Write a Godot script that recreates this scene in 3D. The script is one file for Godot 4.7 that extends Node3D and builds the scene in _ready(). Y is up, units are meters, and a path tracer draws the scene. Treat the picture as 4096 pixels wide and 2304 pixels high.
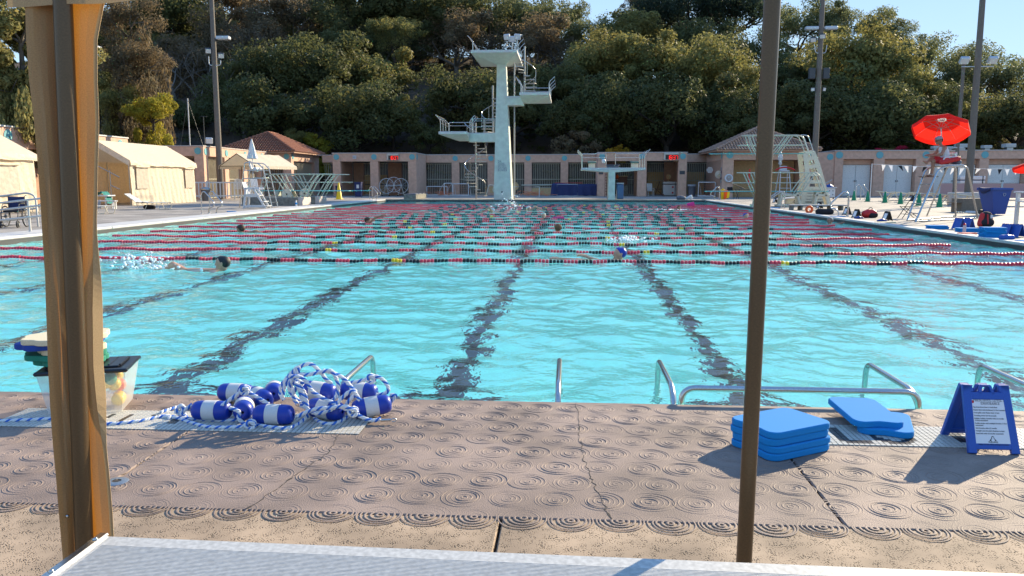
extends Node3D
# An outdoor swimming pool below a wooded hill, late afternoon. Metres, y up; the pool's long axis is -z.

func _ready() -> void:
	camera_and_light()
	make_materials()
	make_pool()
	make_decks()
	make_hill()
	make_buildings()
	make_trees()
	make_lane_ropes()
	make_tower()
	make_left_side()
	make_far_side()
	make_right_side()
	make_foreground()
	make_swimmers()

func camera_and_light() -> void:
	var cam := Camera3D.new()
	cam.name = "camera"
	cam.fov = 39.77
	cam.near = 0.05
	cam.far = 900.0
	cam.position = Vector3(0, 1.33, 0)
	cam.rotation = Vector3(deg_to_rad(-7.63), deg_to_rad(4.0), 0)
	add_child(cam)
	cam.current = true
	var e := Environment.new()
	e.background_mode = Environment.BG_SKY
	var sm := ProceduralSkyMaterial.new()
	sm.sky_top_color = Color(0.40, 0.57, 0.80)
	sm.sky_horizon_color = Color(0.74, 0.85, 0.90)
	sm.sky_curve = 0.2
	sm.ground_bottom_color = Color(0.30, 0.28, 0.24)
	sm.ground_horizon_color = Color(0.55, 0.60, 0.60)
	sm.sun_angle_max = 40.0
	sm.sun_curve = 0.05
	var sky := Sky.new()
	sky.sky_material = sm
	e.sky = sky
	e.background_energy_multiplier = 0.85
	e.tonemap_mode = Environment.TONE_MAPPER_LINEAR
	e.tonemap_exposure = 2.0
	e.sdfgi_enabled = true
	e.ssao_enabled = true
	e.ssil_enabled = true
	var we := WorldEnvironment.new()
	we.name = "environment"
	we.environment = e
	add_child(we)
	var sun := DirectionalLight3D.new()
	sun.name = "sun"
	sun.light_energy = 1.6
	sun.light_color = Color(1.0, 0.93, 0.80)
	sun.light_angular_distance = 0.5
	sun.shadow_enabled = true
	add_child(sun)
	sun.look_at_from_position(Vector3.ZERO, -Vector3(0.600, 0.400, -0.692))

# ---------------------------------------------------------------- meshes
class MB:
	var v := PackedVector3Array()
	var n := PackedVector3Array()
	var c := PackedColorArray()
	var uv := PackedVector2Array()
	var t := Transform3D()
	var col = null
	func tri(a: Vector3, b: Vector3, d: Vector3, na: Vector3, nb: Vector3, nd: Vector3) -> void:
		if (b - a).cross(d - a).dot(na + nb + nd) > 0.0:
			v.push_back(t * a); v.push_back(t * d); v.push_back(t * b)
			n.push_back((t.basis * na).normalized()); n.push_back((t.basis * nd).normalized()); n.push_back((t.basis * nb).normalized())
		else:
			v.push_back(t * a); v.push_back(t * b); v.push_back(t * d)
			n.push_back((t.basis * na).normalized()); n.push_back((t.basis * nb).normalized()); n.push_back((t.basis * nd).normalized())
		if col != null:
			c.push_back(col); c.push_back(col); c.push_back(col)
	func flat(a: Vector3, b: Vector3, d: Vector3, out: Vector3) -> void:
		var m := (b - a).cross(d - a)
		if m.length_squared() < 1e-18:
			return
		m = m.normalized()
		if m.dot(out) < 0.0:
			m = -m
		tri(a, b, d, m, m, m)
	func quad(a: Vector3, b: Vector3, d: Vector3, e: Vector3, out: Vector3) -> void:
		flat(a, b, d, out)
		flat(a, d, e, out)
	func uvquad(a: Vector3, b: Vector3, d: Vector3, e: Vector3, out: Vector3) -> void:
		# corners: top left, top right, bottom right, bottom left
		var s := v.size()
		quad(a, b, d, e, out)
		for i in range(s, v.size()):
			var p := v[i]
			var best := 0
			var four := [t * a, t * b, t * d, t * e]
			for k in 4:
				if p.distance_squared_to(four[k]) < p.distance_squared_to(four[best]):
					best = k
			uv.push_back([Vector2(0, 0), Vector2(1, 0), Vector2(1, 1), Vector2(0, 1)][best])
	func box(p: Vector3, s: Vector3, bev := 0.0) -> void:
		var h := s * 0.5
		if bev <= 0.0:
			for ax in 3:
				for sg in [-1.0, 1.0]:
					var o := Vector3.ZERO
					o[ax] = sg
					var u := Vector3.ZERO
					u[(ax + 1) % 3] = h[(ax + 1) % 3]
					var w := Vector3.ZERO
					w[(ax + 2) % 3] = h[(ax + 2) % 3]
					var q := p + o * h[ax]
					quad(q - u - w, q + u - w, q + u + w, q - u + w, o)
			return
		bev = minf(bev, minf(h.x, minf(h.y, h.z)) * 0.98)
		for ax in 3:
			var i := (ax + 1) % 3
			var j := (ax + 2) % 3
			for sg in [-1.0, 1.0]:
				var o := Vector3.ZERO
				o[ax] = sg
				var u := Vector3.ZERO
				u[i] = h[i] - bev
				var w := Vector3.ZERO
				w[j] = h[j] - bev
				var q := p + o * h[ax]
				quad(q - u - w, q + u - w, q + u + w, q - u + w, o)
			for si in [-1.0, 1.0]:
				for sj in [-1.0, 1.0]:
					var l := Vector3.ZERO
					l[ax] = h[ax] - bev
					var a1 := Vector3.ZERO
					a1[i] = si * h[i]
					a1[j] = sj * (h[j] - bev)
					var a2 := Vector3.ZERO
					a2[i] = si * (h[i] - bev)
					a2[j] = sj * h[j]
					quad(p + a1 - l, p + a1 + l, p + a2 + l, p + a2 - l, a1 / h[i] + a2 / h[j])
		for sx in [-1.0, 1.0]:
			for sy in [-1.0, 1.0]:
				for sz in [-1.0, 1.0]:
					var s3 := Vector3(sx, sy, sz)
					var q0 := p + s3 * (h - Vector3(0, bev, bev))
					var q1 := p + s3 * (h - Vector3(bev, 0, bev))
					var q2 := p + s3 * (h - Vector3(bev, bev, 0))
					flat(q0, q1, q2, s3)
	func bar(a: Vector3, b: Vector3, w: float, h: float, bev := 0.0, up := Vector3.UP) -> void:
		var d := b - a
		var f := d.normalized()
		if absf(f.dot(up)) > 0.97:
			up = Vector3.RIGHT if absf(f.x) < 0.9 else Vector3.BACK
		var r := f.cross(up).normalized()
		var keep := t
		t = keep * Transform3D(Basis(r, r.cross(f).normalized(), -f), (a + b) * 0.5)
		box(Vector3.ZERO, Vector3(w, h, d.length()), bev)
		t = keep
	func tube(pts: Array, r, sides := 8, caps := true, closed := false) -> void:
		var k := pts.size()
		if k < 2:
			return
		var up := Vector3.UP
		var first: Vector3 = (pts[1] - pts[0]).normalized()
		if absf(first.dot(up)) > 0.9:
			up = Vector3.RIGHT
		var rings := []
		var norms := []
		for i in k:
			var f: Vector3
			if closed:
				f = (pts[(i + 1) % k] - pts[(i + k - 1) % k]).normalized()
			elif i == 0:
				f = first
			elif i == k - 1:
				f = (pts[k - 1] - pts[k - 2]).normalized()
			else:
				f = ((pts[i + 1] - pts[i]).normalized() + (pts[i] - pts[i - 1]).normalized()).normalized()
			var x := f.cross(up)
			if x.length_squared() < 1e-8:
				x = f.cross(Vector3(0.3, 0.5, 0.8))
			x = x.normalized()
			up = x.cross(f).normalized()
			var rr: float = r[i] if r is Array else r
			var ring := []
			var nn := []
			for s in sides:
				var a := TAU * s / sides
				var o := x * cos(a) + up * sin(a)
				nn.push_back(o)
				ring.push_back(pts[i] + o * rr)
			rings.push_back(ring)
			norms.push_back(nn)
		var last := k if closed else k - 1
		for i in last:
			var j := (i + 1) % k
			for s in sides:
				var q := (s + 1) % sides
				tri(rings[i][s], rings[i][q], rings[j][q], norms[i][s], norms[i][q], norms[j][q])
				tri(rings[i][s], rings[j][q], rings[j][s], norms[i][s], norms[j][q], norms[j][s])
		if caps and not closed:
			for e in [0, k - 1]:
				var o: Vector3 = -first if e == 0 else (pts[k - 1] - pts[k - 2]).normalized()
				for s in range(1, sides - 1):
					tri(rings[e][0], rings[e][s], rings[e][s + 1], o, o, o)
	func rod(a: Vector3, b: Vector3, r: float, sides := 8) -> void:
		tube([a, b], r, sides)
	func lathe(prof: Array, segs := 16, at := Vector3.ZERO, smooth := true, from := 0.0, to := TAU) -> void:
		# prof: Vector2(radius, height), upwards
		for i in prof.size() - 1:
			var p: Vector2 = prof[i]
			var q: Vector2 = prof[i + 1]
			if p.distance_squared_to(q) < 1e-12:
				continue
			var e := q - p
			var no := Vector2(e.y, -e.x).normalized()
			var n0 := no
			var n1 := no
			if smooth:
				if i > 0:
					var b: Vector2 = p - prof[i - 1]
					var m := Vector2(b.y, -b.x).normalized()
					if m.dot(no) > 0.5:
						n0 = (m + no).normalized()
				if i < prof.size() - 2:
					var b: Vector2 = prof[i + 2] - q
					var m := Vector2(b.y, -b.x).normalized()
					if m.dot(no) > 0.5:
						n1 = (m + no).normalized()
			for s in segs:
				var a0 := from + (to - from) * s / segs
				var a1 := from + (to - from) * (s + 1) / segs
				var d0 := Vector3(cos(a0), 0, sin(a0))
				var d1 := Vector3(cos(a1), 0, sin(a1))
				var u := Vector3.UP
				var p0 := at + d0 * p.x + u * p.y
				var p1 := at + d1 * p.x + u * p.y
				var q0 := at + d0 * q.x + u * q.y
				var q1 := at + d1 * q.x + u * q.y
				if p.x > 1e-6:
					tri(p0, p1, q1, d0 * n0.x + u * n0.y, d1 * n0.x + u * n0.y, d1 * n1.x + u * n1.y)
				if q.x > 1e-6:
					tri(p0, q1, q0, d0 * n0.x + u * n0.y, d1 * n1.x + u * n1.y, d0 * n1.x + u * n1.y)
	func ball(p: Vector3, r: Vector3, segs := 12, rings := 8) -> void:
		var keep := t
		t = keep * Transform3D(Basis().scaled(r), p)
		for i in rings:
			var a := PI * i / rings - PI / 2
			var b := PI * (i + 1) / rings - PI / 2
			for s in segs:
				var e := TAU * s / segs
				var f := TAU * (s + 1) / segs
				var q0 := Vector3(cos(a) * cos(e), sin(a), cos(a) * sin(e))
				var q1 := Vector3(cos(a) * cos(f), sin(a), cos(a) * sin(f))
				var q2 := Vector3(cos(b) * cos(f), sin(b), cos(b) * sin(f))
				var q3 := Vector3(cos(b) * cos(e), sin(b), cos(b) * sin(e))
				if i > 0:
					tri(q0, q1, q2, q0, q1, q2)
				if i < rings - 1:
					tri(q0, q2, q3, q0, q2, q3)
		t = keep
	func prism(poly: PackedVector2Array, h: float, bev := 0.0) -> void:
		# outline in xz (x, z) standing from y = 0 to h; edges chamfered by bev
		if Geometry2D.is_polygon_clockwise(poly):
			poly.reverse()
		var k := poly.size()
		var inner := poly
		if bev > 0.0:
			inner = PackedVector2Array()
			for i in k:
				var e0 := (poly[i] - poly[(i + k - 1) % k]).normalized()
				var e1 := (poly[(i + 1) % k] - poly[i]).normalized()
				var m := (Vector2(e0.y, -e0.x) + Vector2(e1.y, -e1.x)).normalized()
				inner.push_back(poly[i] - m * bev)
		var ids := Geometry2D.triangulate_polygon(inner)
		for i in range(0, ids.size(), 3):
			var a := inner[ids[i]]
			var b := inner[ids[i + 1]]
			var d := inner[ids[i + 2]]
			flat(Vector3(a.x, h, a.y), Vector3(b.x, h, b.y), Vector3(d.x, h, d.y), Vector3.UP)
			flat(Vector3(a.x, 0, a.y), Vector3(b.x, 0, b.y), Vector3(d.x, 0, d.y), Vector3.DOWN)
		var sm := []
		for i in k:
			var e0 := (poly[i] - poly[(i + k - 1) % k]).normalized()
			var e1 := (poly[(i + 1) % k] - poly[i]).normalized()
			var n0 := Vector2(e0.y, -e0.x)
			var n1 := Vector2(e1.y, -e1.x)
			sm.push_back([n0, n1] if n0.dot(n1) < 0.75 else [(n0 + n1).normalized(), (n0 + n1).normalized()])
		for i in k:
			var j := (i + 1) % k
			var a := poly[i]
			var b := poly[j]
			var na := Vector3(sm[i][1].x, 0, sm[i][1].y)
			var nb := Vector3(sm[j][0].x, 0, sm[j][0].y)
			var a0 := Vector3(a.x, bev, a.y)
			var b0 := Vector3(b.x, bev, b.y)
			var a1 := Vector3(a.x, h - bev, a.y)
			var b1 := Vector3(b.x, h - bev, b.y)
			tri(a0, b0, b1, na, nb, nb)
			tri(a0, b1, a1, na, nb, na)
			if bev > 0.0:
				var ia := inner[i]
				var ib := inner[j]
				for sg in [-1.0, 1.0]:
					var y0: float = h - bev if sg > 0 else bev
					var y1: float = h if sg > 0 else 0.0
					var up := Vector3(0, sg, 0)
					tri(Vector3(a.x, y0, a.y), Vector3(b.x, y0, b.y), Vector3(ib.x, y1, ib.y), na + up * 0.3, nb + up * 0.3, nb + up)
					tri(Vector3(a.x, y0, a.y), Vector3(ib.x, y1, ib.y), Vector3(ia.x, y1, ia.y), na + up * 0.3, nb + up, na + up)
	func disc(p: Vector3, out: Vector3, r: float, thick: float, sides := 24) -> void:
		rodn(p, p + out * thick, r, sides)
	func rodn(a: Vector3, b: Vector3, r: float, sides: int) -> void:
		tube([a, b], r, sides)
	func mesh() -> ArrayMesh:
		var m := ArrayMesh.new()
		if v.is_empty():
			return m
		var a := []
		a.resize(Mesh.ARRAY_MAX)
		a[Mesh.ARRAY_VERTEX] = v
		a[Mesh.ARRAY_NORMAL] = n
		if c.size() == v.size():
			a[Mesh.ARRAY_COLOR] = c
		if uv.size() == v.size():
			a[Mesh.ARRAY_TEX_UV] = uv
		m.add_surface_from_arrays(Mesh.PRIMITIVE_TRIANGLES, a)
		return m

func v3(x: float, y: float, z: float) -> Vector3:
	return Vector3(x, y, z)
var used := {}
func numbered(s: String) -> String:
	if not used.has(s):
		used[s] = 0
		return s
	used[s] += 1
	return "%s_%03d" % [s, used[s]]
func tag(o: Node3D, label: String, category: String, group := "", kind := "") -> Node3D:
	if label: o.set_meta("label", label)
	if category: o.set_meta("category", category)
	if group: o.set_meta("group", group)
	if kind: o.set_meta("kind", kind)
	return o
func thing(called: String, label: String, category: String, at := Vector3.ZERO, turn := 0.0, group := "") -> Node3D:
	var o := Node3D.new()
	o.name = numbered(called)
	add_child(o)
	o.position = at
	o.rotation.y = turn
	tag(o, label, category, group)
	return o
func put(called: String, mb, mat: Material, parent: Node3D, at := Vector3.ZERO) -> MeshInstance3D:
	var o := MeshInstance3D.new()
	o.name = called
	o.mesh = mb.mesh() if mb is MB else mb
	if o.mesh.get_surface_count():
		o.set_surface_override_material(0, mat)
	o.position = at
	parent.add_child(o, true)
	return o
func single(called: String, label: String, category: String, mb, mat: Material, at := Vector3.ZERO, turn := 0.0, group := "") -> MeshInstance3D:
	var o := put(numbered(called), mb, mat, self, at)
	o.rotation.y = turn
	tag(o, label, category, group)
	return o
func structure(called: String, mb, mat: Material, parent: Node3D = self) -> MeshInstance3D:
	var o := put(numbered(called) if parent == self else called, mb, mat, parent)
	if parent == self:
		o.set_meta("kind", "structure")
	return o
func copy(o: Node3D, label: String, at: Vector3, turn := 0.0, group := "") -> Node3D:
	var r: Node3D = o.duplicate()
	var base := String(o.name)
	if base.length() > 4 and base[base.length() - 4] == "_":
		base = base.substr(0, base.length() - 4)
	r.name = numbered(base)
	add_child(r)
	r.position = at
	r.rotation.y = turn
	if label: r.set_meta("label", label)
	if group: r.set_meta("group", group)
	return r
func arc(p: Vector3, a: Vector3, b: Vector3, r: float, steps := 5) -> Array:
	# points of a rounded corner at p between the directions to a and to b
	var u := (a - p).normalized() * r
	var w := (b - p).normalized() * r
	var out := []
	for i in steps + 1:
		var s := float(i) / steps
		out.push_back((p + u).lerp(p, s).lerp(p.lerp(p + w, s), s))
	return out
func bent(pts: Array, r: float, steps := 5) -> Array:
	var out := [pts[0]]
	for i in range(1, pts.size() - 1):
		var rr := minf(r, 0.49 * minf(pts[i].distance_to(pts[i - 1]), pts[i].distance_to(pts[i + 1])))
		out.append_array(arc(pts[i], pts[i - 1], pts[i + 1], rr, steps))
	out.push_back(pts[-1])
	return out
func curve(pts: Array, per := 8) -> Array:
	# Catmull-Rom through the points
	var out := []
	for i in pts.size() - 1:
		var p0: Vector3 = pts[maxi(i - 1, 0)]
		var p3: Vector3 = pts[mini(i + 2, pts.size() - 1)]
		for k in per:
			out.push_back(pts[i].cubic_interpolate(pts[i + 1], p0, p3, float(k) / per))
	out.push_back(pts[-1])
	return out
# ---------------------------------------------------------------- materials
var M := {}
var T := {}
func noise_tex(called: String, freq: float, kind: int, octaves: int, lo: float, hi: float, size := 512, seed_ := 1, cell := 0) -> void:
	var f := FastNoiseLite.new()
	f.noise_type = kind
	f.frequency = freq
	f.fractal_octaves = octaves
	f.seed = seed_
	if cell:
		f.cellular_return_type = cell
	var img := f.get_seamless_image(size, size)
	img.convert(Image.FORMAT_L8)
	var lut := PackedByteArray()
	lut.resize(256)
	for i in 256:
		lut[i] = clampi(int(255.0 * lerpf(lo, hi, i / 255.0)), 0, 255)
	var d := img.get_data()
	for i in d.size():
		d[i] = lut[d[i]]
	T[called] = ImageTexture.create_from_image(Image.create_from_data(size, size, false, Image.FORMAT_L8, d))
func mat(called: String, lin: Color, rough := 0.7, metal := 0.0, tex := "", scale := 1.0, bump := "", depth := 0.0, bscale := 1.0) -> StandardMaterial3D:
	var m := StandardMaterial3D.new()
	m.resource_name = called
	var a := lin.a
	m.albedo_color = Color(lin.r, lin.g, lin.b).linear_to_srgb()
	m.albedo_color.a = a
	m.roughness = rough
	m.metallic = metal
	if tex or bump:
		m.uv1_triplanar = true
		m.uv1_world_triplanar = true
		m.uv1_scale = Vector3.ONE * (scale if tex else bscale)
	if tex:
		m.albedo_texture = T[tex]
	if bump:
		m.heightmap_enabled = true
		m.heightmap_texture = T[bump]
		m.heightmap_scale = depth
	M[called] = m
	return m
func wear(m: StandardMaterial3D, tex: String, scale: float) -> void:
	# a second, coarser pattern of stains multiplied over the first
	m.detail_enabled = true
	m.detail_blend_mode = BaseMaterial3D.BLEND_MODE_MUL
	m.detail_albedo = T[tex]
	m.detail_uv_layer = BaseMaterial3D.DETAIL_UV_2
	m.uv2_triplanar = true
	m.uv2_world_triplanar = true
	m.uv2_scale = Vector3.ONE * scale
func make_materials() -> void:
	noise_tex("fine", 0.05, FastNoiseLite.TYPE_SIMPLEX_SMOOTH, 4, 0.80, 1.0, 512, 3)
	noise_tex("patch", 0.012, FastNoiseLite.TYPE_SIMPLEX_SMOOTH, 5, 0.74, 1.06, 512, 11)
	noise_tex("mild", 0.014, FastNoiseLite.TYPE_SIMPLEX_SMOOTH, 5, 0.90, 1.03, 512, 13)
	noise_tex("grain", 0.22, FastNoiseLite.TYPE_SIMPLEX, 2, 0.62, 1.08, 512, 5)
	noise_tex("rough", 0.10, FastNoiseLite.TYPE_SIMPLEX, 3, 0.0, 1.0, 512, 7)
	noise_tex("ripple", 0.016, FastNoiseLite.TYPE_SIMPLEX_SMOOTH, 3, 0.0, 1.0, 1024, 21)
	noise_tex("wrinkle", 0.012, FastNoiseLite.TYPE_PERLIN, 4, 0.0, 1.0, 512, 41)
	noise_tex("pits", 0.09, FastNoiseLite.TYPE_CELLULAR, 1, 0.0, 1.0, 512, 17)
	# pitted concrete: sparse dark holes where cell centres lie close
	var src: Image = T["pits"].get_image()
	var d := src.get_data()
	var hole := PackedByteArray()
	hole.resize(d.size())
	var hole_tone := PackedByteArray()
	hole_tone.resize(d.size())
	var rn: PackedByteArray = T["patch"].get_image().get_data()
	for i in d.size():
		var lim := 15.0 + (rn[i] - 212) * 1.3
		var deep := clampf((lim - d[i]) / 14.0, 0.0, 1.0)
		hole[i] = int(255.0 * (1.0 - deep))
		hole_tone[i] = int(255.0 * (1.0 - 0.75 * deep))  # base colour gets darker with the depth of the hole
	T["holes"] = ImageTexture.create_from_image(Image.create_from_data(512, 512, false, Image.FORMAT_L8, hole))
	T["holetone"] = ImageTexture.create_from_image(Image.create_from_data(512, 512, false, Image.FORMAT_L8, hole_tone))
	var m := mat("pink_concrete", Color(0.44, 0.325, 0.26), 0.75, 0, "grain", 2.2, "rough", 0.12)
	wear(m, "patch", 0.23)
	m = mat("tan_concrete", Color(0.43, 0.315, 0.21), 0.85, 0, "holetone", 2.4, "holes", 0.5)
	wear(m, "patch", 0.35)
	m = mat("side_concrete", Color(0.52, 0.47, 0.41), 0.8, 0, "grain", 0.9, "rough", 0.1)
	wear(m, "patch", 0.11)
	mat("coping_white", Color(0.68, 0.66, 0.62), 0.6, 0, "fine", 1.1)
	mat("gutter_dark", Color(0.055, 0.06, 0.058), 0.5, 0, "fine", 1.0)
	mat("pool_plaster", Color(0.19, 0.76, 0.80), 0.6, 0, "mild", 0.6)
	mat("pool_line", Color(0.012, 0.02, 0.035), 0.5)
	mat("steel", Color(0.62, 0.62, 0.60), 0.22, 1.0, "fine", 3.0)
	mat("steel_dull", Color(0.50, 0.50, 0.48), 0.42, 0.9, "fine", 3.0)
	mat("aluminium", Color(0.64, 0.63, 0.59), 0.5, 0.2, "fine", 2.0)
	mat("white_plastic", Color(0.78, 0.78, 0.77), 0.4, 0, "fine", 3.0)
	mat("white_paint", Color(0.72, 0.72, 0.68), 0.5, 0, "mild", 0.9)
	mat("cream_paint", Color(0.70, 0.64, 0.48), 0.45, 0, "mild", 1.1)
	mat("tower_paint", Color(0.60, 0.62, 0.52), 0.6, 0, "mild", 0.25)
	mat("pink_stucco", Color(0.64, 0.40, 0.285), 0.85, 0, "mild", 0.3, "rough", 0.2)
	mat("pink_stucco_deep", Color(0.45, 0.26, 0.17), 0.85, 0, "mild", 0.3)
	mat("stucco_cap", Color(0.58, 0.50, 0.44), 0.8, 0, "mild", 0.6)
	mat("teal_disc", Color(0.16, 0.47, 0.50), 0.5, 0, "fine", 2.0)
	mat("iron_bars", Color(0.54, 0.49, 0.36), 0.55, 0.0, "fine", 2.0)
	mat("tan_panel", Color(0.60, 0.41, 0.20), 0.7, 0, "mild", 0.5)
	mat("roof_tile", Color(0.40, 0.155, 0.085), 0.8, 0, "grain", 1.3)
	mat("roof_tile_pale", Color(0.48, 0.30, 0.21), 0.8, 0, "grain", 1.3)
	mat("dark_inside", Color(0.03, 0.026, 0.022), 0.9)
	mat("black_rubber", Color(0.015, 0.015, 0.016), 0.6)
	mat("black_cloth", Color(0.02, 0.02, 0.024), 0.9, 0, "fine", 4.0)
	mat("navy", Color(0.015, 0.03, 0.13), 0.7, 0, "fine", 2.0)
	mat("blue_plastic", Color(0.012, 0.07, 0.34), 0.4, 0, "fine", 3.0)
	mat("blue_sign", Color(0.02, 0.10, 0.46), 0.42, 0, "fine", 5.0)
	mat("foam_blue", Color(0.006, 0.27, 0.68), 0.95, 0, "fine", 6.0)
	mat("foam_cream", Color(0.82, 0.71, 0.47), 0.8, 0, "fine", 5.0)
	mat("foam_green", Color(0.01, 0.25, 0.16), 0.8, 0, "fine", 5.0)
	mat("float_blue", Color(0.008, 0.045, 0.42), 0.38, 0, "fine", 7.0)
	mat("float_white", Color(0.74, 0.74, 0.72), 0.45, 0, "fine", 7.0)
	mat("rope_white", Color(0.70, 0.71, 0.72), 0.9)
	mat("rope_blue", Color(0.03, 0.15, 0.55), 0.9)
	mat("bead_red", Color(0.78, 0.06, 0.10), 0.4)
	M["bead_red"].backlight_enabled = true
	M["bead_red"].backlight = Color(0.6, 0.10, 0.14)
	mat("skin_lip", Color(0.30, 0.09, 0.07), 0.5)
	mat("bead_black", Color(0.005, 0.009, 0.012), 0.35)
	mat("bead_yellow", Color(0.90, 0.55, 0.0), 0.4)
	mat("red_cloth", Color(0.62, 0.02, 0.012), 0.8)
	M["red_cloth"].backlight_enabled = true
	M["red_cloth"].backlight = Color(0.98, 0.17, 0.12)
	mat("red_plastic", Color(0.50, 0.012, 0.012), 0.45)
	mat("orange_plastic", Color(0.75, 0.11, 0.015), 0.5)
	mat("yellow_plastic", Color(0.80, 0.52, 0.0), 0.45)
	mat("green_plastic", Color(0.0, 0.22, 0.09), 0.5)
	mat("grey_plastic", Color(0.10, 0.11, 0.13), 0.5)
	mat("grey_cloth", Color(0.30, 0.31, 0.33), 0.9)
	mat("teal_board", Color(0.16, 0.50, 0.48), 0.6, 0, "fine", 3.0)
	mat("board_stand", Color(0.56, 0.60, 0.48), 0.45, 0, "fine", 2.0)
	mat("plinth", Color(0.25, 0.24, 0.20), 0.9, 0, "patch", 0.7)
	mat("bronze_pole", Color(0.115, 0.072, 0.034), 0.34, 0.3, "fine", 6.0)
	mat("lamp_concrete", Color(0.165, 0.14, 0.115), 0.85, 0, "mild", 0.6)
	mat("lamp_housing", Color(0.48, 0.51, 0.54), 0.4, 0.3)
	mat("lamp_dark", Color(0.05, 0.055, 0.06), 0.5)
	mat("lamp_lens", Color(0.6, 0.62, 0.62), 0.15)
	m = mat("tent_fabric", Color(0.78, 0.67, 0.51), 0.75, 0, "mild", 0.7, "wrinkle", 1.6)
	m.backlight_enabled = true
	m.backlight = Color(0.75, 0.72, 0.66)
	m = mat("tent_window", Color(0.50, 0.43, 0.34), 0.4, 0, "mild", 0.8)
	m = mat("canopy_fabric", Color(0.50, 0.33, 0.16), 0.8, 0, "fine", 9.0)
	m.backlight_enabled = true
	m.backlight = Color(0.80, 0.62, 0.27)
	m = mat("canopy_seam", Color(0.50, 0.34, 0.17), 0.8, 0, "fine", 9.0)
	m.backlight_enabled = true
	m.backlight = Color(0.5, 0.5, 0.5)
	mat("skin", Color(0.36, 0.17, 0.10), 0.55)
	mat("skin_light", Color(0.52, 0.29, 0.19), 0.55)
	mat("hair", Color(0.05, 0.025, 0.012), 0.7)
	m = mat("pool_water", Color(0.93, 1.0, 1.0, 0.0), 0.02)
	m.refraction_enabled = true
	m.refraction_scale = 0.033
	m.uv1_triplanar = true
	m.uv1_world_triplanar = true
	m.uv1_scale = Vector3.ONE * 0.55
	m.heightmap_enabled = true
	m.heightmap_texture = T["ripple"]
	m.heightmap_scale = 0.5
	mat("hill_earth", Color(0.15, 0.10, 0.06), 0.95, 0, "grain", 0.35, "rough", 6.0)
	wear(M["hill_earth"], "patch", 0.05)
	mat("bark", Color(0.055, 0.042, 0.032), 0.9, 0, "grain", 0.8)
	mat("bark_pale", Color(0.20, 0.17, 0.14), 0.9, 0, "grain", 0.8)
	mat("tile_white", Color(0.78, 0.75, 0.66), 0.35, 0, "grain", 1.9)
	mat("tile_dark", Color(0.04, 0.035, 0.03), 0.35)
	mat("pool_dark_water", Color(0.02, 0.05, 0.06), 0.08)
	M.pool_dark_water.uv1_triplanar = true
	M.pool_dark_water.uv1_world_triplanar = true
	M.pool_dark_water.heightmap_enabled = true
	M.pool_dark_water.heightmap_texture = T["ripple"]
	M.pool_dark_water.heightmap_scale = 4.0
	mat("pink_mesh", Color(0.42, 0.26, 0.25), 0.8)
	mat("white_flag", Color(0.74, 0.75, 0.76), 0.7)
	M.white_flag.backlight_enabled = true
	M.white_flag.backlight = Color(0.7, 0.7, 0.7)
	mat("white_canopy", Color(0.75, 0.74, 0.74), 0.7)
	M.white_canopy.backlight_enabled = true
	M.white_canopy.backlight = Color(0.6, 0.6, 0.6)
	m = mat("frosted", Color(0.78, 0.79, 0.78, 0.34), 0.4)
	m.transparency = BaseMaterial3D.TRANSPARENCY_ALPHA
	m.backlight_enabled = true
	m.backlight = Color(0.8, 0.8, 0.8)
	mat("tub_lid", Color(0.010, 0.011, 0.014), 0.3)
	mat("foam_blue_dark", Color(0.01, 0.06, 0.36), 0.8, 0, "fine", 5.0)
	mat("foam_white", Color(0.85, 0.87, 0.88), 0.5)
	mat("pink_foam", Color(0.62, 0.03, 0.20), 0.7)
	mat("hair_brown", Color(0.13, 0.06, 0.025), 0.8)
	mat("print_ink", Color(0.02, 0.02, 0.025), 0.7)
	m = mat("windscreen", Color(0.62, 0.40, 0.18), 0.8, 0, "mild", 0.5)
	m.backlight_enabled = true
	m.backlight = Color(0.9, 0.9, 0.9)
	mat("clock_face", Color(0.008, 0.008, 0.008), 0.4)
	m = mat("clock_digit", Color(0.6, 0.03, 0.01), 0.5)
	m.emission_enabled = true
	m.emission = Color(1.0, 0.09, 0.03)
	m.emission_energy_multiplier = 0.75
const XL := -13.35
const XR := 9.80
const ZN := -4.72
const ZF := -58.0
const WATER := -0.15
func floor_y(z: float) -> float:
	if z > -20.0:
		return -1.30 - (z - ZN) * -0.02
	return -1.61 + (z + 20.0) * 0.06
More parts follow.
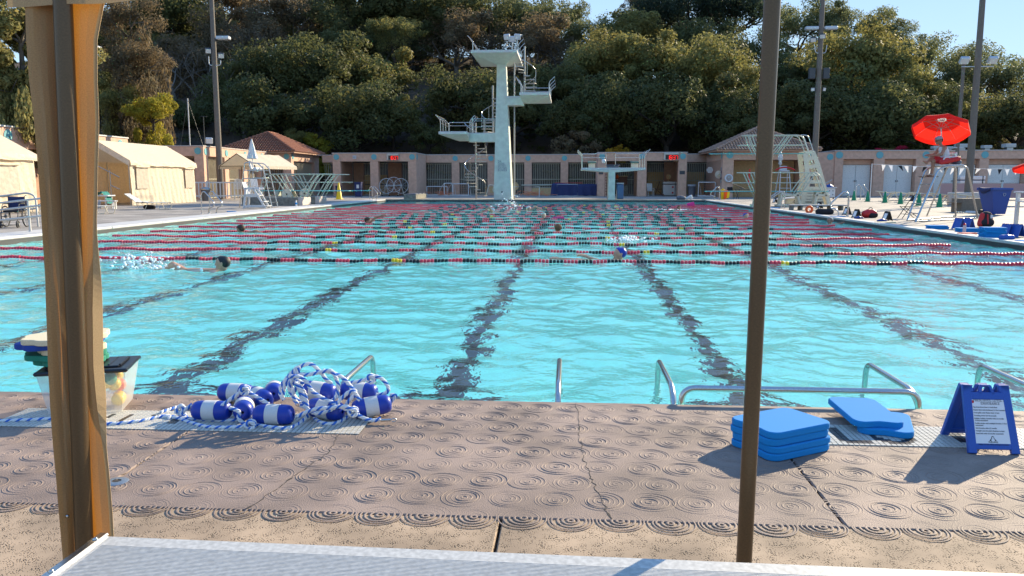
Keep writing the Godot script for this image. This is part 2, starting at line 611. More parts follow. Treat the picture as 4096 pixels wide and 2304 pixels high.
func make_pool() -> void:
	var f := MB.new()
	var zs := [ZN, -12.0, -20.0, -28.0, -36.0, -44.0, -52.0, ZF]
	for i in zs.size() - 1:
		f.quad(v3(XL, floor_y(zs[i]), zs[i]), v3(XR, floor_y(zs[i]), zs[i]), v3(XR, floor_y(zs[i + 1]), zs[i + 1]), v3(XL, floor_y(zs[i + 1]), zs[i + 1]), Vector3.UP)
	var basin := structure("pool_floor", f, M.pool_plaster)
	var w := MB.new()
	for x in [XL, XR]:
		for i in zs.size() - 1:
			w.quad(v3(x, -0.02, zs[i]), v3(x, -0.02, zs[i + 1]), v3(x, floor_y(zs[i + 1]), zs[i + 1]), v3(x, floor_y(zs[i]), zs[i]), v3(-signf(x), 0, 0))
	w.quad(v3(XL, -0.02, ZF), v3(XR, -0.02, ZF), v3(XR, floor_y(ZF), ZF), v3(XL, floor_y(ZF), ZF), Vector3.BACK)
	w.quad(v3(XL, -0.02, ZN), v3(XR, -0.02, ZN), v3(XR, floor_y(ZN), ZN), v3(XL, floor_y(ZN), ZN), Vector3.FORWARD)
	structure("pool_wall", w, M.pool_plaster)
	# dark gutter band above the water line on three sides
	for s in [-1.0, 1.0]:
		var g := MB.new()
		var x := XL if s < 0 else XR
		g.box(v3(x - s * 0.012, -0.125, (ZN + ZF) / 2), v3(0.03, 0.15, ZN - ZF - 0.1))
		structure("pool_gutter", g, M.gutter_dark)
	var g2 := MB.new()
	g2.box(v3((XL + XR) / 2, -0.125, ZF + 0.012), v3(XR - XL - 0.1, 0.15, 0.03))
	structure("pool_gutter", g2, M.gutter_dark)
	# black lane lines on the floor, each with a cross bar at the near end
	for i in 9:
		var x := -11.0 + i * 2.5
		var l := MB.new()
		for k in zs.size() - 1:
			var a: float = zs[k] if k > 0 else ZN - 1.9
			var b: float = zs[k + 1] if k < zs.size() - 2 else ZF + 1.5
			l.quad(v3(x - 0.13, floor_y(a) + 0.006, a), v3(x + 0.13, floor_y(a) + 0.006, a), v3(x + 0.13, floor_y(b) + 0.006, b), v3(x - 0.13, floor_y(b) + 0.006, b), Vector3.UP)
		var o := put("lane_line", l, M.pool_line, basin)
		var z0 := ZN - 1.9
		var cr := MB.new()
		cr.quad(v3(x - 0.5, floor_y(z0) + 0.01, z0 + 0.25), v3(x + 0.5, floor_y(z0) + 0.01, z0 + 0.25), v3(x + 0.5, floor_y(z0) + 0.01, z0), v3(x - 0.5, floor_y(z0) + 0.01, z0), Vector3.UP)
		put("cross_bar", cr, M.pool_line, o)
	make_water()
var swell := FastNoiseLite.new()
var chop := FastNoiseLite.new()
func wave(x: float, z: float) -> float:
	return 0.034 * swell.get_noise_2d(x, z * 1.35) + 0.016 * chop.get_noise_2d(x, z * 1.25)
func make_water() -> void:
	swell.noise_type = FastNoiseLite.TYPE_SIMPLEX_SMOOTH
	swell.frequency = 0.75
	swell.fractal_octaves = 2
	swell.seed = 4
	chop.noise_type = FastNoiseLite.TYPE_SIMPLEX_SMOOTH
	chop.frequency = 2.3
	chop.fractal_octaves = 2
	chop.seed = 9
	var mesh := ArrayMesh.new()
	for strip in [[ZN, -14.0, 0.045], [-14.0, -28.0, 0.08], [-28.0, ZF, 0.16]]:
		var step: float = strip[2]
		var nx := int((XR - XL) / step) + 1
		var nz := int((strip[0] - strip[1]) / step) + 1
		var v := PackedVector3Array()
		var nn := PackedVector3Array()
		var ix := PackedInt32Array()
		v.resize((nx + 1) * (nz + 1))
		nn.resize(v.size())
		var h := PackedFloat32Array()
		h.resize(v.size())
		for j in nz + 1:
			for i in nx + 1:
				var x := lerpf(XL + 0.004, XR - 0.004, float(i) / nx)
				var z: float = lerpf(strip[0], strip[1], float(j) / nz)
				h[j * (nx + 1) + i] = wave(x, z)
				v[j * (nx + 1) + i] = v3(x, WATER + h[j * (nx + 1) + i], z)
		for j in nz + 1:
			for i in nx + 1:
				var a := v[j * (nx + 1) + maxi(i - 1, 0)]
				var b := v[j * (nx + 1) + mini(i + 1, nx)]
				var c := v[maxi(j - 1, 0) * (nx + 1) + i]
				var d := v[mini(j + 1, nz) * (nx + 1) + i]
				nn[j * (nx + 1) + i] = (b - a).cross(d - c).normalized()
				if nn[j * (nx + 1) + i].y < 0:
					nn[j * (nx + 1) + i] = -nn[j * (nx + 1) + i]
		for j in nz:
			for i in nx:
				var p := j * (nx + 1) + i
				ix.append_array([p, p + nx + 1, p + 1, p + 1, p + nx + 1, p + nx + 2])
		var arr := []
		arr.resize(Mesh.ARRAY_MAX)
		arr[Mesh.ARRAY_VERTEX] = v
		arr[Mesh.ARRAY_NORMAL] = nn
		arr[Mesh.ARRAY_INDEX] = ix
		mesh.add_surface_from_arrays(Mesh.PRIMITIVE_TRIANGLES, arr)
	var o := MeshInstance3D.new()
	o.name = "water"
	o.mesh = mesh
	for i in 3:
		o.set_surface_override_material(i, M.pool_water)
	o.set_meta("kind", "structure")
	add_child(o)
func sheet(y: float, x0: float, x1: float, z0: float, z1: float) -> MB:
	var b := MB.new()
	b.quad(v3(x0, y, z0), v3(x1, y, z0), v3(x1, y, z1), v3(x0, y, z1), Vector3.UP)
	return b
const SEAM := -3.02
func make_decks() -> void:
	# ground far around, with the hole of the pool left open
	var g := MB.new()
	for r in [[-400.0, XL - 0.3, 60.0, -400.0], [XR + 0.3, 400.0, 60.0, -400.0], [XL - 0.3, XR + 0.3, 60.0, SEAM - 0.2], [XL - 0.3, XR + 0.3, ZF - 0.3, -400.0]]:
		g.quad(v3(r[0], -0.06, r[2]), v3(r[1], -0.06, r[2]), v3(r[1], -0.06, r[3]), v3(r[0], -0.06, r[3]), Vector3.UP)
	structure("ground", g, M.side_concrete)
	for s in [-1.0, 1.0]:
		# the deck beside the pool, laid in slabs, and its white coping
		var x0 := XL - 0.3 if s < 0 else XR + 0.3
		var dk := MB.new()
		var x1: float = x0 + s * 34.0
		if s > 0:
			# leave the second pool open
			for r in [[x0, 22.3, -4.0, -80.0], [22.3, x1, -4.0, -39.0], [22.3, x1, -59.0, -80.0]]:
				dk.box(v3((r[0] + r[1]) / 2, -0.028, (r[2] + r[3]) / 2), v3(absf(r[1] - r[0]), 0.056, absf(r[2] - r[3])))
		else:
			dk.box(v3((x0 + x1) / 2, -0.028, -42.0), v3(34.0, 0.056, 76.0))
		var deck := structure("deck", dk, M.side_concrete)
		for k in 12:
			var jt := MB.new()
			var z := -7.0 - k * 6.0
			jt.box(v3(x0 + s * 6.2, 0.001, z), v3(12.2, 0.004, 0.02))
			put("joint", jt, M.gutter_dark, deck)
		for k in 18:
			var z := ZN - 0.1 - k * 2.95
			var cp := MB.new()
			cp.box(v3((XL - 0.56 if s < 0 else XR + 0.15) , -0.016, z - 1.47), v3(1.16 if s < 0 else 0.34, 0.07, 2.93), 0.012)
			put("coping", cp, M.coping_white, deck)
	var fd := MB.new()
	fd.box(v3(-2.0, -0.028, ZF - 0.3 - 9.0), v3(XR - XL + 0.6, 0.056, 18.0))
	fd.box(v3(0, -0.028, -78.0), v3(72, 0.050, 4.0))
	var far_deck := structure("deck", fd, M.side_concrete)
	var cf := MB.new()
	cf.box(v3((XL + XR) / 2, -0.016, ZF - 0.15), v3(XR - XL + 0.6, 0.07, 0.34), 0.012)
	put("coping", cf, M.plinth, far_deck)
	make_near_deck()
func make_near_deck() -> void:
	# stamped pink concrete in four pours, split by joints, down to the pool edge
	var cuts := [-9.0, -2.02, 1.09, 4.6, 9.0]
	var edge_pts := []
	for i in 4:
		var b := MB.new()
		var x0: float = cuts[i] + 0.004
		var x1: float = cuts[i + 1] - 0.004
		b.box(v3((x0 + x1) / 2, -0.075, (SEAM + ZN) / 2), v3(x1 - x0, 0.15, SEAM - ZN - 0.006), 0.006)
		var slab := structure("paving_slab", b, M.pink_concrete)
	# a lighter row of pitted tan slabs on the near side
	var t := [-6.0, -3.1, -0.255, 2.6, 5.6]
	for i in 4:
		var b := MB.new()
		b.box(v3((t[i] + t[i + 1]) / 2, -0.078, SEAM / 2 + 1.0), v3(t[i + 1] - t[i] - 0.012, 0.15, -SEAM + 2.0 - 0.004), 0.005)
		structure("paving_slab", b, M.tan_concrete)
	# circles stamped into the pink concrete: four worn raised rings each, in staggered rows
	var ring := MB.new()
	var rng := RandomNumberGenerator.new()
	rng.seed = 5
	var variants := []
	for vv in 3:
		var mb := MB.new()
		var radii := [0.013, 0.034, 0.057, 0.078, 0.093]
		for k in 5:
			var r: float = radii[k] * rng.randf_range(0.96, 1.05)
			var hgt: float = [0.0034, 0.0036, 0.0036, 0.0034, 0.003][k]
			var wd: float = [0.0055, 0.0055, 0.005, 0.004, 0.0035][k]
			var ph := rng.randf() * TAU
			var cx := rng.randf_range(-0.003, 0.003)
			for s in 36:
				var a0 := TAU * s / 36
				var a1 := TAU * (s + 1) / 36
				var h0 := hgt * (0.75 + 0.35 * sin(a0 + ph) + 0.12 * sin(3 * a0 + ph * 2))
				var h1 := hgt * (0.75 + 0.35 * sin(a1 + ph) + 0.12 * sin(3 * a1 + ph * 2))
				var u0 := v3(cos(a0), 0, sin(a0))
				var u1 := v3(cos(a1), 0, sin(a1))
				var o := v3(cx, -0.0006, cx)
				var top0 := u0 * r + Vector3.UP * h0 + o
				var top1 := u1 * r + Vector3.UP * h1 + o
				mb.tri(u0 * (r - wd) + o, u1 * (r - wd) + o, top1, -u0 + Vector3.UP * 0.5, -u1 + Vector3.UP * 0.5, Vector3.UP)
				mb.tri(u0 * (r - wd) + o, top1, top0, -u0 + Vector3.UP * 0.5, Vector3.UP, Vector3.UP)
				mb.tri(u0 * (r + wd) + o, u1 * (r + wd) + o, top1, u0 + Vector3.UP * 0.5, u1 + Vector3.UP * 0.5, Vector3.UP)
				mb.tri(u0 * (r + wd) + o, top1, top0, u0 + Vector3.UP * 0.5, Vector3.UP, Vector3.UP)
		variants.push_back(mb.mesh())
	var places := [[], [], []]
	for j in 9:
		for i in 44:
			var x := -3.95 + i * 0.194 + (0.097 if j % 2 == 0 else 0.0) + (0.03 if j % 2 else 0.0)
			var z := -4.575 + j * 0.195
			if x > 4.4 or absf(x + 2.02) < 0.0:
				continue
			if z < -3.99 and z > -4.36 and ((x < -1.08 and x > -3.3) or (x > 1.0 and x < 2.6)):
				continue
			var b := Basis(Vector3.UP, rng.randf() * TAU).scaled(v3(rng.randf_range(0.93, 1.05), rng.randf_range(0.6, 1.15) * (0.45 if j == 8 else 1.0), rng.randf_range(0.93, 1.05)))
			places[rng.randi() % 3].push_back(Transform3D(b, v3(x + rng.randf_range(-0.006, 0.006), 0.0, z + rng.randf_range(-0.006, 0.006))))
	for k in 3:
		var mm := MultiMesh.new()
		mm.transform_format = MultiMesh.TRANSFORM_3D
		mm.mesh = variants[k]
		mm.instance_count = places[k].size()
		for i in places[k].size():
			mm.set_instance_transform(i, places[k][i])
		var o := MultiMeshInstance3D.new()
		o.name = numbered("stamped_rings")
		o.multimesh = mm
		o.material_override = M.pink_concrete
		o.set_meta("kind", "stuff")
		o.set_meta("label", "worn concentric rings stamped in rows into the pink concrete by the pool")
		o.set_meta("category", "paving relief")
		add_child(o)
	# bands of small white depth-marker tiles let into the concrete
	for side in 2:
		var x0: float = -3.16 if side == 0 else 1.33
		var nx: int = 78 if side == 0 else 46
		var bed := MB.new()
		bed.box(v3(x0 + nx * 0.0265 / 2, 0.0005, -4.185), v3(nx * 0.0265, 0.004, 0.345))
		var base := structure("tile_band", bed, M.gutter_dark)
		var white := MB.new()
		var dark := MB.new()
		var shown := 0
		var tl := MB.new()
		tl.box(Vector3.ZERO, v3(0.0218, 0.004, 0.0212))
		var tile := tl.mesh()
		for i in nx:
			for j in 13:
				var p := v3(x0 + (i + 0.5) * 0.0265, 0.0035, -4.35 + (j + 0.5) * 0.0262)
				var u := i - 3
				# dark figures as far as the things on top leave them in sight
				var fig := false
				if side == 0:
					fig = (i == 25 and j > 2 and j < 9) or (i == 21 and j in [3, 4, 5]) or (i in [36, 37] and j > 2 and j < 9) or (i > 29 and i < 37 and j == 3)
				else:
					fig = (i in [3, 4] and j > 1 and j < 11) or (i > 3 and i < 9 and j in [10, 11]) or (Vector2(i - 13.5, (j - 6.5) * 0.9).length() > 2.6 and Vector2(i - 13.5, (j - 6.5) * 0.9).length() < 4.4)
					fig = fig or (Vector2(i - 29.5, (j - 6.5) * 0.9).length() > 2.4 and Vector2(i - 29.5, (j - 6.5) * 0.9).length() < 4.2)
				if (side == 0 and (i < 18 or i > 57)) or j < (4 if side else 5) or shown >= 299:
					(dark if fig else white).box(p, v3(0.0218, 0.004, 0.0212))
				else:
					shown += 1
					put("tile", tile, M.tile_dark if fig else M.tile_white, base, p)
		var wt := put("tiles", white, M.tile_white, base)
		wt.set_meta("kind", "stuff")
		var dt := put("tiles", dark, M.tile_dark, base)
		dt.set_meta("kind", "stuff")
	# cracks: narrow dark wandering strips laid on the slabs
	rng.seed = 77
	for c in [[v3(0.06, 0, -4.71), v3(0.07, 0, -4.1), v3(0.09, 0, -3.69), v3(0.12, 0, -3.45), v3(0.18, 0, -3.03)], [v3(-1.2, 0, -4.02), v3(-1.17, 0, -3.7), v3(-1.23, 0, -3.4), v3(-1.3, 0, -3.03)]]:
		var line := MB.new()
		var p0: Vector3 = c[0]
		for i in c.size() - 1:
			for k in 14:
				var p1: Vector3 = c[i].lerp(c[i + 1], (k + 1) / 14.0) + v3(rng.randf_range(-0.008, 0.008), 0, 0)
				var w := rng.randf_range(0.001, 0.0042)
				if rng.randf() < 0.06: w = 0.009
				line.bar(p0 + Vector3.UP * 0.0006, p1 + Vector3.UP * 0.0006, w, 0.002)
				p0 = p1
		structure("crack", line, M.dark_inside)
	var drain := thing("floor_drain", "small round metal drain plate with a square hole by the canopy curtain", "drain", v3(-2.0, 0.001, -3.28))
	var d := MB.new()
	d.lathe([Vector2(0.02, 0.004), Vector2(0.045, 0.004), Vector2(0.052, 0.0)], 20)
	put("plate", d, M.steel_dull, drain)
	d = MB.new()
	d.box(v3(0, 0.001, 0), v3(0.03, 0.002, 0.03))
	put("hole", d, M.dark_inside, drain)
func hill_y(x: float, z: float) -> float:
	var back := maxf(0.0, -82.0 - z)
	var k := lerpf(0.52, 0.30, clampf((x - 5.0) / 40.0, 0.0, 1.0))
	var cap := lerpf(34.0, 13.0, clampf((x + 5.0) / 50.0, 0.0, 1.0))
	var a := back * k
	a = cap * (1.0 - exp(-a / cap * 1.15)) if a > 0.0 else 0.0
	var side := maxf(0.0, -35.0 - x) * 0.75
	side = 20.0 * (1.0 - exp(-side / 20.0)) * clampf((-20.0 - z) / 20.0, 0.0, 1.0)
	var b := maxf(a, side)
	return b + minf(b, 1.0) * (0.5 * swell.get_noise_2d(x * 0.16, z * 0.16) + 0.25 * swell.get_noise_2d(x * 0.5, z * 0.5)) - 0.08
func make_hill() -> void:
	var mb := MB.new()
	var st := 2.5
	for i in 104:
		for j in 58:
			var x0 := -130.0 + i * st
			var z0 := -20.0 - j * st
			if x0 > -34.0 and z0 > -79.0:
				continue
			var p := [v3(x0, 0, z0), v3(x0 + st, 0, z0), v3(x0 + st, 0, z0 - st), v3(x0, 0, z0 - st)]
			var nn := []
			for k in 4:
				p[k].y = hill_y(p[k].x, p[k].z)
				nn.push_back(v3(hill_y(p[k].x - 0.6, p[k].z) - hill_y(p[k].x + 0.6, p[k].z), 1.2, hill_y(p[k].x, p[k].z - 0.6) - hill_y(p[k].x, p[k].z + 0.6)).normalized())
			mb.tri(p[0], p[1], p[2], nn[0], nn[1], nn[2])
			mb.tri(p[0], p[2], p[3], nn[0], nn[2], nn[3])
	structure("hill", mb, M.hill_earth)
func leaf_mat(called: String, lin: Color, light := 1.0) -> void:
	var m := mat(called, lin, 0.6)
	m.vertex_color_use_as_albedo = true
	m.metallic_specular = 0.3
	m.backlight_enabled = true
	m.backlight = Color(light, light, light)
func crown_mesh(seed_: int, puffs: int, leaves: int, size: float, gap: float, flat_top := 0.8) -> ArrayMesh:
	# a crown of radius about 1: leaf-sized faces spread through overlapping clumps
	var rng := RandomNumberGenerator.new()
	rng.seed = seed_
	var cs := []
	for i in puffs:
		var d := v3(rng.randfn(), rng.randfn() * 0.75, rng.randfn()).normalized()
		d.y = absf(d.y) * 1.0 if rng.randf() < 0.62 else d.y
		var rad := rng.randf_range(0.14, 0.34)
		cs.push_back([d * rng.randf_range(0.30, 1.12 - rad * 0.8) * v3(1, flat_top, 1), rad, rng.randf_range(0.75, 1.25), rng.randf_range(-0.12, 0.12)])
	var v := PackedVector3Array()
	var n := PackedVector3Array()
	var c := PackedColorArray()
	for i in leaves:
		var q = cs[rng.randi() % puffs]
		var d := v3(rng.randfn(), rng.randfn(), rng.randfn()).normalized()
		var shell := pow(rng.randf(), 0.28)
		if rng.randf() < gap:
			shell = rng.randf_range(0.95, 1.18)
		var p: Vector3 = q[0] + d * q[1] * shell * v3(1, 0.85, 1)
		p += v3(sin(p.y * 23.0 + p.x * 9.0), sin(p.x * 21.0), sin(p.z * 19.0 + p.x * 13.0)) * 0.018
		var nrm := (d * 0.9 + p * 0.35 + v3(rng.randfn(), rng.randfn(), rng.randfn()) * 0.62).normalized()
		var u := nrm.cross(v3(rng.randfn(), rng.randfn(), rng.randfn())).normalized()
		var w := nrm.cross(u)
		var l := size * rng.randf_range(0.6, 1.35)
		var b := l * rng.randf_range(0.42, 0.62)
		var a0 := p - u * l * 0.5
		var a1 := p + w * b * 0.5 + u * l * 0.05
		var a2 := p + u * l * 0.5
		var a3 := p - w * b * 0.5 + u * l * 0.05
		if (a1 - a0).cross(a2 - a0).dot(nrm) > 0.0:
			v.append_array([a0, a2, a1, a0, a3, a2])
		else:
			v.append_array([a0, a1, a2, a0, a2, a3])
		var k: float = q[2] * rng.randf_range(0.72, 1.3)
		var hue: float = q[3] + rng.randf_range(-0.07, 0.07)
		var col := Color(k * (1.0 + hue), k, k * (1.0 - hue * 0.8))
		for e in 6:
			n.push_back(nrm)
			c.push_back(col)
	var arr := []
	arr.resize(Mesh.ARRAY_MAX)
	arr[Mesh.ARRAY_VERTEX] = v
	arr[Mesh.ARRAY_NORMAL] = n
	arr[Mesh.ARRAY_COLOR] = c
	var m := ArrayMesh.new()
	m.add_surface_from_arrays(Mesh.PRIMITIVE_TRIANGLES, arr)
	return m
func limb(mb: MB, rng: RandomNumberGenerator, p: Vector3, d: Vector3, len_: float, r: float, depth: int, wild := 0.5) -> void:
	var pts := [p]
	var rs := [r]
	var dd := d
	for k in 3:
		dd = (dd + v3(rng.randfn(), rng.randfn() * 0.6, rng.randfn()) * 0.22 * wild).normalized()
		pts.push_back(pts[-1] + dd * len_ / 3.0)
		rs.push_back(r * (1.0 - 0.16 * (k + 1)))
	mb.tube(pts, rs, 6 if r > 0.12 else 4 if r > 0.04 else 3, false)
	if depth <= 0:
		return
	for k in 2 + (1 if rng.randf() < 0.6 else 0):
		var e := (dd + v3(rng.randfn(), rng.randfn() * 0.7 + 0.15, rng.randfn()) * 0.75 * wild).normalized()
		limb(mb, rng, pts[3] if k < 2 else pts[2], e, len_ * rng.randf_range(0.62, 0.85), r * 0.52 * rng.randf_range(0.8, 1.1), depth - 1, wild)
func plant_tree(called: String, label: String, c: Vector3, r: float, crown: Mesh, cm: Material, bark: Material, rng: RandomNumberGenerator, squash := 0.9, group := "") -> Node3D:
	var gy := hill_y(c.x, c.z)
	var root := thing(called, label, "tree", v3(c.x, gy, c.z), 0.0, group)
	var top := c - root.position
	var mb := MB.new()
	var tr := clampf(r * 0.07, 0.12, 0.42)
	var lean := v3(rng.randf_range(-0.4, 0.4), 0, rng.randf_range(-0.3, 0.3)) * minf(1.0, r * 0.3)
	var fork := v3(0, maxf(0.5, top.y - r * 0.45), 0) + lean
	mb.tube([v3(0, -0.3, 0), v3(lean.x * 0.2, fork.y * 0.4, lean.z * 0.2), fork], [tr * 1.35, tr, tr * 0.8], 8, false)
	for k in 5:
		var a := TAU * k / 5.0 + rng.randf()
		limb(mb, rng, fork, v3(cos(a), rng.randf_range(0.5, 1.1), sin(a)).normalized(), r * 0.6, tr * 0.55, 1, 0.7)
	put("trunk", mb, bark, root)
	var o := put("crown", crown, cm, root, top)
	var gap := top.y - r * squash
	if gap > 0.3 * r and called != "pine_tree":
		var sk := put("lower_crown", crown, cm, root, v3(rng.randf_range(-0.3, 0.3) * r, maxf(gap * 0.55, r * 0.5), 0.1 * r))
		sk.rotation.y = rng.randf() * TAU
		sk.scale = v3(r * 1.05, maxf(gap * 0.75, r * 0.6), r * 1.0)
	o.rotation.y = rng.randf() * TAU
	o.scale = v3(r * 1.17, r * squash * 1.15, r * 1.17)
	return root
func make_trees() -> void:
	leaf_mat("leaf_dark", Color(0.125, 0.13, 0.048))
	leaf_mat("leaf_olive", Color(0.25, 0.23, 0.075))
	leaf_mat("leaf_grey", Color(0.20, 0.21, 0.09))
	leaf_mat("leaf_brown", Color(0.21, 0.155, 0.085))
	leaf_mat("leaf_yellow", Color(0.36, 0.31, 0.04))
	leaf_mat("leaf_pine", Color(0.04, 0.06, 0.036))
	leaf_mat("leaf_near", Color(0.30, 0.27, 0.10))
	leaf_mat("leaf_dry", Color(0.2, 0.14, 0.07))
	leaf_mat("leaf_flower", Color(0.62, 0.03, 0.09))
	leaf_mat("leaf_autumn", Color(0.48, 0.26, 0.02))
	var crowns := []
	for i in 4:
		crowns.push_back(crown_mesh(100 + i, 46, 17000, 0.064, 0.2, 0.95))
	var airy := []
	for i in 2:
		airy.push_back(crown_mesh(200 + i, 34, 10500, 0.058, 0.22, 1.0))
	var near := crown_mesh(300, 24, 11000, 0.09, 0.12, 1.0)
	var pine := crown_mesh(310, 34, 12000, 0.048, 0.16, 1.15)
	var rng := RandomNumberGenerator.new()
	rng.seed = 42
	var kinds := {"d": M.leaf_dark, "o": M.leaf_olive, "g": M.leaf_grey, "b": M.leaf_brown, "y": M.leaf_yellow, "p": M.leaf_pine, "n": M.leaf_near}
	var i := 0
	for a in tree_rows():
		i += 1
		var m: Mesh = crowns[i % 4]
		if a[4] in ["g", "b"]: m = airy[i % 2]
		if a[4] in ["n", "y"]: m = near
		if a[4] == "p": m = pine
		var called: String = {"d": "oak_tree", "o": "oak_tree", "g": "oak_tree", "b": "dry_tree", "y": "leafy_tree", "p": "pine_tree", "n": "leafy_tree"}[a[4]]
		plant_tree(called, a[5], v3(a[0], a[1], a[2]), a[3], m, kinds[a[4]], M.bark_pale if a[4] in ["b", "n"] else M.bark, rng, 1.1 if a[4] == "p" else 0.92)
	# the ridge: a row of alike trees along the top edge of the picture
	for k in 17:
		if k in [13, 14]: continue
		var x := -82.0 + k * 6.2
		var z := -138.0 - rng.randf() * 10.0
		plant_tree("oak_tree", "%s oak along the top of the ridge, %s" % [["dark", "grey-green", "grey-green"][k % 3], ["beyond the left edge", "at the left edge", "above the left building", "above the canopy curtain", "left of the tall floodlight pole", "above the tall floodlight pole", "right of the tall floodlight pole", "above the tile-roofed pavilion", "left of the tower, farther", "left of the tower, nearer", "above the diving tower", "right of the tower, nearer", "right of the tower, farther", "left end of the sky gap", "behind the sky gap", "behind the pines", "right of the pines"][k]], v3(x, hill_y(x, z) + rng.randf_range(4.0, 7.0), z), rng.randf_range(4.5, 6.0), crowns[k % 4], M.leaf_grey if k % 3 else M.leaf_dark, M.bark, rng, 0.95, "oaks along the ridge")
	# bare trees among them
	var bare := [
		[-45.5, -98.0, 10.0, "bare grey tree with thin upright twigs left of the tall floodlight pole"],
		[-38.5, -94.0, 9.0, "bare pale tree with fine twigs right of the tall floodlight pole"],
		[-41.5, -106.0, 10.0, "bare tall tree with twigs reaching the top edge above the floodlight head"],
		[-52.0, -104.0, 9.0, "bare grey tree behind the thin white mast"],
		[49.0, -96.0, 11.0, "dark twisted tree with bare crooked branches against the sky at the right edge"],
		[-23.6, -111.0, 9.0, "lone oak with a dark forked trunk standing on the bare dirt slope"],
		[-12.5, -112.0, 9.0, "leaning dark trunk with bare branches left of the upper diving platform"],
		[-1.0, -110.0, 9.0, "tree with long dark bare limbs right of the platform floodlights"]]
	for b in bare:
		var root := thing("bare_tree", b[3], "tree", v3(b[0], hill_y(b[0], b[1]), b[1]))
		var mb := MB.new()
		var tw := MB.new()
		var wild := 1.15 if b[0] > 0.0 or b[0] > -30.0 else 0.62
		var h: float = b[2]
		mb.tube([v3(0, -0.4, 0), v3(0.15, h * 0.16, 0), v3(-0.1, h * 0.3, 0.1)], [0.34, 0.25, 0.2], 8, false)
		for k in 4:
			var e := TAU * k / 4.0 + rng.randf()
			limb(tw, rng, v3(-0.1, h * (0.2 + 0.04 * k), 0.1), v3(cos(e) * 0.7, 1.0, sin(e) * 0.7).normalized(), h * 0.30, 0.13, 4, wild)
		put("trunk", mb, M.bark if wild > 1.0 else M.bark_pale, root)
		put("branches", tw, M.bark if wild > 1.0 else M.bark_pale, root)
		if b[1] == -111.0:
			var o := put("crown", airy[0], M.leaf_olive, root, v3(0, h * 0.85, 0))
			o.scale = v3(4.2, 3.0, 4.2)
	# undergrowth, dry grass and small scrub over the slope
	var clump := crown_mesh(400, 7, 260, 0.22, 0.2, 0.7)
	for s in 3:
		var mm := MultiMesh.new()
		mm.transform_format = MultiMesh.TRANSFORM_3D
		mm.mesh = clump
		var list := []
		while list.size() < 650:
			var x := rng.randf_range(-85.0, 75.0)
			var z := rng.randf_range(-150.0, -81.0)
			if x < -40.0 and rng.randf() < 0.5:
				z = rng.randf_range(-80.0, -30.0)
			var keep := swell.get_noise_2d(x * 0.11 + s * 40.0, z * 0.11)
			if keep < -0.05 or (x > -30.0 and x < -15.0 and z < -104.0 and z > -118.0 and rng.randf() < 0.85):
				continue
			var sc := rng.randf_range(0.4, 1.3) * (0.7 if s == 2 else 1.0)
			list.push_back(Transform3D(Basis(Vector3.UP, rng.randf() * TAU).scaled(v3(sc, sc * 0.7, sc)), v3(x, hill_y(x, z) + sc * 0.25, z)))
		mm.instance_count = list.size()
		for k in list.size():
			mm.set_instance_transform(k, list[k])
		var o := MultiMeshInstance3D.new()
		o.name = numbered("undergrowth")
		o.multimesh = mm
		o.material_override = [M.leaf_dark, M.leaf_brown, M.leaf_dry][s]
		add_child(o)
		tag(o, ["low dark green scrub covering the slope under the oaks", "brown dry scrub covering the slope under the oaks", "dry tan grass tufts on the bare parts of the slope"][s], "undergrowth", "", "stuff")
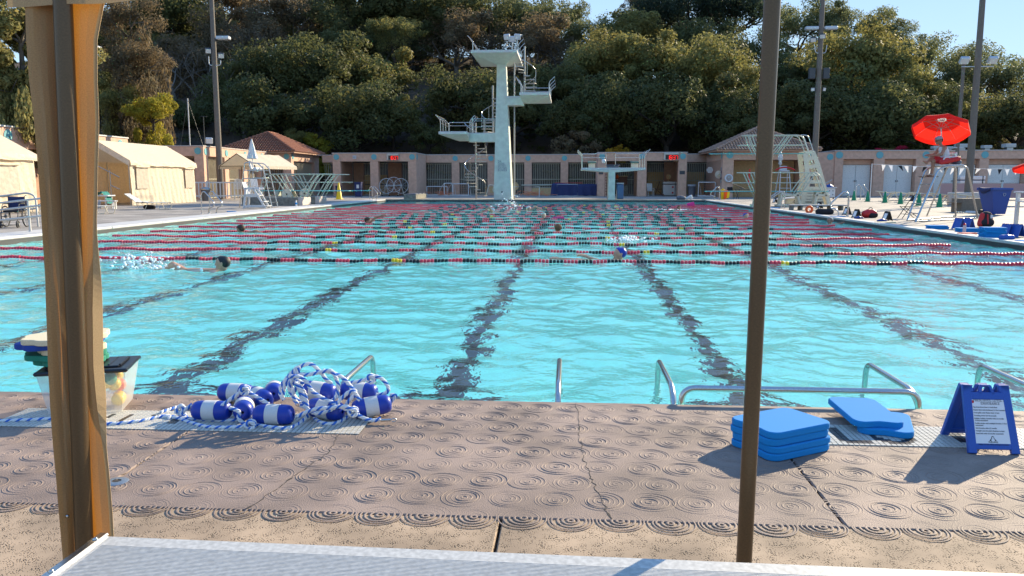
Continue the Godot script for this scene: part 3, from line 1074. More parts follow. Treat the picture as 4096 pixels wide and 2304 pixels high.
func tree_rows() -> Array:
	return [
	[11.3, 30.5, -142.0, 2.9, "b", "thin golden-brown tree top sticking up into the sky gap"],
	[-32.1, 7.9, -88.0, 5.7, "d", "dense dark oak right behind the left tile-roofed pavilion"],
	[-23.2, 7.3, -89.0, 5.5, "d", "dark rounded oak hanging low over the wall left of the diving tower"],
	[-29.0, 13.9, -96.0, 5.7, "d", "tall dark oak rising above the pavilion oaks, left of the tower"],
	[-37.2, 13.4, -97.0, 4.8, "d", "dark oak between the tall floodlight pole and the tall oak"],
	[-24.0, 13.3, -101.0, 5.0, "o", "olive oak in full sun left of the diving tower, below the dirt slope"],
	[-19.9, 8.3, -91.0, 2.8, "o", "small olive oak at the right end of the low oaks left of the tower"],
	[-12.1, 10.2, -93.0, 5.1, "d", "dark oak directly behind the left spiral stairs of the tower"],
	[-6.2, 8.2, -90.0, 4.4, "d", "dark oak behind the tower column"],
	[-1.4, 10.7, -94.0, 4.6, "d", "dark oak to the right of the upper diving platform"],
	[0.4, 6.7, -87.0, 3.6, "d", "low dark oak above the colonnade right of the tower"],
	[5.6, 8.8, -90.0, 5.1, "d", "wide dark oak behind the low diving platform"],
	[10.6, 7.5, -88.0, 5.3, "d", "wide dark oak above the right digital clock"],
	[15.6, 7.9, -88.0, 4.8, "d", "dark oak just left of the right canopy pole"],
	[8.9, 13.8, -98.0, 5.1, "o", "sunlit olive oak on the slope above the low diving platform"],
	[15.2, 13.6, -97.0, 5.3, "o", "sunlit olive oak above the right clock, halfway up the slope"],
	[3.3, 14.6, -100.0, 4.7, "o", "olive oak on the slope between tower and low platform"],
	[18.4, 12.1, -94.0, 2.9, "o", "small olive oak touching the right canopy pole"],
	[25.0, 7.3, -86.0, 4.7, "d", "dark oak right behind the right tile-roofed pavilion"],
	[30.5, 6.9, -86.0, 5.4, "d", "large dark oak above the storage building doors"],
	[31.6, 13.2, -93.0, 5.6, "o", "tall sunlit oak behind the double-lamp pole on the right"],
	[35.0, 10.0, -90.0, 4.0, "o", "yellow-green oak left of the red umbrella"],
	[39.1, 8.3, -90.0, 4.0, "d", "dark oak behind the red umbrella"],
	[41.1, 7.2, -86.0, 3.8, "o", "bushy oak behind the far right lamp poles"],
	[44.6, 6.7, -84.0, 3.9, "d", "dark oak at the right edge of the photo"],
	[18.2, 6.4, -84.0, 3.1, "d", "low dark oak behind the right pavilion roof ridge"],
	[-25.1, 25.3, -122.0, 6.7, "d", "dark oak at the top of the slope left of the lone trunk"],
	[-32.0, 26.4, -124.0, 6.8, "g", "grey-green oak at the top of the picture, above the tall dark oak"],
	[-16.2, 20.5, -118.0, 5.8, "b", "dry brown oak on the slope left of the upper platform"],
	[-11.9, 26.0, -128.0, 6.3, "g", "grey-green oak on the ridge left of the platform floodlights"],
	[-5.3, 19.8, -118.0, 5.8, "b", "dry grey-brown oak right of the platform floodlights"],
	[-3.0, 25.8, -130.0, 5.1, "g", "grey-green oak on the ridge just right of the tower top"],
	[-21.0, 29.4, -134.0, 6.3, "d", "dark oak on the ridge above the lone trunk"],
	[2.6, 21.7, -126.0, 4.9, "g", "grey-green oak on the ridge at the left end of the sky gap"],
	[8.9, 21.3, -122.0, 5.1, "o", "olive oak on the ridge below the sky gap"],
	[7.1, 25.3, -138.0, 3.0, "g", "small grey-green oak standing against the sky gap"],
	[18.6, 25.9, -128.0, 7.0, "p", "tall dark pine on the ridge left of the right canopy pole"],
	[24.8, 26.0, -126.0, 6.9, "p", "tall dark pine on the ridge behind the right canopy pole"],
	[14.5, 27.4, -134.0, 5.6, "p", "dark pine at the right end of the sky gap"],
	[19.6, 19.6, -118.0, 5.2, "d", "dark oak below the pines on the ridge"],
	[24.9, 17.0, -112.0, 4.7, "g", "grey-green oak behind the right canopy pole"],
	[32.7, 21.8, -118.0, 5.2, "g", "airy grey-green tree right of the right canopy pole"],
	[37.0, 23.5, -120.0, 3.4, "g", "airy grey-green tree top behind the double-lamp pole"],
	[28.6, 13.4, -104.0, 4.6, "d", "dark oak between the canopy pole and the double-lamp pole"],
	[41.2, 21.4, -116.0, 3.9, "g", "airy tree top right of the double-lamp pole, against the sky"],
	[43.4, 19.7, -114.0, 3.3, "g", "small airy tree against the sky right of the double-lamp pole"],
	[46.3, 16.2, -110.0, 4.3, "g", "round grey-green tree on the skyline above the red umbrella"],
	[46.4, 12.1, -102.0, 4.2, "d", "dark oak on the slope above the red umbrella"],
	[51.7, 14.7, -108.0, 4.5, "g", "spreading grey-green tree left of the far right lamp pole"],
	[53.6, 11.8, -100.0, 4.7, "g", "grey-green tree at the right edge behind the twisted bare branches"],
	[-52.7, 16.1, -112.0, 5.8, "b", "brown leafless-looking scrub oak left of the tall floodlight pole"],
	[-48.5, 20.0, -116.0, 6.3, "b", "brown scrub oak behind the floodlight head"],
	[-44.0, 24.4, -122.0, 6.3, "b", "brown scrub oak high on the slope, right of the floodlight pole"],
	[-40.3, 28.3, -130.0, 6.1, "g", "grey-green oak on the slope at the top of the picture, left of middle"],
	[-56.0, 29.1, -130.0, 6.7, "b", "brown scrub oak at the top edge above the floodlight pole"],
	[-60.7, 25.8, -122.0, 6.3, "d", "dark oak at the top edge left of the floodlight pole"],
	[-40.0, 10.1, -95.0, 4.4, "d", "dark oak in shade left of the tile-roofed pavilion"],
	[-47.0, 8.5, -98.0, 3.6, "d", "shaded dark oak behind the thin white mast"],
	[-34.4, 13.5, -62.0, 2.4, "b", "tall tree draped in dry brown creeper, upper part beside the canopy curtain"],
	[-33.4, 10.0, -61.0, 2.4, "b", "creeper-covered tree with reddish brown leaves beside the canopy curtain"],
	[-30.6, 6.3, -58.0, 1.6, "y", "yellow-green leafy tree over the left building"],
	[-34.3, 7.1, -60.0, 1.9, "o", "olive tree between the canopy curtain and the yellow-green tree"],
	[-38.7, 12.1, -66.0, 2.1, "d", "dark tree close to the right side of the canopy curtain"],
	[-32.3, 10.4, -46.0, 2.3, "n", "leafy pale-green tree at the top left corner"],
	[-32.6, 6.9, -46.0, 2.0, "n", "leafy pale-green tree over the left building, left of the canopy curtain"],
	[-31.5, 8.9, -48.0, 2.2, "n", "leafy pale-green tree behind the canopy curtain"],
	[-33.4, 8.3, -44.0, 2.1, "n", "leafy tree at the far left edge"],
	[-26.5, 5.1, -84.0, 1.5, "y", "small yellow-green bush behind the left tile roof"],
	[-28.5, 5.7, -83.0, 1.1, "o", "small pale olive sapling behind the left tile roof"],
	[-15.0, 5.9, -88.0, 2.3, "d", "low dark shrub tree above the left digital clock"],
	]
func bx(x0: float, x1: float, y0: float, y1: float, z0: float, z1: float, bev := 0.0, mb: MB = null) -> MB:
	if mb == null: mb = MB.new()
	mb.box(v3((x0 + x1) / 2, (y0 + y1) / 2, (z0 + z1) / 2), v3(absf(x1 - x0), absf(y1 - y0), absf(z1 - z0)), bev)
	return mb
func text_part(parent: Node3D, words: String, height: float, at: Vector3, basis: Basis, m: Material, font := "Droid Serif", called := "lettering", centre := false) -> MeshInstance3D:
	var t := TextMesh.new()
	var f := SystemFont.new()
	f.font_names = PackedStringArray([font])
	t.font = f
	t.text = words
	t.font_size = 64
	t.pixel_size = height / 46.0
	t.depth = 0.004 if height > 0.02 else 0.0008
	t.curve_step = 1.5
	t.horizontal_alignment = HORIZONTAL_ALIGNMENT_CENTER if centre else HORIZONTAL_ALIGNMENT_LEFT
	var o := put(called, t, m, parent, at)
	o.basis = basis
	return o
func fence_panel(parent: Node3D, a: Vector3, b: Vector3, y0: float, y1: float, mids: Array, m: Material, gap := 0.165, called := "fence_panel") -> MeshInstance3D:
	var d := (b - a)
	var f := MeshInstance3D.new()
	f.name = called
	parent.add_child(f, true)
	for y in [y0, y1] + mids:
		var mb := MB.new()
		mb.bar(a + Vector3.UP * y, b + Vector3.UP * y, 0.04, 0.05)
		if y == y0:
			f.mesh = mb.mesh()
			f.set_surface_override_material(0, m)
		else:
			put("rail", mb, m, f)
	var n := int(d.length() / gap)
	var one := MB.new()
	one.box(v3(0, (y0 + y1) / 2, 0), v3(0.034, y1 - y0 - 0.02, 0.034))
	var mesh := one.mesh()
	for i in range(1, n):
		put("bar", mesh, m, f, a + d * (float(i) / n) + v3(0, 0, 0.001 * (i % 2)))
	return f
func disc_part(parent: Node3D, p: Vector3, out: Vector3, r := 0.25) -> void:
	var mb := MB.new()
	mb.tube([p - out * 0.01, p + out * 0.03], r, 28)
	put("disc", mb, M.teal_disc, parent)
func pillar(parent: Node3D, x0: float, x1: float, z: float, top: float, depth := 0.7, disc := true) -> void:
	put("pillar", bx(x0, x1, 0, top - 0.78, z - depth, z, 0.02), M.pink_stucco, parent)
	put("pillar_head", bx(x0 + 0.004, x1 - 0.004, top - 0.775, top - 0.06, z - depth, z - 0.004, 0.01), M.pink_stucco, parent)
	if disc: disc_part(parent, v3((x0 + x1) / 2, top - 0.36, z), Vector3.BACK, 0.255)
func digital_clock(label: String, x0: float, x1: float, y0: float, y1: float, z: float) -> void:
	var w := x1 - x0
	var c := thing("digital_clock", label, "clock", v3((x0 + x1) / 2, y0, z))
	put("housing", bx(-w / 2, w / 2, 0, y1 - y0, 0, 0.16, 0.015), M.steel_dull, c)
	put("face", bx(-w / 2 + 0.16, w / 2 - 0.03, 0.04, y1 - y0 - 0.17, 0.155, 0.165), M.clock_face, c)
	put("hood", bx(-w / 2, w / 2, y1 - y0 - 0.15, y1 - y0 - 0.11, 0.15, 0.26), M.steel_dull, c)
	var segs := {"1": [1, 2], "6": [0, 2, 3, 4, 5, 6], "3": [0, 1, 2, 3, 6], "7": [0, 1, 2]}
	var dh := (y1 - y0) * 0.50
	var dw := w * 0.135
	var xs := [-0.20, -0.03, 0.19, 0.36]
	for k in 4:
		var mb := MB.new()
		var cx: float = xs[k] * w
		var cy := 0.06 + dh / 2
		var t := dh * 0.11
		for s in segs["1637"[k]]:
			match s:
				0: mb.box(v3(cx, cy + dh / 2, 0.168), v3(dw, t, 0.006))
				6: mb.box(v3(cx, cy, 0.168), v3(dw, t, 0.006))
				3: mb.box(v3(cx, cy - dh / 2, 0.168), v3(dw, t, 0.006))
				1: mb.box(v3(cx + dw / 2, cy + dh / 4, 0.168), v3(t, dh / 2 - t * 0.3, 0.007))
				2: mb.box(v3(cx + dw / 2, cy - dh / 4, 0.168), v3(t, dh / 2 - t * 0.3, 0.007))
				5: mb.box(v3(cx - dw / 2, cy + dh / 4, 0.168), v3(t, dh / 2 - t * 0.3, 0.007))
				4: mb.box(v3(cx - dw / 2, cy - dh / 4, 0.168), v3(t, dh / 2 - t * 0.3, 0.007))
		put("lit_digit", mb, M.clock_digit, c)
	var dots := MB.new()
	for s in [-1, 1]:
		dots.box(v3(0.075 * w, 0.06 + dh / 2 + s * dh * 0.2, 0.168), v3(t_dot(dh), t_dot(dh), 0.006))
	put("lit_colon", dots, M.clock_digit, c)
	var l := OmniLight3D.new()
	l.name = "clock_glow"
	l.light_color = Color(1, 0.2, 0.1)
	l.light_energy = 0.02
	l.light_size = 0.1
	l.omni_range = 6.0
	l.omni_attenuation = 2.0
	l.shadow_enabled = true
	l.position = v3(0, (y1 - y0) / 2, 0.3)
	c.add_child(l)
func t_dot(h: float) -> float:
	return h * 0.14
func tile_face(parent: Node3D, a: Vector3, b: Vector3, top_a: Vector3, top_b: Vector3, m: Material) -> void:
	# barrel tiles in overlapping courses on one slope: eave from a to b, ridge from top_a to top_b
	var mb := MB.new()
	var along := (b - a)
	var nrm := along.cross(top_a - a).normalized()
	if nrm.y < 0: nrm = -nrm
	mb.quad(a, b, top_b, top_a, nrm)
	var ex := along.normalized()
	var cols := int(along.length() / 0.235)
	var mid := (a + b) / 2
	var up := (nrm.cross(ex)).normalized()
	if up.y < 0: up = -up
	var h := (top_a - a).dot(up)
	var la := (top_a - a).dot(ex)
	var lb := (top_b - a).dot(ex)
	var len_ := along.length()
	var rng := RandomNumberGenerator.new()
	rng.seed = int(absf(a.x) * 100)
	for i in cols:
		var s := (i + 0.5) / cols * len_
		var lim := h
		if s < la: lim = h * s / la
		elif s > lb: lim = h * (len_ - s) / (len_ - lb)
		var k := 0
		while k * 0.36 < lim - 0.05:
			var y0 := k * 0.36
			var y1 := minf(y0 + 0.42, lim)
			var p0 := a + ex * (s + rng.randf_range(-0.01, 0.01)) + up * (y0 - (0.08 if k == 0 else 0.0)) + nrm * (0.055 + rng.randf_range(0, 0.014))
			var p1 := a + ex * s + up * y1 + nrm * 0.02
			var rr := 0.098
			for q in 5:
				var e0 := PI * q / 5
				var e1 := PI * (q + 1) / 5
				var d0 := ex * cos(e0) + nrm * sin(e0) * 0.9
				var d1 := ex * cos(e1) + nrm * sin(e1) * 0.9
				mb.tri(p0 + d0 * rr, p0 + d1 * rr, p1 + d1 * rr * 0.8, d0, d1, d1)
				mb.tri(p0 + d0 * rr, p1 + d1 * rr * 0.8, p1 + d0 * rr * 0.8, d0, d1, d0)
				mb.tri(p0, p0 + d0 * rr, p0 + d1 * rr, -up, -up, -up)
			k += 1
	var o := put("roof_tiles", mb, m, parent)
	o.set_meta("kind", "stuff")
func hip_roof(parent: Node3D, x0: float, x1: float, z0: float, z1: float, y: float, top: float, m: Material) -> void:
	# z0 is the near eave
	var dx := (x1 - x0)
	var dz := z0 - z1
	var half := minf(dx, dz) / 2
	var c := [v3(x0, y, z0), v3(x1, y, z0), v3(x1, y, z1), v3(x0, y, z1)]
	var r0: Vector3
	var r1: Vector3
	if dx > dz:
		r0 = v3(x0 + half, top, (z0 + z1) / 2)
		r1 = v3(x1 - half, top, (z0 + z1) / 2)
		tile_face(parent, c[0], c[1], r0, r1, m)
		tile_face(parent, c[1], c[2], r1, r1, m)
		tile_face(parent, c[2], c[3], r1, r0, m)
		tile_face(parent, c[3], c[0], r0, r0, m)
	else:
		r0 = v3((x0 + x1) / 2, top, z0 - half)
		r1 = v3((x0 + x1) / 2, top, z1 + half)
		tile_face(parent, c[0], c[1], r0, r0, m)
		tile_face(parent, c[1], c[2], r0, r1, m)
		tile_face(parent, c[2], c[3], r1, r1, m)
		tile_face(parent, c[3], c[0], r1, r0, m)
	var caps := MB.new()
	for e in [[c[0], r0], [c[1], r1 if dx > dz else r0], [c[2], r1], [c[3], r0 if dx > dz else r1], [r0, r1]]:
		var p: Vector3 = e[0]
		var q: Vector3 = e[1]
		var n := int(p.distance_to(q) / 0.38)
		for i in n:
			caps.tube([p.lerp(q, float(i) / n) + Vector3.UP * 0.09, p.lerp(q, (i + 1.12) / n) + Vector3.UP * 0.06], [0.125, 0.10], 8)
	put("ridge_caps", caps, m, parent)
	var fas := MB.new()
	for i in 4:
		fas.bar(c[i] - Vector3.UP * 0.06, c[(i + 1) % 4] - Vector3.UP * 0.06, 0.05, 0.12)
	put("fascia", fas, M.pink_stucco_deep, parent)
func make_buildings() -> void:
	# colonnade at the far end of the pool
	var c := thing("colonnade", "long pink stucco colonnade with teal discs and barred bays behind the diving tower", "building", v3(0, 0, 0))
	var top := 3.88
	for p in [[-21.4, -20.68], [-17.95, -17.2], [-14.46, -13.7]]:
		pillar(c, p[0], p[1], -72.0, top)
	for p in [[2.6, 3.4], [6.12, 6.93], [9.7, 10.45]]:
		pillar(c, p[0], p[1], -72.0, top)
	for p in [[-11.23, -10.5], [-7.75, -7.06], [-4.21, -3.49], [-0.74, 0.0]]:
		pillar(c, p[0], p[1], -77.0, top)
	for b in [[-20.68, -17.95, -72.0], [-17.2, -14.46, -72.0], [3.4, 6.12, -72.0], [6.93, 9.7, -72.0], [-13.7, -11.23, -77.0], [-10.5, -7.75, -77.0], [-7.06, -4.21, -77.0], [-3.49, -0.74, -77.0], [0.0, 2.9, -77.0], [10.45, 13.4, -76.6], [-23.6, -21.4, -76.0]]:
		put("beam", bx(b[0], b[1], top - 0.76, top - 0.06, b[2] - 0.6, b[2] - 0.02, 0.01), M.pink_stucco, c)
	for b in [[-21.45, -13.65, -72.0], [2.55, 10.5, -72.0]]:
		put("roof_slab", bx(b[0], b[1], top - 0.058, top + 0.02, b[2] - 5.6, b[2] + 0.03, 0.01), M.stucco_cap, c)
	put("coping", bx(-13.64, 2.54, top - 0.058, top + 0.02, -77.7, -76.97, 0.01), M.stucco_cap, c)
	put("coping", bx(10.5, 13.5, top - 0.058, top + 0.02, -77.3, -76.57, 0.01), M.stucco_cap, c)
	put("coping", bx(-24.4, -21.46, top - 0.10, top - 0.02, -76.7, -75.97, 0.01), M.stucco_cap, c)
	# return walls of the projecting wings, recess walls
	put("side_wall", bx(-14.2, -13.7, 0, top - 0.062, -77.0, -72.72), M.pink_stucco, c)
	put("side_wall", bx(2.6, 3.1, 0, top - 0.062, -77.0, -72.72), M.pink_stucco, c)
	put("side_wall", bx(9.95, 10.45, 0, top - 0.062, -77.2, -72.72), M.pink_stucco, c)
	put("side_wall", bx(-21.4, -20.9, 0, top - 0.062, -77.0, -72.72), M.pink_stucco, c)
	disc_part(c, v3(-13.7, top - 0.36, -72.35), Vector3.RIGHT)
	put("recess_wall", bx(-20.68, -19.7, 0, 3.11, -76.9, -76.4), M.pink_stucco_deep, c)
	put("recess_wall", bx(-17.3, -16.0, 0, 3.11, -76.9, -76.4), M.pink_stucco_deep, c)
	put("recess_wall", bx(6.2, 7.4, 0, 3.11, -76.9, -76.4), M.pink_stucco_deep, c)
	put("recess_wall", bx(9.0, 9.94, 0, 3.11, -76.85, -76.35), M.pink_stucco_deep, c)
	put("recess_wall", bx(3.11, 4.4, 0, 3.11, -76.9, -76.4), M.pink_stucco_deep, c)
	for w in [[-3.49, -0.74], [0.0, 2.6]]:
		put("low_wall", bx(w[0], w[1], 0, 0.68, -77.4, -77.1, 0.02), M.tan_panel, c)
	var bars: Material = M.iron_bars
	fence_panel(c, v3(-13.68, 0, -77.3), v3(-11.25, 0, -77.3), 0.1, 3.0, [1.53], bars)
	fence_panel(c, v3(-10.48, 0, -77.3), v3(-7.77, 0, -77.3), 0.1, 3.0, [1.53], bars)
	fence_panel(c, v3(-7.04, 0, -77.3), v3(-4.23, 0, -77.3), 0.1, 3.0, [1.53], bars)
	fence_panel(c, v3(-3.47, 0, -77.3), v3(-0.76, 0, -77.3), 0.72, 3.0, [1.53], bars)
	fence_panel(c, v3(0.02, 0, -77.3), v3(2.6, 0, -77.3), 0.72, 3.0, [1.53], bars)
	fence_panel(c, v3(-16.0, 0, -76.6), v3(-14.22, 0, -76.6), 0.1, 3.0, [1.4], bars)
	fence_panel(c, v3(-23.6, 0, -76.3), v3(-21.42, 0, -76.3), 0.1, 3.0, [1.5], bars)
	fence_panel(c, v3(4.42, 0, -76.6), v3(6.18, 0, -76.6), 0.1, 3.0, [1.5], bars)
	# gates backed with tan boards
	for g in [[7.42, 8.98, -76.55, 2.2, 0.16], [10.5, 13.3, -76.8, 2.2, 0.165], [-19.68, -17.4, -76.5, 1.95, 0.16]]:
		var f := fence_panel(c, v3(g[0], 0, g[2]), v3(g[1], 0, g[2]), 0.08, 3.02, [1.4], bars, g[4], "gate")
		put("backing_board", bx(g[0] + 0.03, g[1] - (0.55 if g[0] > 10.0 else 0.05), 0.1, g[3], g[2] - 0.07, g[2] - 0.06), M.windscreen, f)
		if g[0] < 0.0:
			put("push_bar", bx(g[0] + 0.1, g[1] - 0.1, 1.0, 1.08, g[2] + 0.03, g[2] + 0.09), M.lamp_dark, f)
			var st := MB.new()
			st.tube([v3(-18.75, 1.5, g[2] + 0.03), v3(-18.75, 1.5, g[2] + 0.05)], 0.21, 8)
			put("sign_plate", st, M.red_plastic, f)
			put("notice", bx(-18.7, -18.45, 2.3, 2.75, g[2] + 0.03, g[2] + 0.05), M.stucco_cap, f)
	put("plaque", bx(9.82, 10.28, 1.95, 2.25, -71.999, -71.97, 0.005), M.lamp_dark, c)
	put("plaque", bx(2.72, 3.1, 1.95, 2.2, -71.999, -71.97, 0.005), M.lamp_dark, c)
	digital_clock("digital clock reading 16:37 on the beam left of the diving tower", -16.38, -15.27, 3.22, 3.80, -72.02)
	digital_clock("digital clock reading 16:37 on the beam right of the low diving platform", 8.38, 9.70, 3.20, 3.82, -72.02)
	var ex := thing("exit_sign", "small white exit sign over the gate left of the left digital clock", "sign", v3(-19.35, 3.34, -71.99))
	put("box", bx(-0.16, 0.16, 0, 0.3, 0, 0.1, 0.02), M.white_plastic, ex)
	text_part(ex, "EXIT", 0.17, v3(0, 0.15, 0.104), Basis().scaled(v3(0.62, 1, 1)), M.lamp_dark, "Droid Sans", "lettering", true)
	# tile-roofed pavilions
	var p1 := thing("pavilion", "pink stucco pavilion with a red barrel-tile hip roof, behind the small beige canopy", "building")
	put("wall", bx(-30.9, -24.55, 3.12, 3.90, -78.0, -70.0, 0.01), M.pink_stucco, p1)
	put("corner_pillar", bx(-25.3, -24.56, 0, 3.118, -70.7, -70.01, 0.01), M.pink_stucco, p1)
	put("wall", bx(-30.9, -27.6, 0, 3.118, -78.0, -70.02), M.pink_stucco, p1)
	put("wall", bx(-25.1, -24.57, 0, 3.118, -78.0, -76.6), M.pink_stucco, p1)
	put("wall", bx(-27.6, -25.11, 0, 3.118, -78.0, -77.6), M.pink_stucco_deep, p1)
	disc_part(p1, v3(-24.95, 3.53, -70.0), Vector3.BACK)
	disc_part(p1, v3(-24.55, 3.53, -70.5), Vector3.RIGHT)
	fence_panel(p1, v3(-27.58, 0, -70.3), v3(-25.32, 0, -70.3), 0.1, 3.0, [1.5], bars)
	fence_panel(p1, v3(-24.8, 0, -70.8), v3(-24.8, 0, -76.5), 0.1, 3.0, [1.5], bars)
	hip_roof(p1, -31.4, -24.1, -69.5, -78.5, 3.93, 5.75, M.roof_tile)
	var p2 := thing("pavilion", "pink stucco pavilion with a pale weathered barrel-tile roof, behind the right canopy pole", "building")
	put("wall", bx(12.8, 20.1, 3.1, 3.88, -76.0, -68.0, 0.01), M.pink_stucco, p2)
	put("corner_pillar", bx(12.81, 13.7, 0, 3.098, -68.8, -68.01, 0.01), M.pink_stucco, p2)
	put("recess_wall", bx(13.7, 19.4, 0, 3.098, -71.4, -70.9), M.tan_panel, p2)
	put("corner_pillar", bx(19.4, 20.09, 0, 3.098, -68.8, -68.01, 0.01), M.pink_stucco, p2)
	put("wall", bx(12.82, 13.3, 0, 3.098, -76.0, -68.82), M.pink_stucco_deep, p2)
	put("wall", bx(19.5, 20.08, 0, 3.098, -76.0, -68.82), M.pink_stucco, p2)
	disc_part(p2, v3(13.36, 3.5, -68.0), Vector3.BACK, 0.29)
	disc_part(p2, v3(12.8, 3.5, -68.5), Vector3.LEFT, 0.29)
	disc_part(p2, v3(19.75, 3.5, -68.0), Vector3.BACK, 0.29)
	hip_roof(p2, 12.2, 20.6, -67.5, -76.5, 3.90, 5.9, M.roof_tile_pale)
	# arcade with teal discs on the left, running back to the pavilion
	var a := thing("arcade", "pink stucco arcade with a row of teal discs behind the white picket fence", "building")
	put("beam", bx(-31.6, -26.5, 3.16, 3.84, -57.7, -57.0, 0.01), M.pink_stucco, a)
	put("beam", bx(-27.1, -26.51, 3.161, 3.838, -70.0, -57.71, 0.01), M.pink_stucco, a)
	put("coping", bx(-31.62, -26.46, 3.842, 3.92, -57.75, -56.96, 0.01), M.stucco_cap, a)
	put("coping", bx(-27.2, -26.46, 3.843, 3.92, -69.9, -57.76, 0.01), M.stucco_cap, a)
	for z in [-57.0, -60.6, -64.2, -67.8]:
		put("pillar", bx(-27.2, -26.502, 0, 3.158, z - 0.75, z - 0.001, 0.02), M.pink_stucco, a)
		disc_part(a, v3(-26.5, 3.5, z - 0.4), Vector3.RIGHT)
	disc_part(a, v3(-26.9, 3.52, -57.0), Vector3.BACK)
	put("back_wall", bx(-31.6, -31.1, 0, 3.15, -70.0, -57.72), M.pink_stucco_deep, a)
	put("roof_slab", bx(-31.6, -27.12, 3.2, 3.35, -69.95, -57.72), M.stucco_cap, a)
	put("end_wall", bx(-31.6, -28.1, 0, 3.155, -57.6, -57.1), M.pink_stucco_deep, a)
	for k in 3:
		var z := -57.8 - k * 3.6
		fence_panel(a, v3(-26.85, 0, z), v3(-26.85, 0, z - 2.75), 0.1, 3.0, [1.5], bars)
	# long low building on the left
	var l := thing("long_building", "long low pink building with a white roof edge at far left, behind the tents", "building")
	put("parapet", bx(-34.0, -31.0, 3.18, 4.30, -55.0, -14.0, 0.01), M.pink_stucco, l)
	put("coping", bx(-34.1, -30.94, 4.302, 4.40, -55.05, -14.0, 0.015), M.coping_white, l)
	put("wall", bx(-34.0, -31.6, 0, 3.178, -55.0, -14.0), M.pink_stucco_deep, l)
	for k in 7:
		var z := -20.0 - k * 5.6
		put("pillar", bx(-31.7, -31.02, 0, 3.176, z - 0.75, z, 0.02), M.pink_stucco, l)
		disc_part(l, v3(-31.0, 3.85, z - 0.4), Vector3.RIGHT, 0.33)
		put("joint", bx(-31.0, -30.992, 3.2, 4.29, z - 2.8, z - 2.77), M.gutter_dark, l)
	# storage building on the right
	var s := thing("storage_building", "pink stucco storage building with white double doors and teal discs on the right", "building")
	put("parapet", bx(23.8, 58.0, 3.31, 4.0, -80.0, -74.0, 0.01), M.pink_stucco, s)
	put("coping", bx(23.75, 58.0, 4.002, 4.09, -80.0, -73.94, 0.01), M.stucco_cap, s)
	for p in [[23.8, 24.55], [27.2, 28.15], [30.85, 32.5], [36.3, 37.1], [40.2, 41.0], [44.0, 45.0], [48.0, 58.0]]:
		put("pillar", bx(p[0], p[1], 0, 3.308, -74.8, -74.005, 0.015), M.pink_stucco, s)
		disc_part(s, v3(minf((p[0] + p[1]) / 2, 52), 3.66, -74.0), Vector3.BACK, 0.31)
	put("wall", bx(20.1, 23.81, 0, 3.9, -77.0, -74.1, 0.01), M.pink_stucco, s)
	disc_part(s, v3(23.4, 3.5, -74.1), Vector3.BACK, 0.28)
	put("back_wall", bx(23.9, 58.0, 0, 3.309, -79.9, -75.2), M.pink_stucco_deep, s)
	for d in [[24.56, 27.19], [28.16, 30.84], [32.51, 36.29], [37.11, 40.19], [41.01, 43.99], [45.01, 47.99]]:
		put("transom", bx(d[0], d[1], 2.82, 3.305, -75.1, -74.62), M.pink_stucco, s)
		for k in 2:
			var xm: float = (d[0] + d[1]) / 2
			var dr := put("door", bx(xm + (0.012 if k else (d[0] - xm) + 0.04), xm + (d[1] - xm - 0.04 if k else -0.012), 0.03, 2.79, -74.72, -74.64, 0.008), M.white_paint, s)
			put("handle", bx(xm + (0.06 if k else -0.1), xm + (0.1 if k else -0.06), 1.3, 1.42, -74.64, -74.56), M.lamp_dark, dr)
			put("panel_line", bx(xm + (0.05 if k else (d[0] - xm) + 0.1), xm + (d[1] - xm - 0.1 if k else -0.05), 1.62, 1.635, -74.641, -74.637), M.steel_dull, dr)
	for v in [[36.7, 0.75], [35.6, 0.5], [34.4, 0.55], [39.0, 0.6], [41.0, 0.75], [26.4, 0.3]]:
		if v[0] == 26.4: continue
		var vent := thing("roof_vent", "square louvred metal vent on the storage roof, %s" % {36.7: "largest, right behind the lifeguard's umbrella pole", 35.6: "low one left of the largest", 34.4: "the one half hidden by the seated lifeguard", 39.0: "behind the far right lamp pole", 41.0: "farthest right of the row"}[v[0]], "vent", v3(v[0], 4.09, -78.5))
		var w: float = v[1]
		put("shaft", bx(-w * 0.38, w * 0.38, 0, w * 0.5, -w * 0.38, w * 0.38, 0.01), M.steel_dull, vent)
		put("cap", bx(-w * 0.6, w * 0.6, w * 0.5, w * 0.95, -w * 0.6, w * 0.6, 0.03), M.coping_white, vent)
		for k in 3:
			put("slat", bx(-w * 0.61, w * 0.61, w * (0.55 + k * 0.12), w * (0.58 + k * 0.12), w * 0.58, w * 0.63), M.steel_dull, vent)
func bead_mesh() -> ArrayMesh:
	var mb := MB.new()
	mb.t = Transform3D(Basis(v3(0, 0, 1), -PI / 2), Vector3.ZERO)
	mb.lathe([Vector2(0.012, -0.029), Vector2(0.036, -0.028), Vector2(0.047, -0.021), Vector2(0.049, 0.0), Vector2(0.047, 0.021), Vector2(0.036, 0.028), Vector2(0.012, 0.029)], 10)
	return mb.mesh()
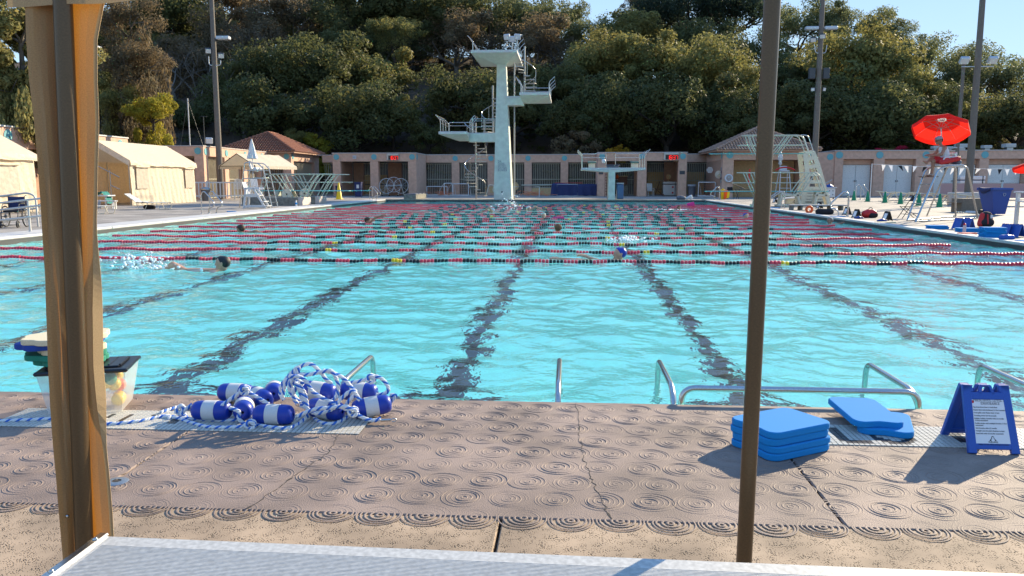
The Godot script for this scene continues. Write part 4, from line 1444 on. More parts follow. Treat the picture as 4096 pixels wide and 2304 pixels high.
func make_lane_ropes() -> void:
	var bead := bead_mesh()
	var rng := RandomNumberGenerator.new()
	rng.seed = 12
	var zs := [-14.6, -16.7, -18.75, -20.8, -22.8, -25.1, -27.2, -29.2, -31.3, -33.5, -35.7, -38.1, -40.9, -42.9, -45.0, -47.2, -49.8]
	var yellow := [[-3.16, 3.9], [-5.13, 1.66], [-5.59, 1.24], [-4.6, 1.05], [-3.9, 2.5], [-5.0, 3.53], [-4.2, 1.38], [-6.0, 1.49], [-4.4, 0.09], [-3.2, 2.39], [-5.2, 1.54], [-2.4, 0.75], [-4.0, 1.29], [-2.2, 2.6], [-1.2, 3.0], [-1.9, 2.8], [-3.0, 1.0]]
	var nth := ["nearest", "second", "third", "fourth", "fifth", "sixth", "seventh", "eighth", "ninth", "tenth", "eleventh", "twelfth", "thirteenth", "fourteenth", "fifteenth", "sixteenth", "farthest"]
	for k in zs.size():
		var z: float = zs[k]
		var label: String = "lane rope of red and black floats, %s from the near edge" % nth[k]
		if k == 0: label = "lane rope of red and black floats, the nearest to the photographer"
		if k == 16: label = "lane rope of red and black floats, the farthest, below the diving tower"
		var r := thing("lane_rope", label, "lane rope", v3(0, WATER, z), 0.0, "lane ropes across the pool")
		var cable := MB.new()
		var pts := []
		var amp := rng.randf_range(0.015, 0.05)
		var ph := rng.randf() * TAU
		for i in 24:
			var x := lerpf(XL + 0.02, XR - 0.02, i / 23.0)
			pts.push_back(v3(x, -0.004, amp * sin(x * 0.5 + ph)))
		cable.tube(pts, 0.006, 5)
		put("cable", cable, M.steel_dull, r)
		var far := {"r": MB.new(), "b": MB.new(), "y": MB.new()}
		var x := XL + rng.randf_range(0.7, 1.1)
		if k == 0: x = -10.9
		if k == 1: x = -13.2
		var i := 0
		var solid_l := -6.9 + rng.randf_range(-0.7, 0.7)
		var solid_r := 6.2 + rng.randf_range(-0.9, 0.6)
		var singles := 0
		var endx := XR - rng.randf_range(0.5, 1.2)
		while x < endx:
			var c := "r"
			if x > solid_l and x < solid_r:
				c = "b" if (i / 4) % 2 == 0 else "r"
				i += 1
			for yx in yellow[k]:
				if absf(x - yx) < 0.07: c = "y"
			var p := v3(x, 0.008 + wave(x, z) * 0.8 + rng.randf_range(-0.004, 0.004), amp * sin(x * 0.5 + ph))
			var m: Material = {"r": M.bead_red, "b": M.bead_black, "y": M.bead_yellow}[c]
			var vis := absf(x + 0.0699 * z) < -z * 0.66
			if k < 5 and singles < 299 and vis:
				var o := put("float", bead, m, r, p)
				o.rotation = v3(rng.randf() * 6.0, rng.randf_range(-0.06, 0.06), rng.randf_range(-0.05, 0.05))
				singles += 1
			else:
				var mb: MB = far[c]
				mb.t = Transform3D(Basis(v3(0, 0, 1), -PI / 2), p)
				mb.lathe([Vector2(0.012, -0.028), Vector2(0.045, -0.025), Vector2(0.049, 0.0), Vector2(0.045, 0.025), Vector2(0.012, 0.028)], 7)
			x += 0.0665 if rng.randf() > 0.03 else 0.078
		for c in far:
			if far[c].v.size():
				var o := put({"r": "red_floats", "b": "black_floats", "y": "yellow_floats"}[c], far[c], {"r": M.bead_red, "b": M.bead_black, "y": M.bead_yellow}[c], r)
				o.set_meta("kind", "stuff")
func railing(parent: Node3D, pts: Array, h: float, flare: Vector3, rows: int, m: Material, r := 0.03) -> void:
	# posts on the points; rails joining them; the tops lean out by flare
	var tops := []
	for p in pts:
		var mb := MB.new()
		var a: Vector3 = p
		var b: Vector3 = a + Vector3.UP * h
		if flare != Vector3.ZERO:
			mb.tube(bent([a, b, b + flare], 0.15, 3), r, 6)
			tops.push_back(b + flare)
		else:
			mb.rod(a, b, r, 6)
			tops.push_back(b)
		put("post", mb, m, parent)
	var t := MB.new()
	t.tube(tops, r * 1.05, 6)
	put("top_rail", t, m, parent)
	for k in rows:
		var mid := []
		for p in pts:
			mid.push_back(p + Vector3.UP * h * (k + 1.0) / (rows + 0.35))
		t = MB.new()
		t.tube(mid, r * 0.8, 6)
		put("rail", t, m, parent)
func spiral(parent: Node3D, c: Vector3, y1: float, r: float, from: float, turns: float) -> void:
	var n := int((y1 - c.y) / 0.24)
	var mb := MB.new()
	mb.rod(c, v3(c.x, y1 + 1.0, c.z), 0.07, 10)
	put("stair_pole", mb, M.steel_dull, parent)
	var rail := []
	for i in n:
		var a := from + turns * TAU * i / n
		var y := c.y + (i + 1.0) * (y1 - c.y) / n
		var d := v3(cos(a), 0, sin(a))
		var w := v3(-sin(a), 0, cos(a))
		var st := MB.new()
		var q := c + Vector3.UP * (y - c.y)
		var p := [q + d * 0.06 - w * 0.05, q + d * 0.06 + w * 0.05, q + d * r + w * 0.24, q + d * r - w * 0.24]
		st.quad(p[0], p[1], p[2], p[3], Vector3.UP)
		st.quad(p[0] - Vector3.UP * 0.05, p[1] - Vector3.UP * 0.05, p[2] - Vector3.UP * 0.05, p[3] - Vector3.UP * 0.05, Vector3.DOWN)
		for k in 4:
			var u: Vector3 = p[k]
			var v: Vector3 = p[(k + 1) % 4]
			st.quad(u, v, v - Vector3.UP * 0.05, u - Vector3.UP * 0.05, (u + v) / 2 - (p[0] + p[2]) / 2)
		put("stair_tread", st, M.steel_dull, parent)
		rail.push_back(q + d * r + Vector3.UP * 0.95)
		if i % 2 == 0:
			var b := MB.new()
			b.rod(q + d * r, q + d * r + Vector3.UP * 0.95, 0.018, 5)
			put("baluster", b, M.steel, parent)
	mb = MB.new()
	mb.tube(curve(rail, 3), 0.03, 7)
	put("handrail", mb, M.steel, parent)
func platform(parent: Node3D, x0: float, x1: float, z0: float, z1: float, y: float, apex: Array, drop: float) -> void:
	# a slab with a hipped underside that deepens towards the rectangle apex = [x0, x1, z0, z1]
	put("platform", bx(x0, x1, y - 0.19, y, z1, z0, 0.01), M.coping_white, parent)
	var mb := MB.new()
	var a := [v3(x0 + 0.02, y - 0.191, z0 - 0.02), v3(x1 - 0.02, y - 0.191, z0 - 0.02), v3(x1 - 0.02, y - 0.191, z1 + 0.02), v3(x0 + 0.02, y - 0.191, z1 + 0.02)]
	var b := [v3(apex[0], y - drop, apex[2]), v3(apex[1], y - drop, apex[2]), v3(apex[1], y - drop, apex[3]), v3(apex[0], y - drop, apex[3])]
	for k in 4:
		mb.quad(a[k], a[(k + 1) % 4], b[(k + 1) % 4], b[k], (a[k] + a[(k + 1) % 4]) / 2 - (a[0] + a[2]) / 2 + Vector3.DOWN * 2)
	mb.quad(b[0], b[1], b[2], b[3], Vector3.DOWN)
	put("underside", mb, M.tower_paint, parent)
	put("top_mat", bx(x0 + 0.15, x1 - 0.15, y + 0.001, y + 0.02, z1 + 0.3, z0 - 0.12), M.grey_plastic, parent)
func flood(parent: Node3D, p: Vector3, dir: Vector3, s := 1.0, called := "floodlight") -> void:
	var keep := Transform3D(Basis.looking_at(dir), p)
	var mb := MB.new()
	mb.t = keep
	mb.box(v3(0, 0, 0.05) * s, v3(0.52, 0.44, 0.22) * s, 0.04 * s)
	mb.box(v3(0, 0, 0.2) * s, v3(0.3, 0.28, 0.16) * s, 0.04 * s)
	var o := put(called, mb, M.lamp_housing if s > 0.9 else M.lamp_dark, parent)
	mb = MB.new()
	mb.t = keep
	mb.box(v3(0, 0, -0.065) * s, v3(0.43, 0.35, 0.012) * s)
	put("lens", mb, M.lamp_lens, o)
func make_tower() -> void:
	var t := thing("diving_tower", "tall pale green concrete diving tower with three platforms and spiral stairs", "diving tower")
	# tapering column
	var mb := MB.new()
	var a := [v3(-5.45, 0, -58.65), v3(-4.13, 0, -58.65), v3(-4.13, 0, -60.6), v3(-5.45, 0, -60.6)]
	var b := [v3(-5.27, 9.85, -59.6), v3(-4.62, 9.85, -59.6), v3(-4.62, 9.85, -60.6), v3(-5.27, 9.85, -60.6)]
	for k in 4:
		mb.quad(a[k], a[(k + 1) % 4], b[(k + 1) % 4], b[k], (a[k] + a[(k + 1) % 4]) / 2 - (a[0] + a[2]) / 2)
	put("column", mb, M.tower_paint, t)
	var tilt := Basis(Vector3.RIGHT, -atan(0.95 / 9.85))
	var pz := -58.65 - 2.45 * 0.0964
	var pl := MB.new()
	pl.box(v3(0, 0, 0), v3(0.74, 0.86, 0.02), 0.004)
	var plate := put("name_plate", pl, M.tower_paint, t, v3(-4.83, 2.45, pz + 0.012))
	plate.basis = tilt
	var words := ["DR.", "GENE", "SCOTT", "DIVING", "TOWER"]
	for i in 5:
		text_part(plate, words[i], 0.135, v3(-0.33, 0.33 - i * 0.163, 0.0115), Basis(), M.navy)
	var hole := MB.new()
	hole.tube([v3(-4.83, 0.55, -58.72), v3(-4.83, 0.55, -58.69)], 0.065, 14)
	put("socket", hole, M.dark_inside, t)
	platform(t, -6.95, -3.66, -57.5, -64.5, 10.5, [-5.27, -4.62, -59.6, -60.6], 0.72)
	platform(t, -3.5, -1.36, -57.5, -64.0, 7.57, [-3.4, -2.4, -59.4, -60.6], 0.5)
	platform(t, -9.3, -7.25, -57.5, -62.2, 4.87, [-8.2, -7.3, -59.4, -60.6], 0.55)
	put("beam", bx(-4.62, -3.3, 6.85, 7.36, -60.4, -59.3, 0.01), M.tower_paint, t)
	put("beam", bx(-7.3, -5.2, 4.22, 4.76, -60.4, -59.2, 0.01), M.tower_paint, t)
	put("landing", bx(-7.24, -5.3, 4.762, 4.87, -62.4, -59.2, 0.01), M.coping_white, t)
	put("landing", bx(-4.6, -3.51, 7.37, 7.5, -62.4, -59.3, 0.01), M.coping_white, t)
	var s: Material = M.steel
	railing(t, [v3(-3.72, 10.5, -58.3), v3(-3.72, 10.5, -60.0), v3(-3.72, 10.5, -61.7), v3(-3.72, 10.5, -63.4)], 0.78, v3(0.38, 0.36, 0), 1, s)
	railing(t, [v3(-6.88, 10.5, -58.3), v3(-6.88, 10.5, -60.3), v3(-6.88, 10.5, -62.3), v3(-6.88, 10.5, -64.2)], 0.75, v3(-0.36, 0.36, 0), 1, s)
	railing(t, [v3(-1.42, 7.57, -58.3), v3(-1.42, 7.57, -60.2), v3(-1.42, 7.57, -62.0), v3(-1.42, 7.57, -63.8)], 0.78, v3(0.38, 0.36, 0), 2, s)
	railing(t, [v3(-3.44, 7.57, -58.3), v3(-3.44, 7.57, -59.6), v3(-3.44, 7.57, -60.9)], 0.78, v3(-0.36, 0.36, 0), 1, s)
	railing(t, [v3(-3.44, 7.57, -63.9), v3(-1.42, 7.57, -63.9)], 1.0, Vector3.ZERO, 1, s)
	railing(t, [v3(-9.2, 4.87, -57.8), v3(-9.2, 4.87, -59.0), v3(-9.2, 4.87, -60.3), v3(-9.2, 4.87, -61.8)], 0.82, v3(-0.33, 0.36, 0), 1, s)
	railing(t, [v3(-9.2, 4.87, -62.1), v3(-7.4, 4.87, -62.1)], 0.95, Vector3.ZERO, 1, s)
	railing(t, [v3(-7.2, 4.87, -58.9), v3(-7.2, 4.87, -60.0), v3(-7.2, 4.87, -61.0)], 0.85, v3(0.33, 0.36, 0), 1, s)
	railing(t, [v3(-7.1, 4.87, -59.25), v3(-6.2, 4.87, -59.25), v3(-5.4, 4.87, -59.25)], 1.0, Vector3.ZERO, 2, s)
	spiral(t, v3(-7.16, 0, -62.2), 4.8, 0.87, 0.4, 1.45)
	spiral(t, v3(-5.75, 4.8, -61.4), 7.5, 0.86, 2.2, 0.9)
	spiral(t, v3(-3.4, 7.5, -62.4), 10.5, 0.9, 4.6, 0.95)
	mb = MB.new()
	mb.rod(v3(-4.1, 0, -61.2), v3(-4.1, 10.3, -61.2), 0.06, 8)
	put("drain_pipe", mb, M.steel_dull, t)
	var f := thing("floodlight_mast", "three grey floodlights on a short mast on top of the diving tower", "floodlight", v3(-4.39, 10.52, -63.0))
	mb = MB.new()
	mb.rod(Vector3.ZERO, v3(0, 1.75, 0), 0.045, 8)
	put("mast", mb, M.steel_dull, f)
	mb = MB.new()
	mb.tube(bent([v3(-0.42, 1.45, 0), v3(-0.42, 1.05, 0), v3(0.42, 1.05, 0), v3(0.42, 1.45, 0)], 0.2), 0.03, 7)
	put("yoke", mb, M.steel_dull, f)
	for k in 3:
		flood(f, v3(-0.42 + k * 0.42, 1.62 + (0.16 if k != 1 else 0.0), 0.06), v3(-0.5 + 0.5 * k, -0.35, 1), 0.98)
	# the low T-shaped platform on the right
	var l := thing("low_platform", "low T-shaped concrete diving platform with two dark green starting blocks on top", "diving platform", v3(0, 0, 0))
	put("column", bx(2.88, 3.36, 0, 2.12, -59.6, -58.0, 0.01), M.tower_paint, l)
	put("platform", bx(0.95, 5.52, 2.14, 2.30, -62.5, -58.0, 0.012), M.coping_white, l)
	mb = MB.new()
	var u := [v3(0.97, 2.139, -58.02), v3(5.5, 2.139, -58.02), v3(5.5, 2.139, -62.4), v3(0.97, 2.139, -62.4)]
	var w := [v3(2.88, 1.98, -58.03), v3(3.36, 1.98, -58.03), v3(3.36, 1.98, -60.4), v3(2.88, 1.98, -60.4)]
	for k in 4:
		mb.quad(u[k], u[(k + 1) % 4], w[(k + 1) % 4], w[k], (u[k] + u[(k + 1) % 4]) / 2 - (u[0] + u[2]) / 2 + Vector3.DOWN * 2)
	put("underside", mb, M.tower_paint, l)
	railing(l, [v3(1.0, 2.3, -58.2), v3(1.0, 2.3, -60.0), v3(1.0, 2.3, -62.0)], 0.92, v3(-0.32, 0.32, 0), 1, M.board_stand, 0.028)
	railing(l, [v3(5.45, 2.3, -58.2), v3(5.45, 2.3, -60.0), v3(5.45, 2.3, -62.0)], 0.9, v3(0.36, 0.38, 0), 1, s, 0.028)
	railing(l, [v3(1.05, 2.3, -62.2), v3(2.9, 2.3, -62.2)], 1.12, Vector3.ZERO, 1, s, 0.028)
	railing(l, [v3(3.6, 2.3, -62.2), v3(5.4, 2.3, -62.2)], 1.12, Vector3.ZERO, 1, s, 0.028)
	for k in 2:
		var sb := thing("starting_block", "dark green sloping starting block on the low platform, %s side" % ["left", "right"][k], "starting block", v3(1.72 + k * 3.1, 2.3, -59.3))
		mb = MB.new()
		mb.t = Transform3D(Basis(Vector3.RIGHT, 0.16), v3(0, 0.42, 0))
		mb.box(Vector3.ZERO, v3(0.62, 0.06, 0.7), 0.015)
		put("top", mb, mat("block_green", Color(0.01, 0.075, 0.05), 0.5) if k == 0 else M.block_green, sb)
		put("pedestal", bx(-0.24, 0.24, 0, 0.36, -0.25, 0.2, 0.02), M.cream_paint, sb)
	var tub := thing("grey_tray", "shallow dark grey plastic tray on the low diving platform", "tray", v3(3.2, 2.3, -58.7))
	put("body", bx(-0.45, 0.45, 0, 0.16, -0.3, 0.3, 0.04), M.grey_plastic, tub)
	put("rim", bx(-0.5, 0.5, 0.162, 0.22, -0.35, 0.35, 0.02), M.grey_plastic, tub)
	mb = MB.new()
	mb.ball(v3(0, 0.16, 0), v3(0.15, 0.16, 0.15), 14, 8)
	single("white_bucket", "round white bucket hanging on the low platform railing", "bucket", mb, M.white_plastic, v3(2.55, 2.62, -58.6))
func figure(bones: Array, cell: float, k := 0.03, cut := []) -> MB:
	# bones: [a, b, ra, rb]; one smooth skin round all of them (surface nets). cut: [point, normal] half-spaces taken away
	var lo := Vector3.ONE * 1e9
	var hi := -lo
	for b in bones:
		var r: float = maxf(b[2], b[3]) + k + cell * 2
		lo = lo.min(b[0] - Vector3.ONE * r).min(b[1] - Vector3.ONE * r)
		hi = hi.max(b[0] + Vector3.ONE * r).max(b[1] + Vector3.ONE * r)
	var nx := int((hi.x - lo.x) / cell) + 2
	var ny := int((hi.y - lo.y) / cell) + 2
	var nz := int((hi.z - lo.z) / cell) + 2
	var f := PackedFloat32Array()
	f.resize(nx * ny * nz)
	f.fill(1.0)
	for b in bones:
		var a: Vector3 = b[0]
		var d: Vector3 = b[1] - a
		var l2 := maxf(d.length_squared(), 1e-9)
		var ra: float = b[2]
		var rb: float = b[3]
		var m := Vector3.ONE * (maxf(ra, rb) + k + cell * 2)
		var p0: Vector3 = (a.min(b[1]) - m - lo) / cell
		var p1: Vector3 = (a.max(b[1]) + m - lo) / cell
		for z in range(maxi(int(p0.z), 0), mini(int(p1.z) + 1, nz)):
			for y in range(maxi(int(p0.y), 0), mini(int(p1.y) + 1, ny)):
				var o := (z * ny + y) * nx
				for x in range(maxi(int(p0.x), 0), mini(int(p1.x) + 1, nx)):
					var q := lo + v3(x, y, z) * cell - a
					var t := clampf(q.dot(d) / l2, 0.0, 1.0)
					var e := (q - d * t).length() - lerpf(ra, rb, t)
					var g := f[o + x]
					var h := maxf(k - absf(e - g), 0.0) / k
					f[o + x] = minf(e, g) - h * h * k * 0.25
	for c in cut:
		for z in nz:
			for y in ny:
				var o := (z * ny + y) * nx
				for x in nx:
					f[o + x] = maxf(f[o + x], (lo + v3(x, y, z) * cell - c[0]).dot(c[1]))
	var idx := {}
	var vs := PackedVector3Array()
	var ns := PackedVector3Array()
	var sxy := nx * ny
	for z in nz - 1:
		for y in ny - 1:
			var o := (z * ny + y) * nx
			for x in nx - 1:
				var i := o + x
				var s := 0
				var v := [f[i], f[i + 1], f[i + nx], f[i + nx + 1], f[i + sxy], f[i + sxy + 1], f[i + sxy + nx], f[i + sxy + nx + 1]]
				for e in 8:
					if v[e] < 0.0: s += 1
				if s == 0 or s == 8:
					continue
				var sum := Vector3.ZERO
				var n := 0
				for e in [[0, 1], [2, 3], [4, 5], [6, 7], [0, 2], [1, 3], [4, 6], [5, 7], [0, 4], [1, 5], [2, 6], [3, 7]]:
					var u: float = v[e[0]]
					var w: float = v[e[1]]
					if (u < 0.0) != (w < 0.0):
						var t := u / (u - w)
						var pa := v3(e[0] & 1, (e[0] >> 1) & 1, e[0] >> 2)
						var pb := v3(e[1] & 1, (e[1] >> 1) & 1, e[1] >> 2)
						sum += pa.lerp(pb, t)
						n += 1
				idx[i] = vs.size()
				vs.push_back(lo + (v3(x, y, z) + sum / n) * cell)
				ns.push_back(v3(v[1] + v[3] + v[5] + v[7] - v[0] - v[2] - v[4] - v[6], v[2] + v[3] + v[6] + v[7] - v[0] - v[1] - v[4] - v[5], v[4] + v[5] + v[6] + v[7] - v[0] - v[1] - v[2] - v[3]).normalized())
	var mb := MB.new()
	for i in idx:
		for e in [[1, nx, sxy], [nx, 1, sxy], [sxy, 1, nx]]:
			var j: int = i + e[0]
			if j < f.size() and (f[i] < 0.0) != (f[j] < 0.0):
				var c := [i, i - e[1], i - e[1] - e[2], i - e[2]]
				if idx.has(c[1]) and idx.has(c[2]) and idx.has(c[3]):
					var a: int = idx[c[0]]
					var b: int = idx[c[1]]
					var g: int = idx[c[2]]
					var h: int = idx[c[3]]
					mb.tri(vs[a], vs[b], vs[g], ns[a], ns[b], ns[g])
					mb.tri(vs[a], vs[g], vs[h], ns[a], ns[g], ns[h])
	return mb
func hand_bones(w: Vector3, dir: Vector3, palm: Vector3, s := 1.0, curl := 0.35) -> Array:
	# palm from the wrist w along dir, palm facing 'palm'; five unequal fingers slightly curled
	dir = dir.normalized()
	var side := dir.cross(palm).normalized()
	palm = side.cross(dir).normalized()
	var out := [[w, w + dir * 0.075 * s, 0.024 * s, 0.027 * s]]
	for k in 2:
		out.push_back([w + dir * 0.02 * s + side * (k * 2 - 1) * 0.018 * s, w + dir * 0.078 * s + side * (k * 2 - 1) * 0.026 * s, 0.017 * s, 0.015 * s])
	for k in 4:
		var b := w + dir * 0.085 * s + side * (k - 1.5) * 0.021 * s
		var l: float = [0.068, 0.078, 0.074, 0.056][k] * s
		var d1 := (dir + palm * curl + side * (k - 1.5) * 0.07).normalized()
		var d2 := (dir + palm * curl * 2.6).normalized()
		out.push_back([b, b + d1 * l * 0.55, 0.0092 * s, 0.0085 * s])
		out.push_back([b + d1 * l * 0.55, b + d1 * l * 0.55 + d2 * l * 0.5, 0.0085 * s, 0.007 * s])
	var tb := w + dir * 0.025 * s - side * 0.026 * s
	var td := (dir * 0.8 - side * 0.75 + palm * 0.4).normalized()
	out.push_back([tb, tb + td * 0.045 * s, 0.013 * s, 0.011 * s])
	out.push_back([tb + td * 0.045 * s, tb + (td * 0.06 + dir * 0.022) * s, 0.010 * s, 0.008 * s])
	return out
func head_bones(c: Vector3, face: Vector3, up: Vector3, s := 1.0) -> Array:
	# c is the middle of the skull; face points where the nose points
	face = face.normalized()
	var side := face.cross(up).normalized()
	up = side.cross(face).normalized()
	var o := []
	o.push_back([c - face * 0.025 * s + up * 0.02 * s, c + face * 0.02 * s + up * 0.02 * s, 0.088 * s, 0.082 * s])
	o.push_back([c + face * 0.03 * s - up * 0.03 * s, c + face * 0.055 * s - up * 0.085 * s, 0.062 * s, 0.038 * s])
	o.push_back([c + face * 0.088 * s + up * 0.006 * s, c + face * 0.112 * s - up * 0.034 * s, 0.009 * s, 0.015 * s])
	o.push_back([c + face * 0.085 * s - up * 0.066 * s - side * 0.015 * s, c + face * 0.085 * s - up * 0.066 * s + side * 0.015 * s, 0.011 * s, 0.011 * s])
	o.push_back([c + face * 0.083 * s + up * 0.024 * s - side * 0.035 * s, c + face * 0.083 * s + up * 0.024 * s + side * 0.035 * s, 0.014 * s, 0.014 * s])
	for k in [-1.0, 1.0]:
		o.push_back([c + side * k * 0.086 * s + up * 0.012 * s - face * 0.012 * s, c + side * k * 0.088 * s - up * 0.026 * s - face * 0.004 * s, 0.016 * s, 0.011 * s])
	return o
func face_parts(parent: Node3D, c: Vector3, face: Vector3, up: Vector3, s := 1.0, shades := false) -> void:
	face = face.normalized()
	var side := face.cross(up).normalized()
	up = side.cross(face).normalized()
	for k in [-1.0, 1.0]:
		var mb := MB.new()
		if shades:
			mb.t = Transform3D(Basis(side, up, -face), c + face * 0.098 * s + up * 0.004 * s + side * k * 0.036 * s)
			mb.ball(Vector3.ZERO, v3(0.031, 0.023, 0.012) * s, 10, 6)
			put("lens", mb, M.black_rubber, parent)
			mb = MB.new()
			mb.bar(c + face * 0.09 * s + up * 0.012 * s + side * k * 0.066 * s, c - face * 0.01 * s + up * 0.016 * s + side * k * 0.098 * s, 0.006 * s, 0.012 * s)
			put("temple", mb, M.black_rubber, parent)
		else:
			mb.ball(c + face * 0.089 * s + up * 0.002 * s + side * k * 0.032 * s, Vector3.ONE * 0.012 * s, 8, 6)
			put("eye", mb, M.white_plastic, parent)
			mb = MB.new()
			mb.ball(c + face * 0.099 * s + up * 0.002 * s + side * k * 0.032 * s, Vector3.ONE * 0.0058 * s, 6, 5)
			put("pupil", mb, M.hair, parent)
	var lip := MB.new()
	lip.tube([c + face * 0.094 * s - up * 0.066 * s - side * 0.02 * s, c + face * 0.099 * s - up * 0.066 * s, c + face * 0.094 * s - up * 0.066 * s + side * 0.02 * s], 0.0045 * s, 5)
	put("mouth", lip, M.red_plastic if false else M.skin_lip, parent)
func cap_over(c: Vector3, face: Vector3, up: Vector3, s: float, grow: float, front: float) -> MB:
	# hair or a swimming cap over the skull, cut off along a slanted plane so that the face stays free
	face = face.normalized()
	var side := face.cross(up).normalized()
	up = side.cross(face).normalized()
	return figure([[c - face * 0.03 * s + up * 0.024 * s, c + face * 0.02 * s + up * 0.026 * s, (0.088 + grow) * s, (0.083 + grow) * s]], 0.008 * s, 0.02, [[c + face * front * s + up * 0.02 * s, (face * 1.0 - up * 0.75).normalized()]])
func gable_tent(label: String, x0: float, x1: float, z0: float, z1: float, eave: float, ridge: float, windows: Array, group := "") -> Node3D:
	var t := thing("tent", label, "tent", v3((x0 + x1) / 2, 0, (z0 + z1) / 2), 0.0, group)
	var w := (x1 - x0) / 2
	var l := (z0 - z1) / 2
	var rng := RandomNumberGenerator.new()
	rng.seed = int(absf(z0) * 10)
	for s in [-1.0, 1.0]:
		# roof slope, sagging a little between the frames, with a hanging valance
		var mb := MB.new()
		var n := 14
		var m := 6
		var grid := []
		for i in n + 1:
			var row := []
			for j in m + 1:
				var u := float(i) / n
				var v := float(j) / m
				var sag := 0.035 * sin(PI * v) * absf(sin(PI * u * 2.0)) + rng.randf_range(0, 0.008)
				row.push_back(v3(s * (w + 0.10) * v, lerpf(ridge, eave, v) - sag, l + 0.12 - u * (2 * l + 0.24)))
			for v in [0.16, 0.27]:
				var u := float(i) / n
				row.push_back(v3(s * (w + 0.12 + v * 0.1) + rng.randf_range(-0.012, 0.012), eave - v + 0.02 * sin(u * 30.0), l + 0.12 - u * (2 * l + 0.24)))
			grid.push_back(row)
		for i in n:
			for j in m + 2:
				mb.quad(grid[i][j], grid[i + 1][j], grid[i + 1][j + 1], grid[i][j + 1], v3(s, 1.5, 0))
		put("roof_slope", mb, M.tent_fabric, t)
	for e in [1.0, -1.0]:
		var g := MB.new()
		var z: float = e * (l + 0.1)
		for s in [-1.0, 1.0]:
			g.quad(v3(0, ridge, z), v3(s * (w + 0.1), eave, z), v3(s * (w + 0.02), eave - 0.3, z - e * 0.01), v3(0, ridge - 0.36, z - e * 0.01), v3(0, 0, e))
		put("gable_trim", g, M.tent_fabric, t)
		if e < 0.0:
			g = MB.new()
			for i in 12:
				var a := -w + 2 * w * i / 12.0
				var b := -w + 2 * w * (i + 1) / 12.0
				var wob := 0.06 * sin(i * 1.7)
				var wob2 := 0.06 * sin((i + 1) * 1.7)
				g.quad(v3(a, lerpf(ridge, eave, absf(a) / w) - 0.1, z + 0.2), v3(b, lerpf(ridge, eave, absf(b) / w) - 0.1, z + 0.2), v3(b, 0.02, z + 0.2 + wob2), v3(a, 0.02, z + 0.2 + wob), v3(0, 0, 1))
			put("back_curtain", g, M.tent_fabric, t)
	# the long wall on the pool side, wavy, with clear window panels; a plain one on the other side
	for s in [1.0, -1.0]:
		var wl := MB.new()
		var n := 44
		var pts := []
		for i in n + 1:
			var row := []
			for j in 9:
				var y := lerpf(eave - 0.12, 0.01, j / 8.0)
				var amp := 0.010 + 0.022 * j / 8.0
				row.push_back(v3(s * (w + amp * sin(i * 0.83 + j * 0.35) * 0.7 + amp * 0.7 * sin(i * 2.1 - j * 0.9) + 0.02 * (j / 8.0)), y, l - 2 * l * i / n))
			pts.push_back(row)
		for i in n:
			for j in 8:
				wl.quad(pts[i][j], pts[i + 1][j], pts[i + 1][j + 1], pts[i][j + 1], v3(s, 0, 0))
		var side := put("side_wall", wl, M.tent_fabric, t)
		if s > 0:
			for win in windows:
				var wm := MB.new()
				for i in 5:
					for j in 5:
						var za: float = l - win[0] - win[1] * i / 5.0
						var zb: float = l - win[0] - win[1] * (i + 1) / 5.0
						var ya: float = lerpf(win[2], win[3], j / 5.0)
						var yb: float = lerpf(win[2], win[3], (j + 1) / 5.0)
						var o := func(z: float, y: float) -> Vector3: return v3(w + 0.08 + 0.012 * sin(z * 7.0 + y * 5.0), y, z)
						wm.quad(o.call(za, ya), o.call(zb, ya), o.call(zb, yb), o.call(za, yb), Vector3.RIGHT)
				put("window", wm, M.tent_window, side)
				var roll := MB.new()
				var rp := []
				for i in 9:
					rp.push_back(v3(w + 0.12, win[2] + 0.05 - 0.02 * sin(PI * i / 8.0), l - win[0] + 0.1 - (win[1] + 0.2) * i / 8.0))
				roll.tube(rp, [0.04, 0.075, 0.05, 0.06, 0.06, 0.06, 0.05, 0.075, 0.04], 7)
				put("rolled_flap", roll, M.tent_fabric, side)
	for z in [l, 0.0, -l]:
		for s in [-1.0, 1.0]:
			var p := MB.new()
			p.rod(v3(s * (w - 0.06), 0, z), v3(s * (w - 0.06), eave, z), 0.025, 7)
			put("pole", p, M.steel_dull, t)
	return t
func grab_rails(label: String, at: Vector3, turn: float, gap := 0.5, h := 0.92, group := "pool grab rails") -> Node3D:
	# two bent rails side by side; local +x is towards the water
	var t := thing("grab_rails", label, "grab rails", at, turn, group)
	for k in 2:
		var z := (k - 0.5) * gap
		var mb := MB.new()
		mb.tube(bent([v3(0, 0, z), v3(0, h * 0.9, z), v3(0.16, h * 1.02, z), v3(0.62, h * 0.52, z), v3(0.64, h * 0.34, z), v3(0.36, h * 0.26, z), v3(0.32, 0, z)], 0.13, 6), 0.024, 9)
		put("rail", mb, M.steel, t)
		for x in [0.0, 0.32]:
			mb = MB.new()
			mb.lathe([Vector2(0.05, 0.0), Vector2(0.05, 0.012), Vector2(0.03, 0.03)], 12, v3(x, 0, z))
			put("foot_cover", mb, M.steel, t)
	return t
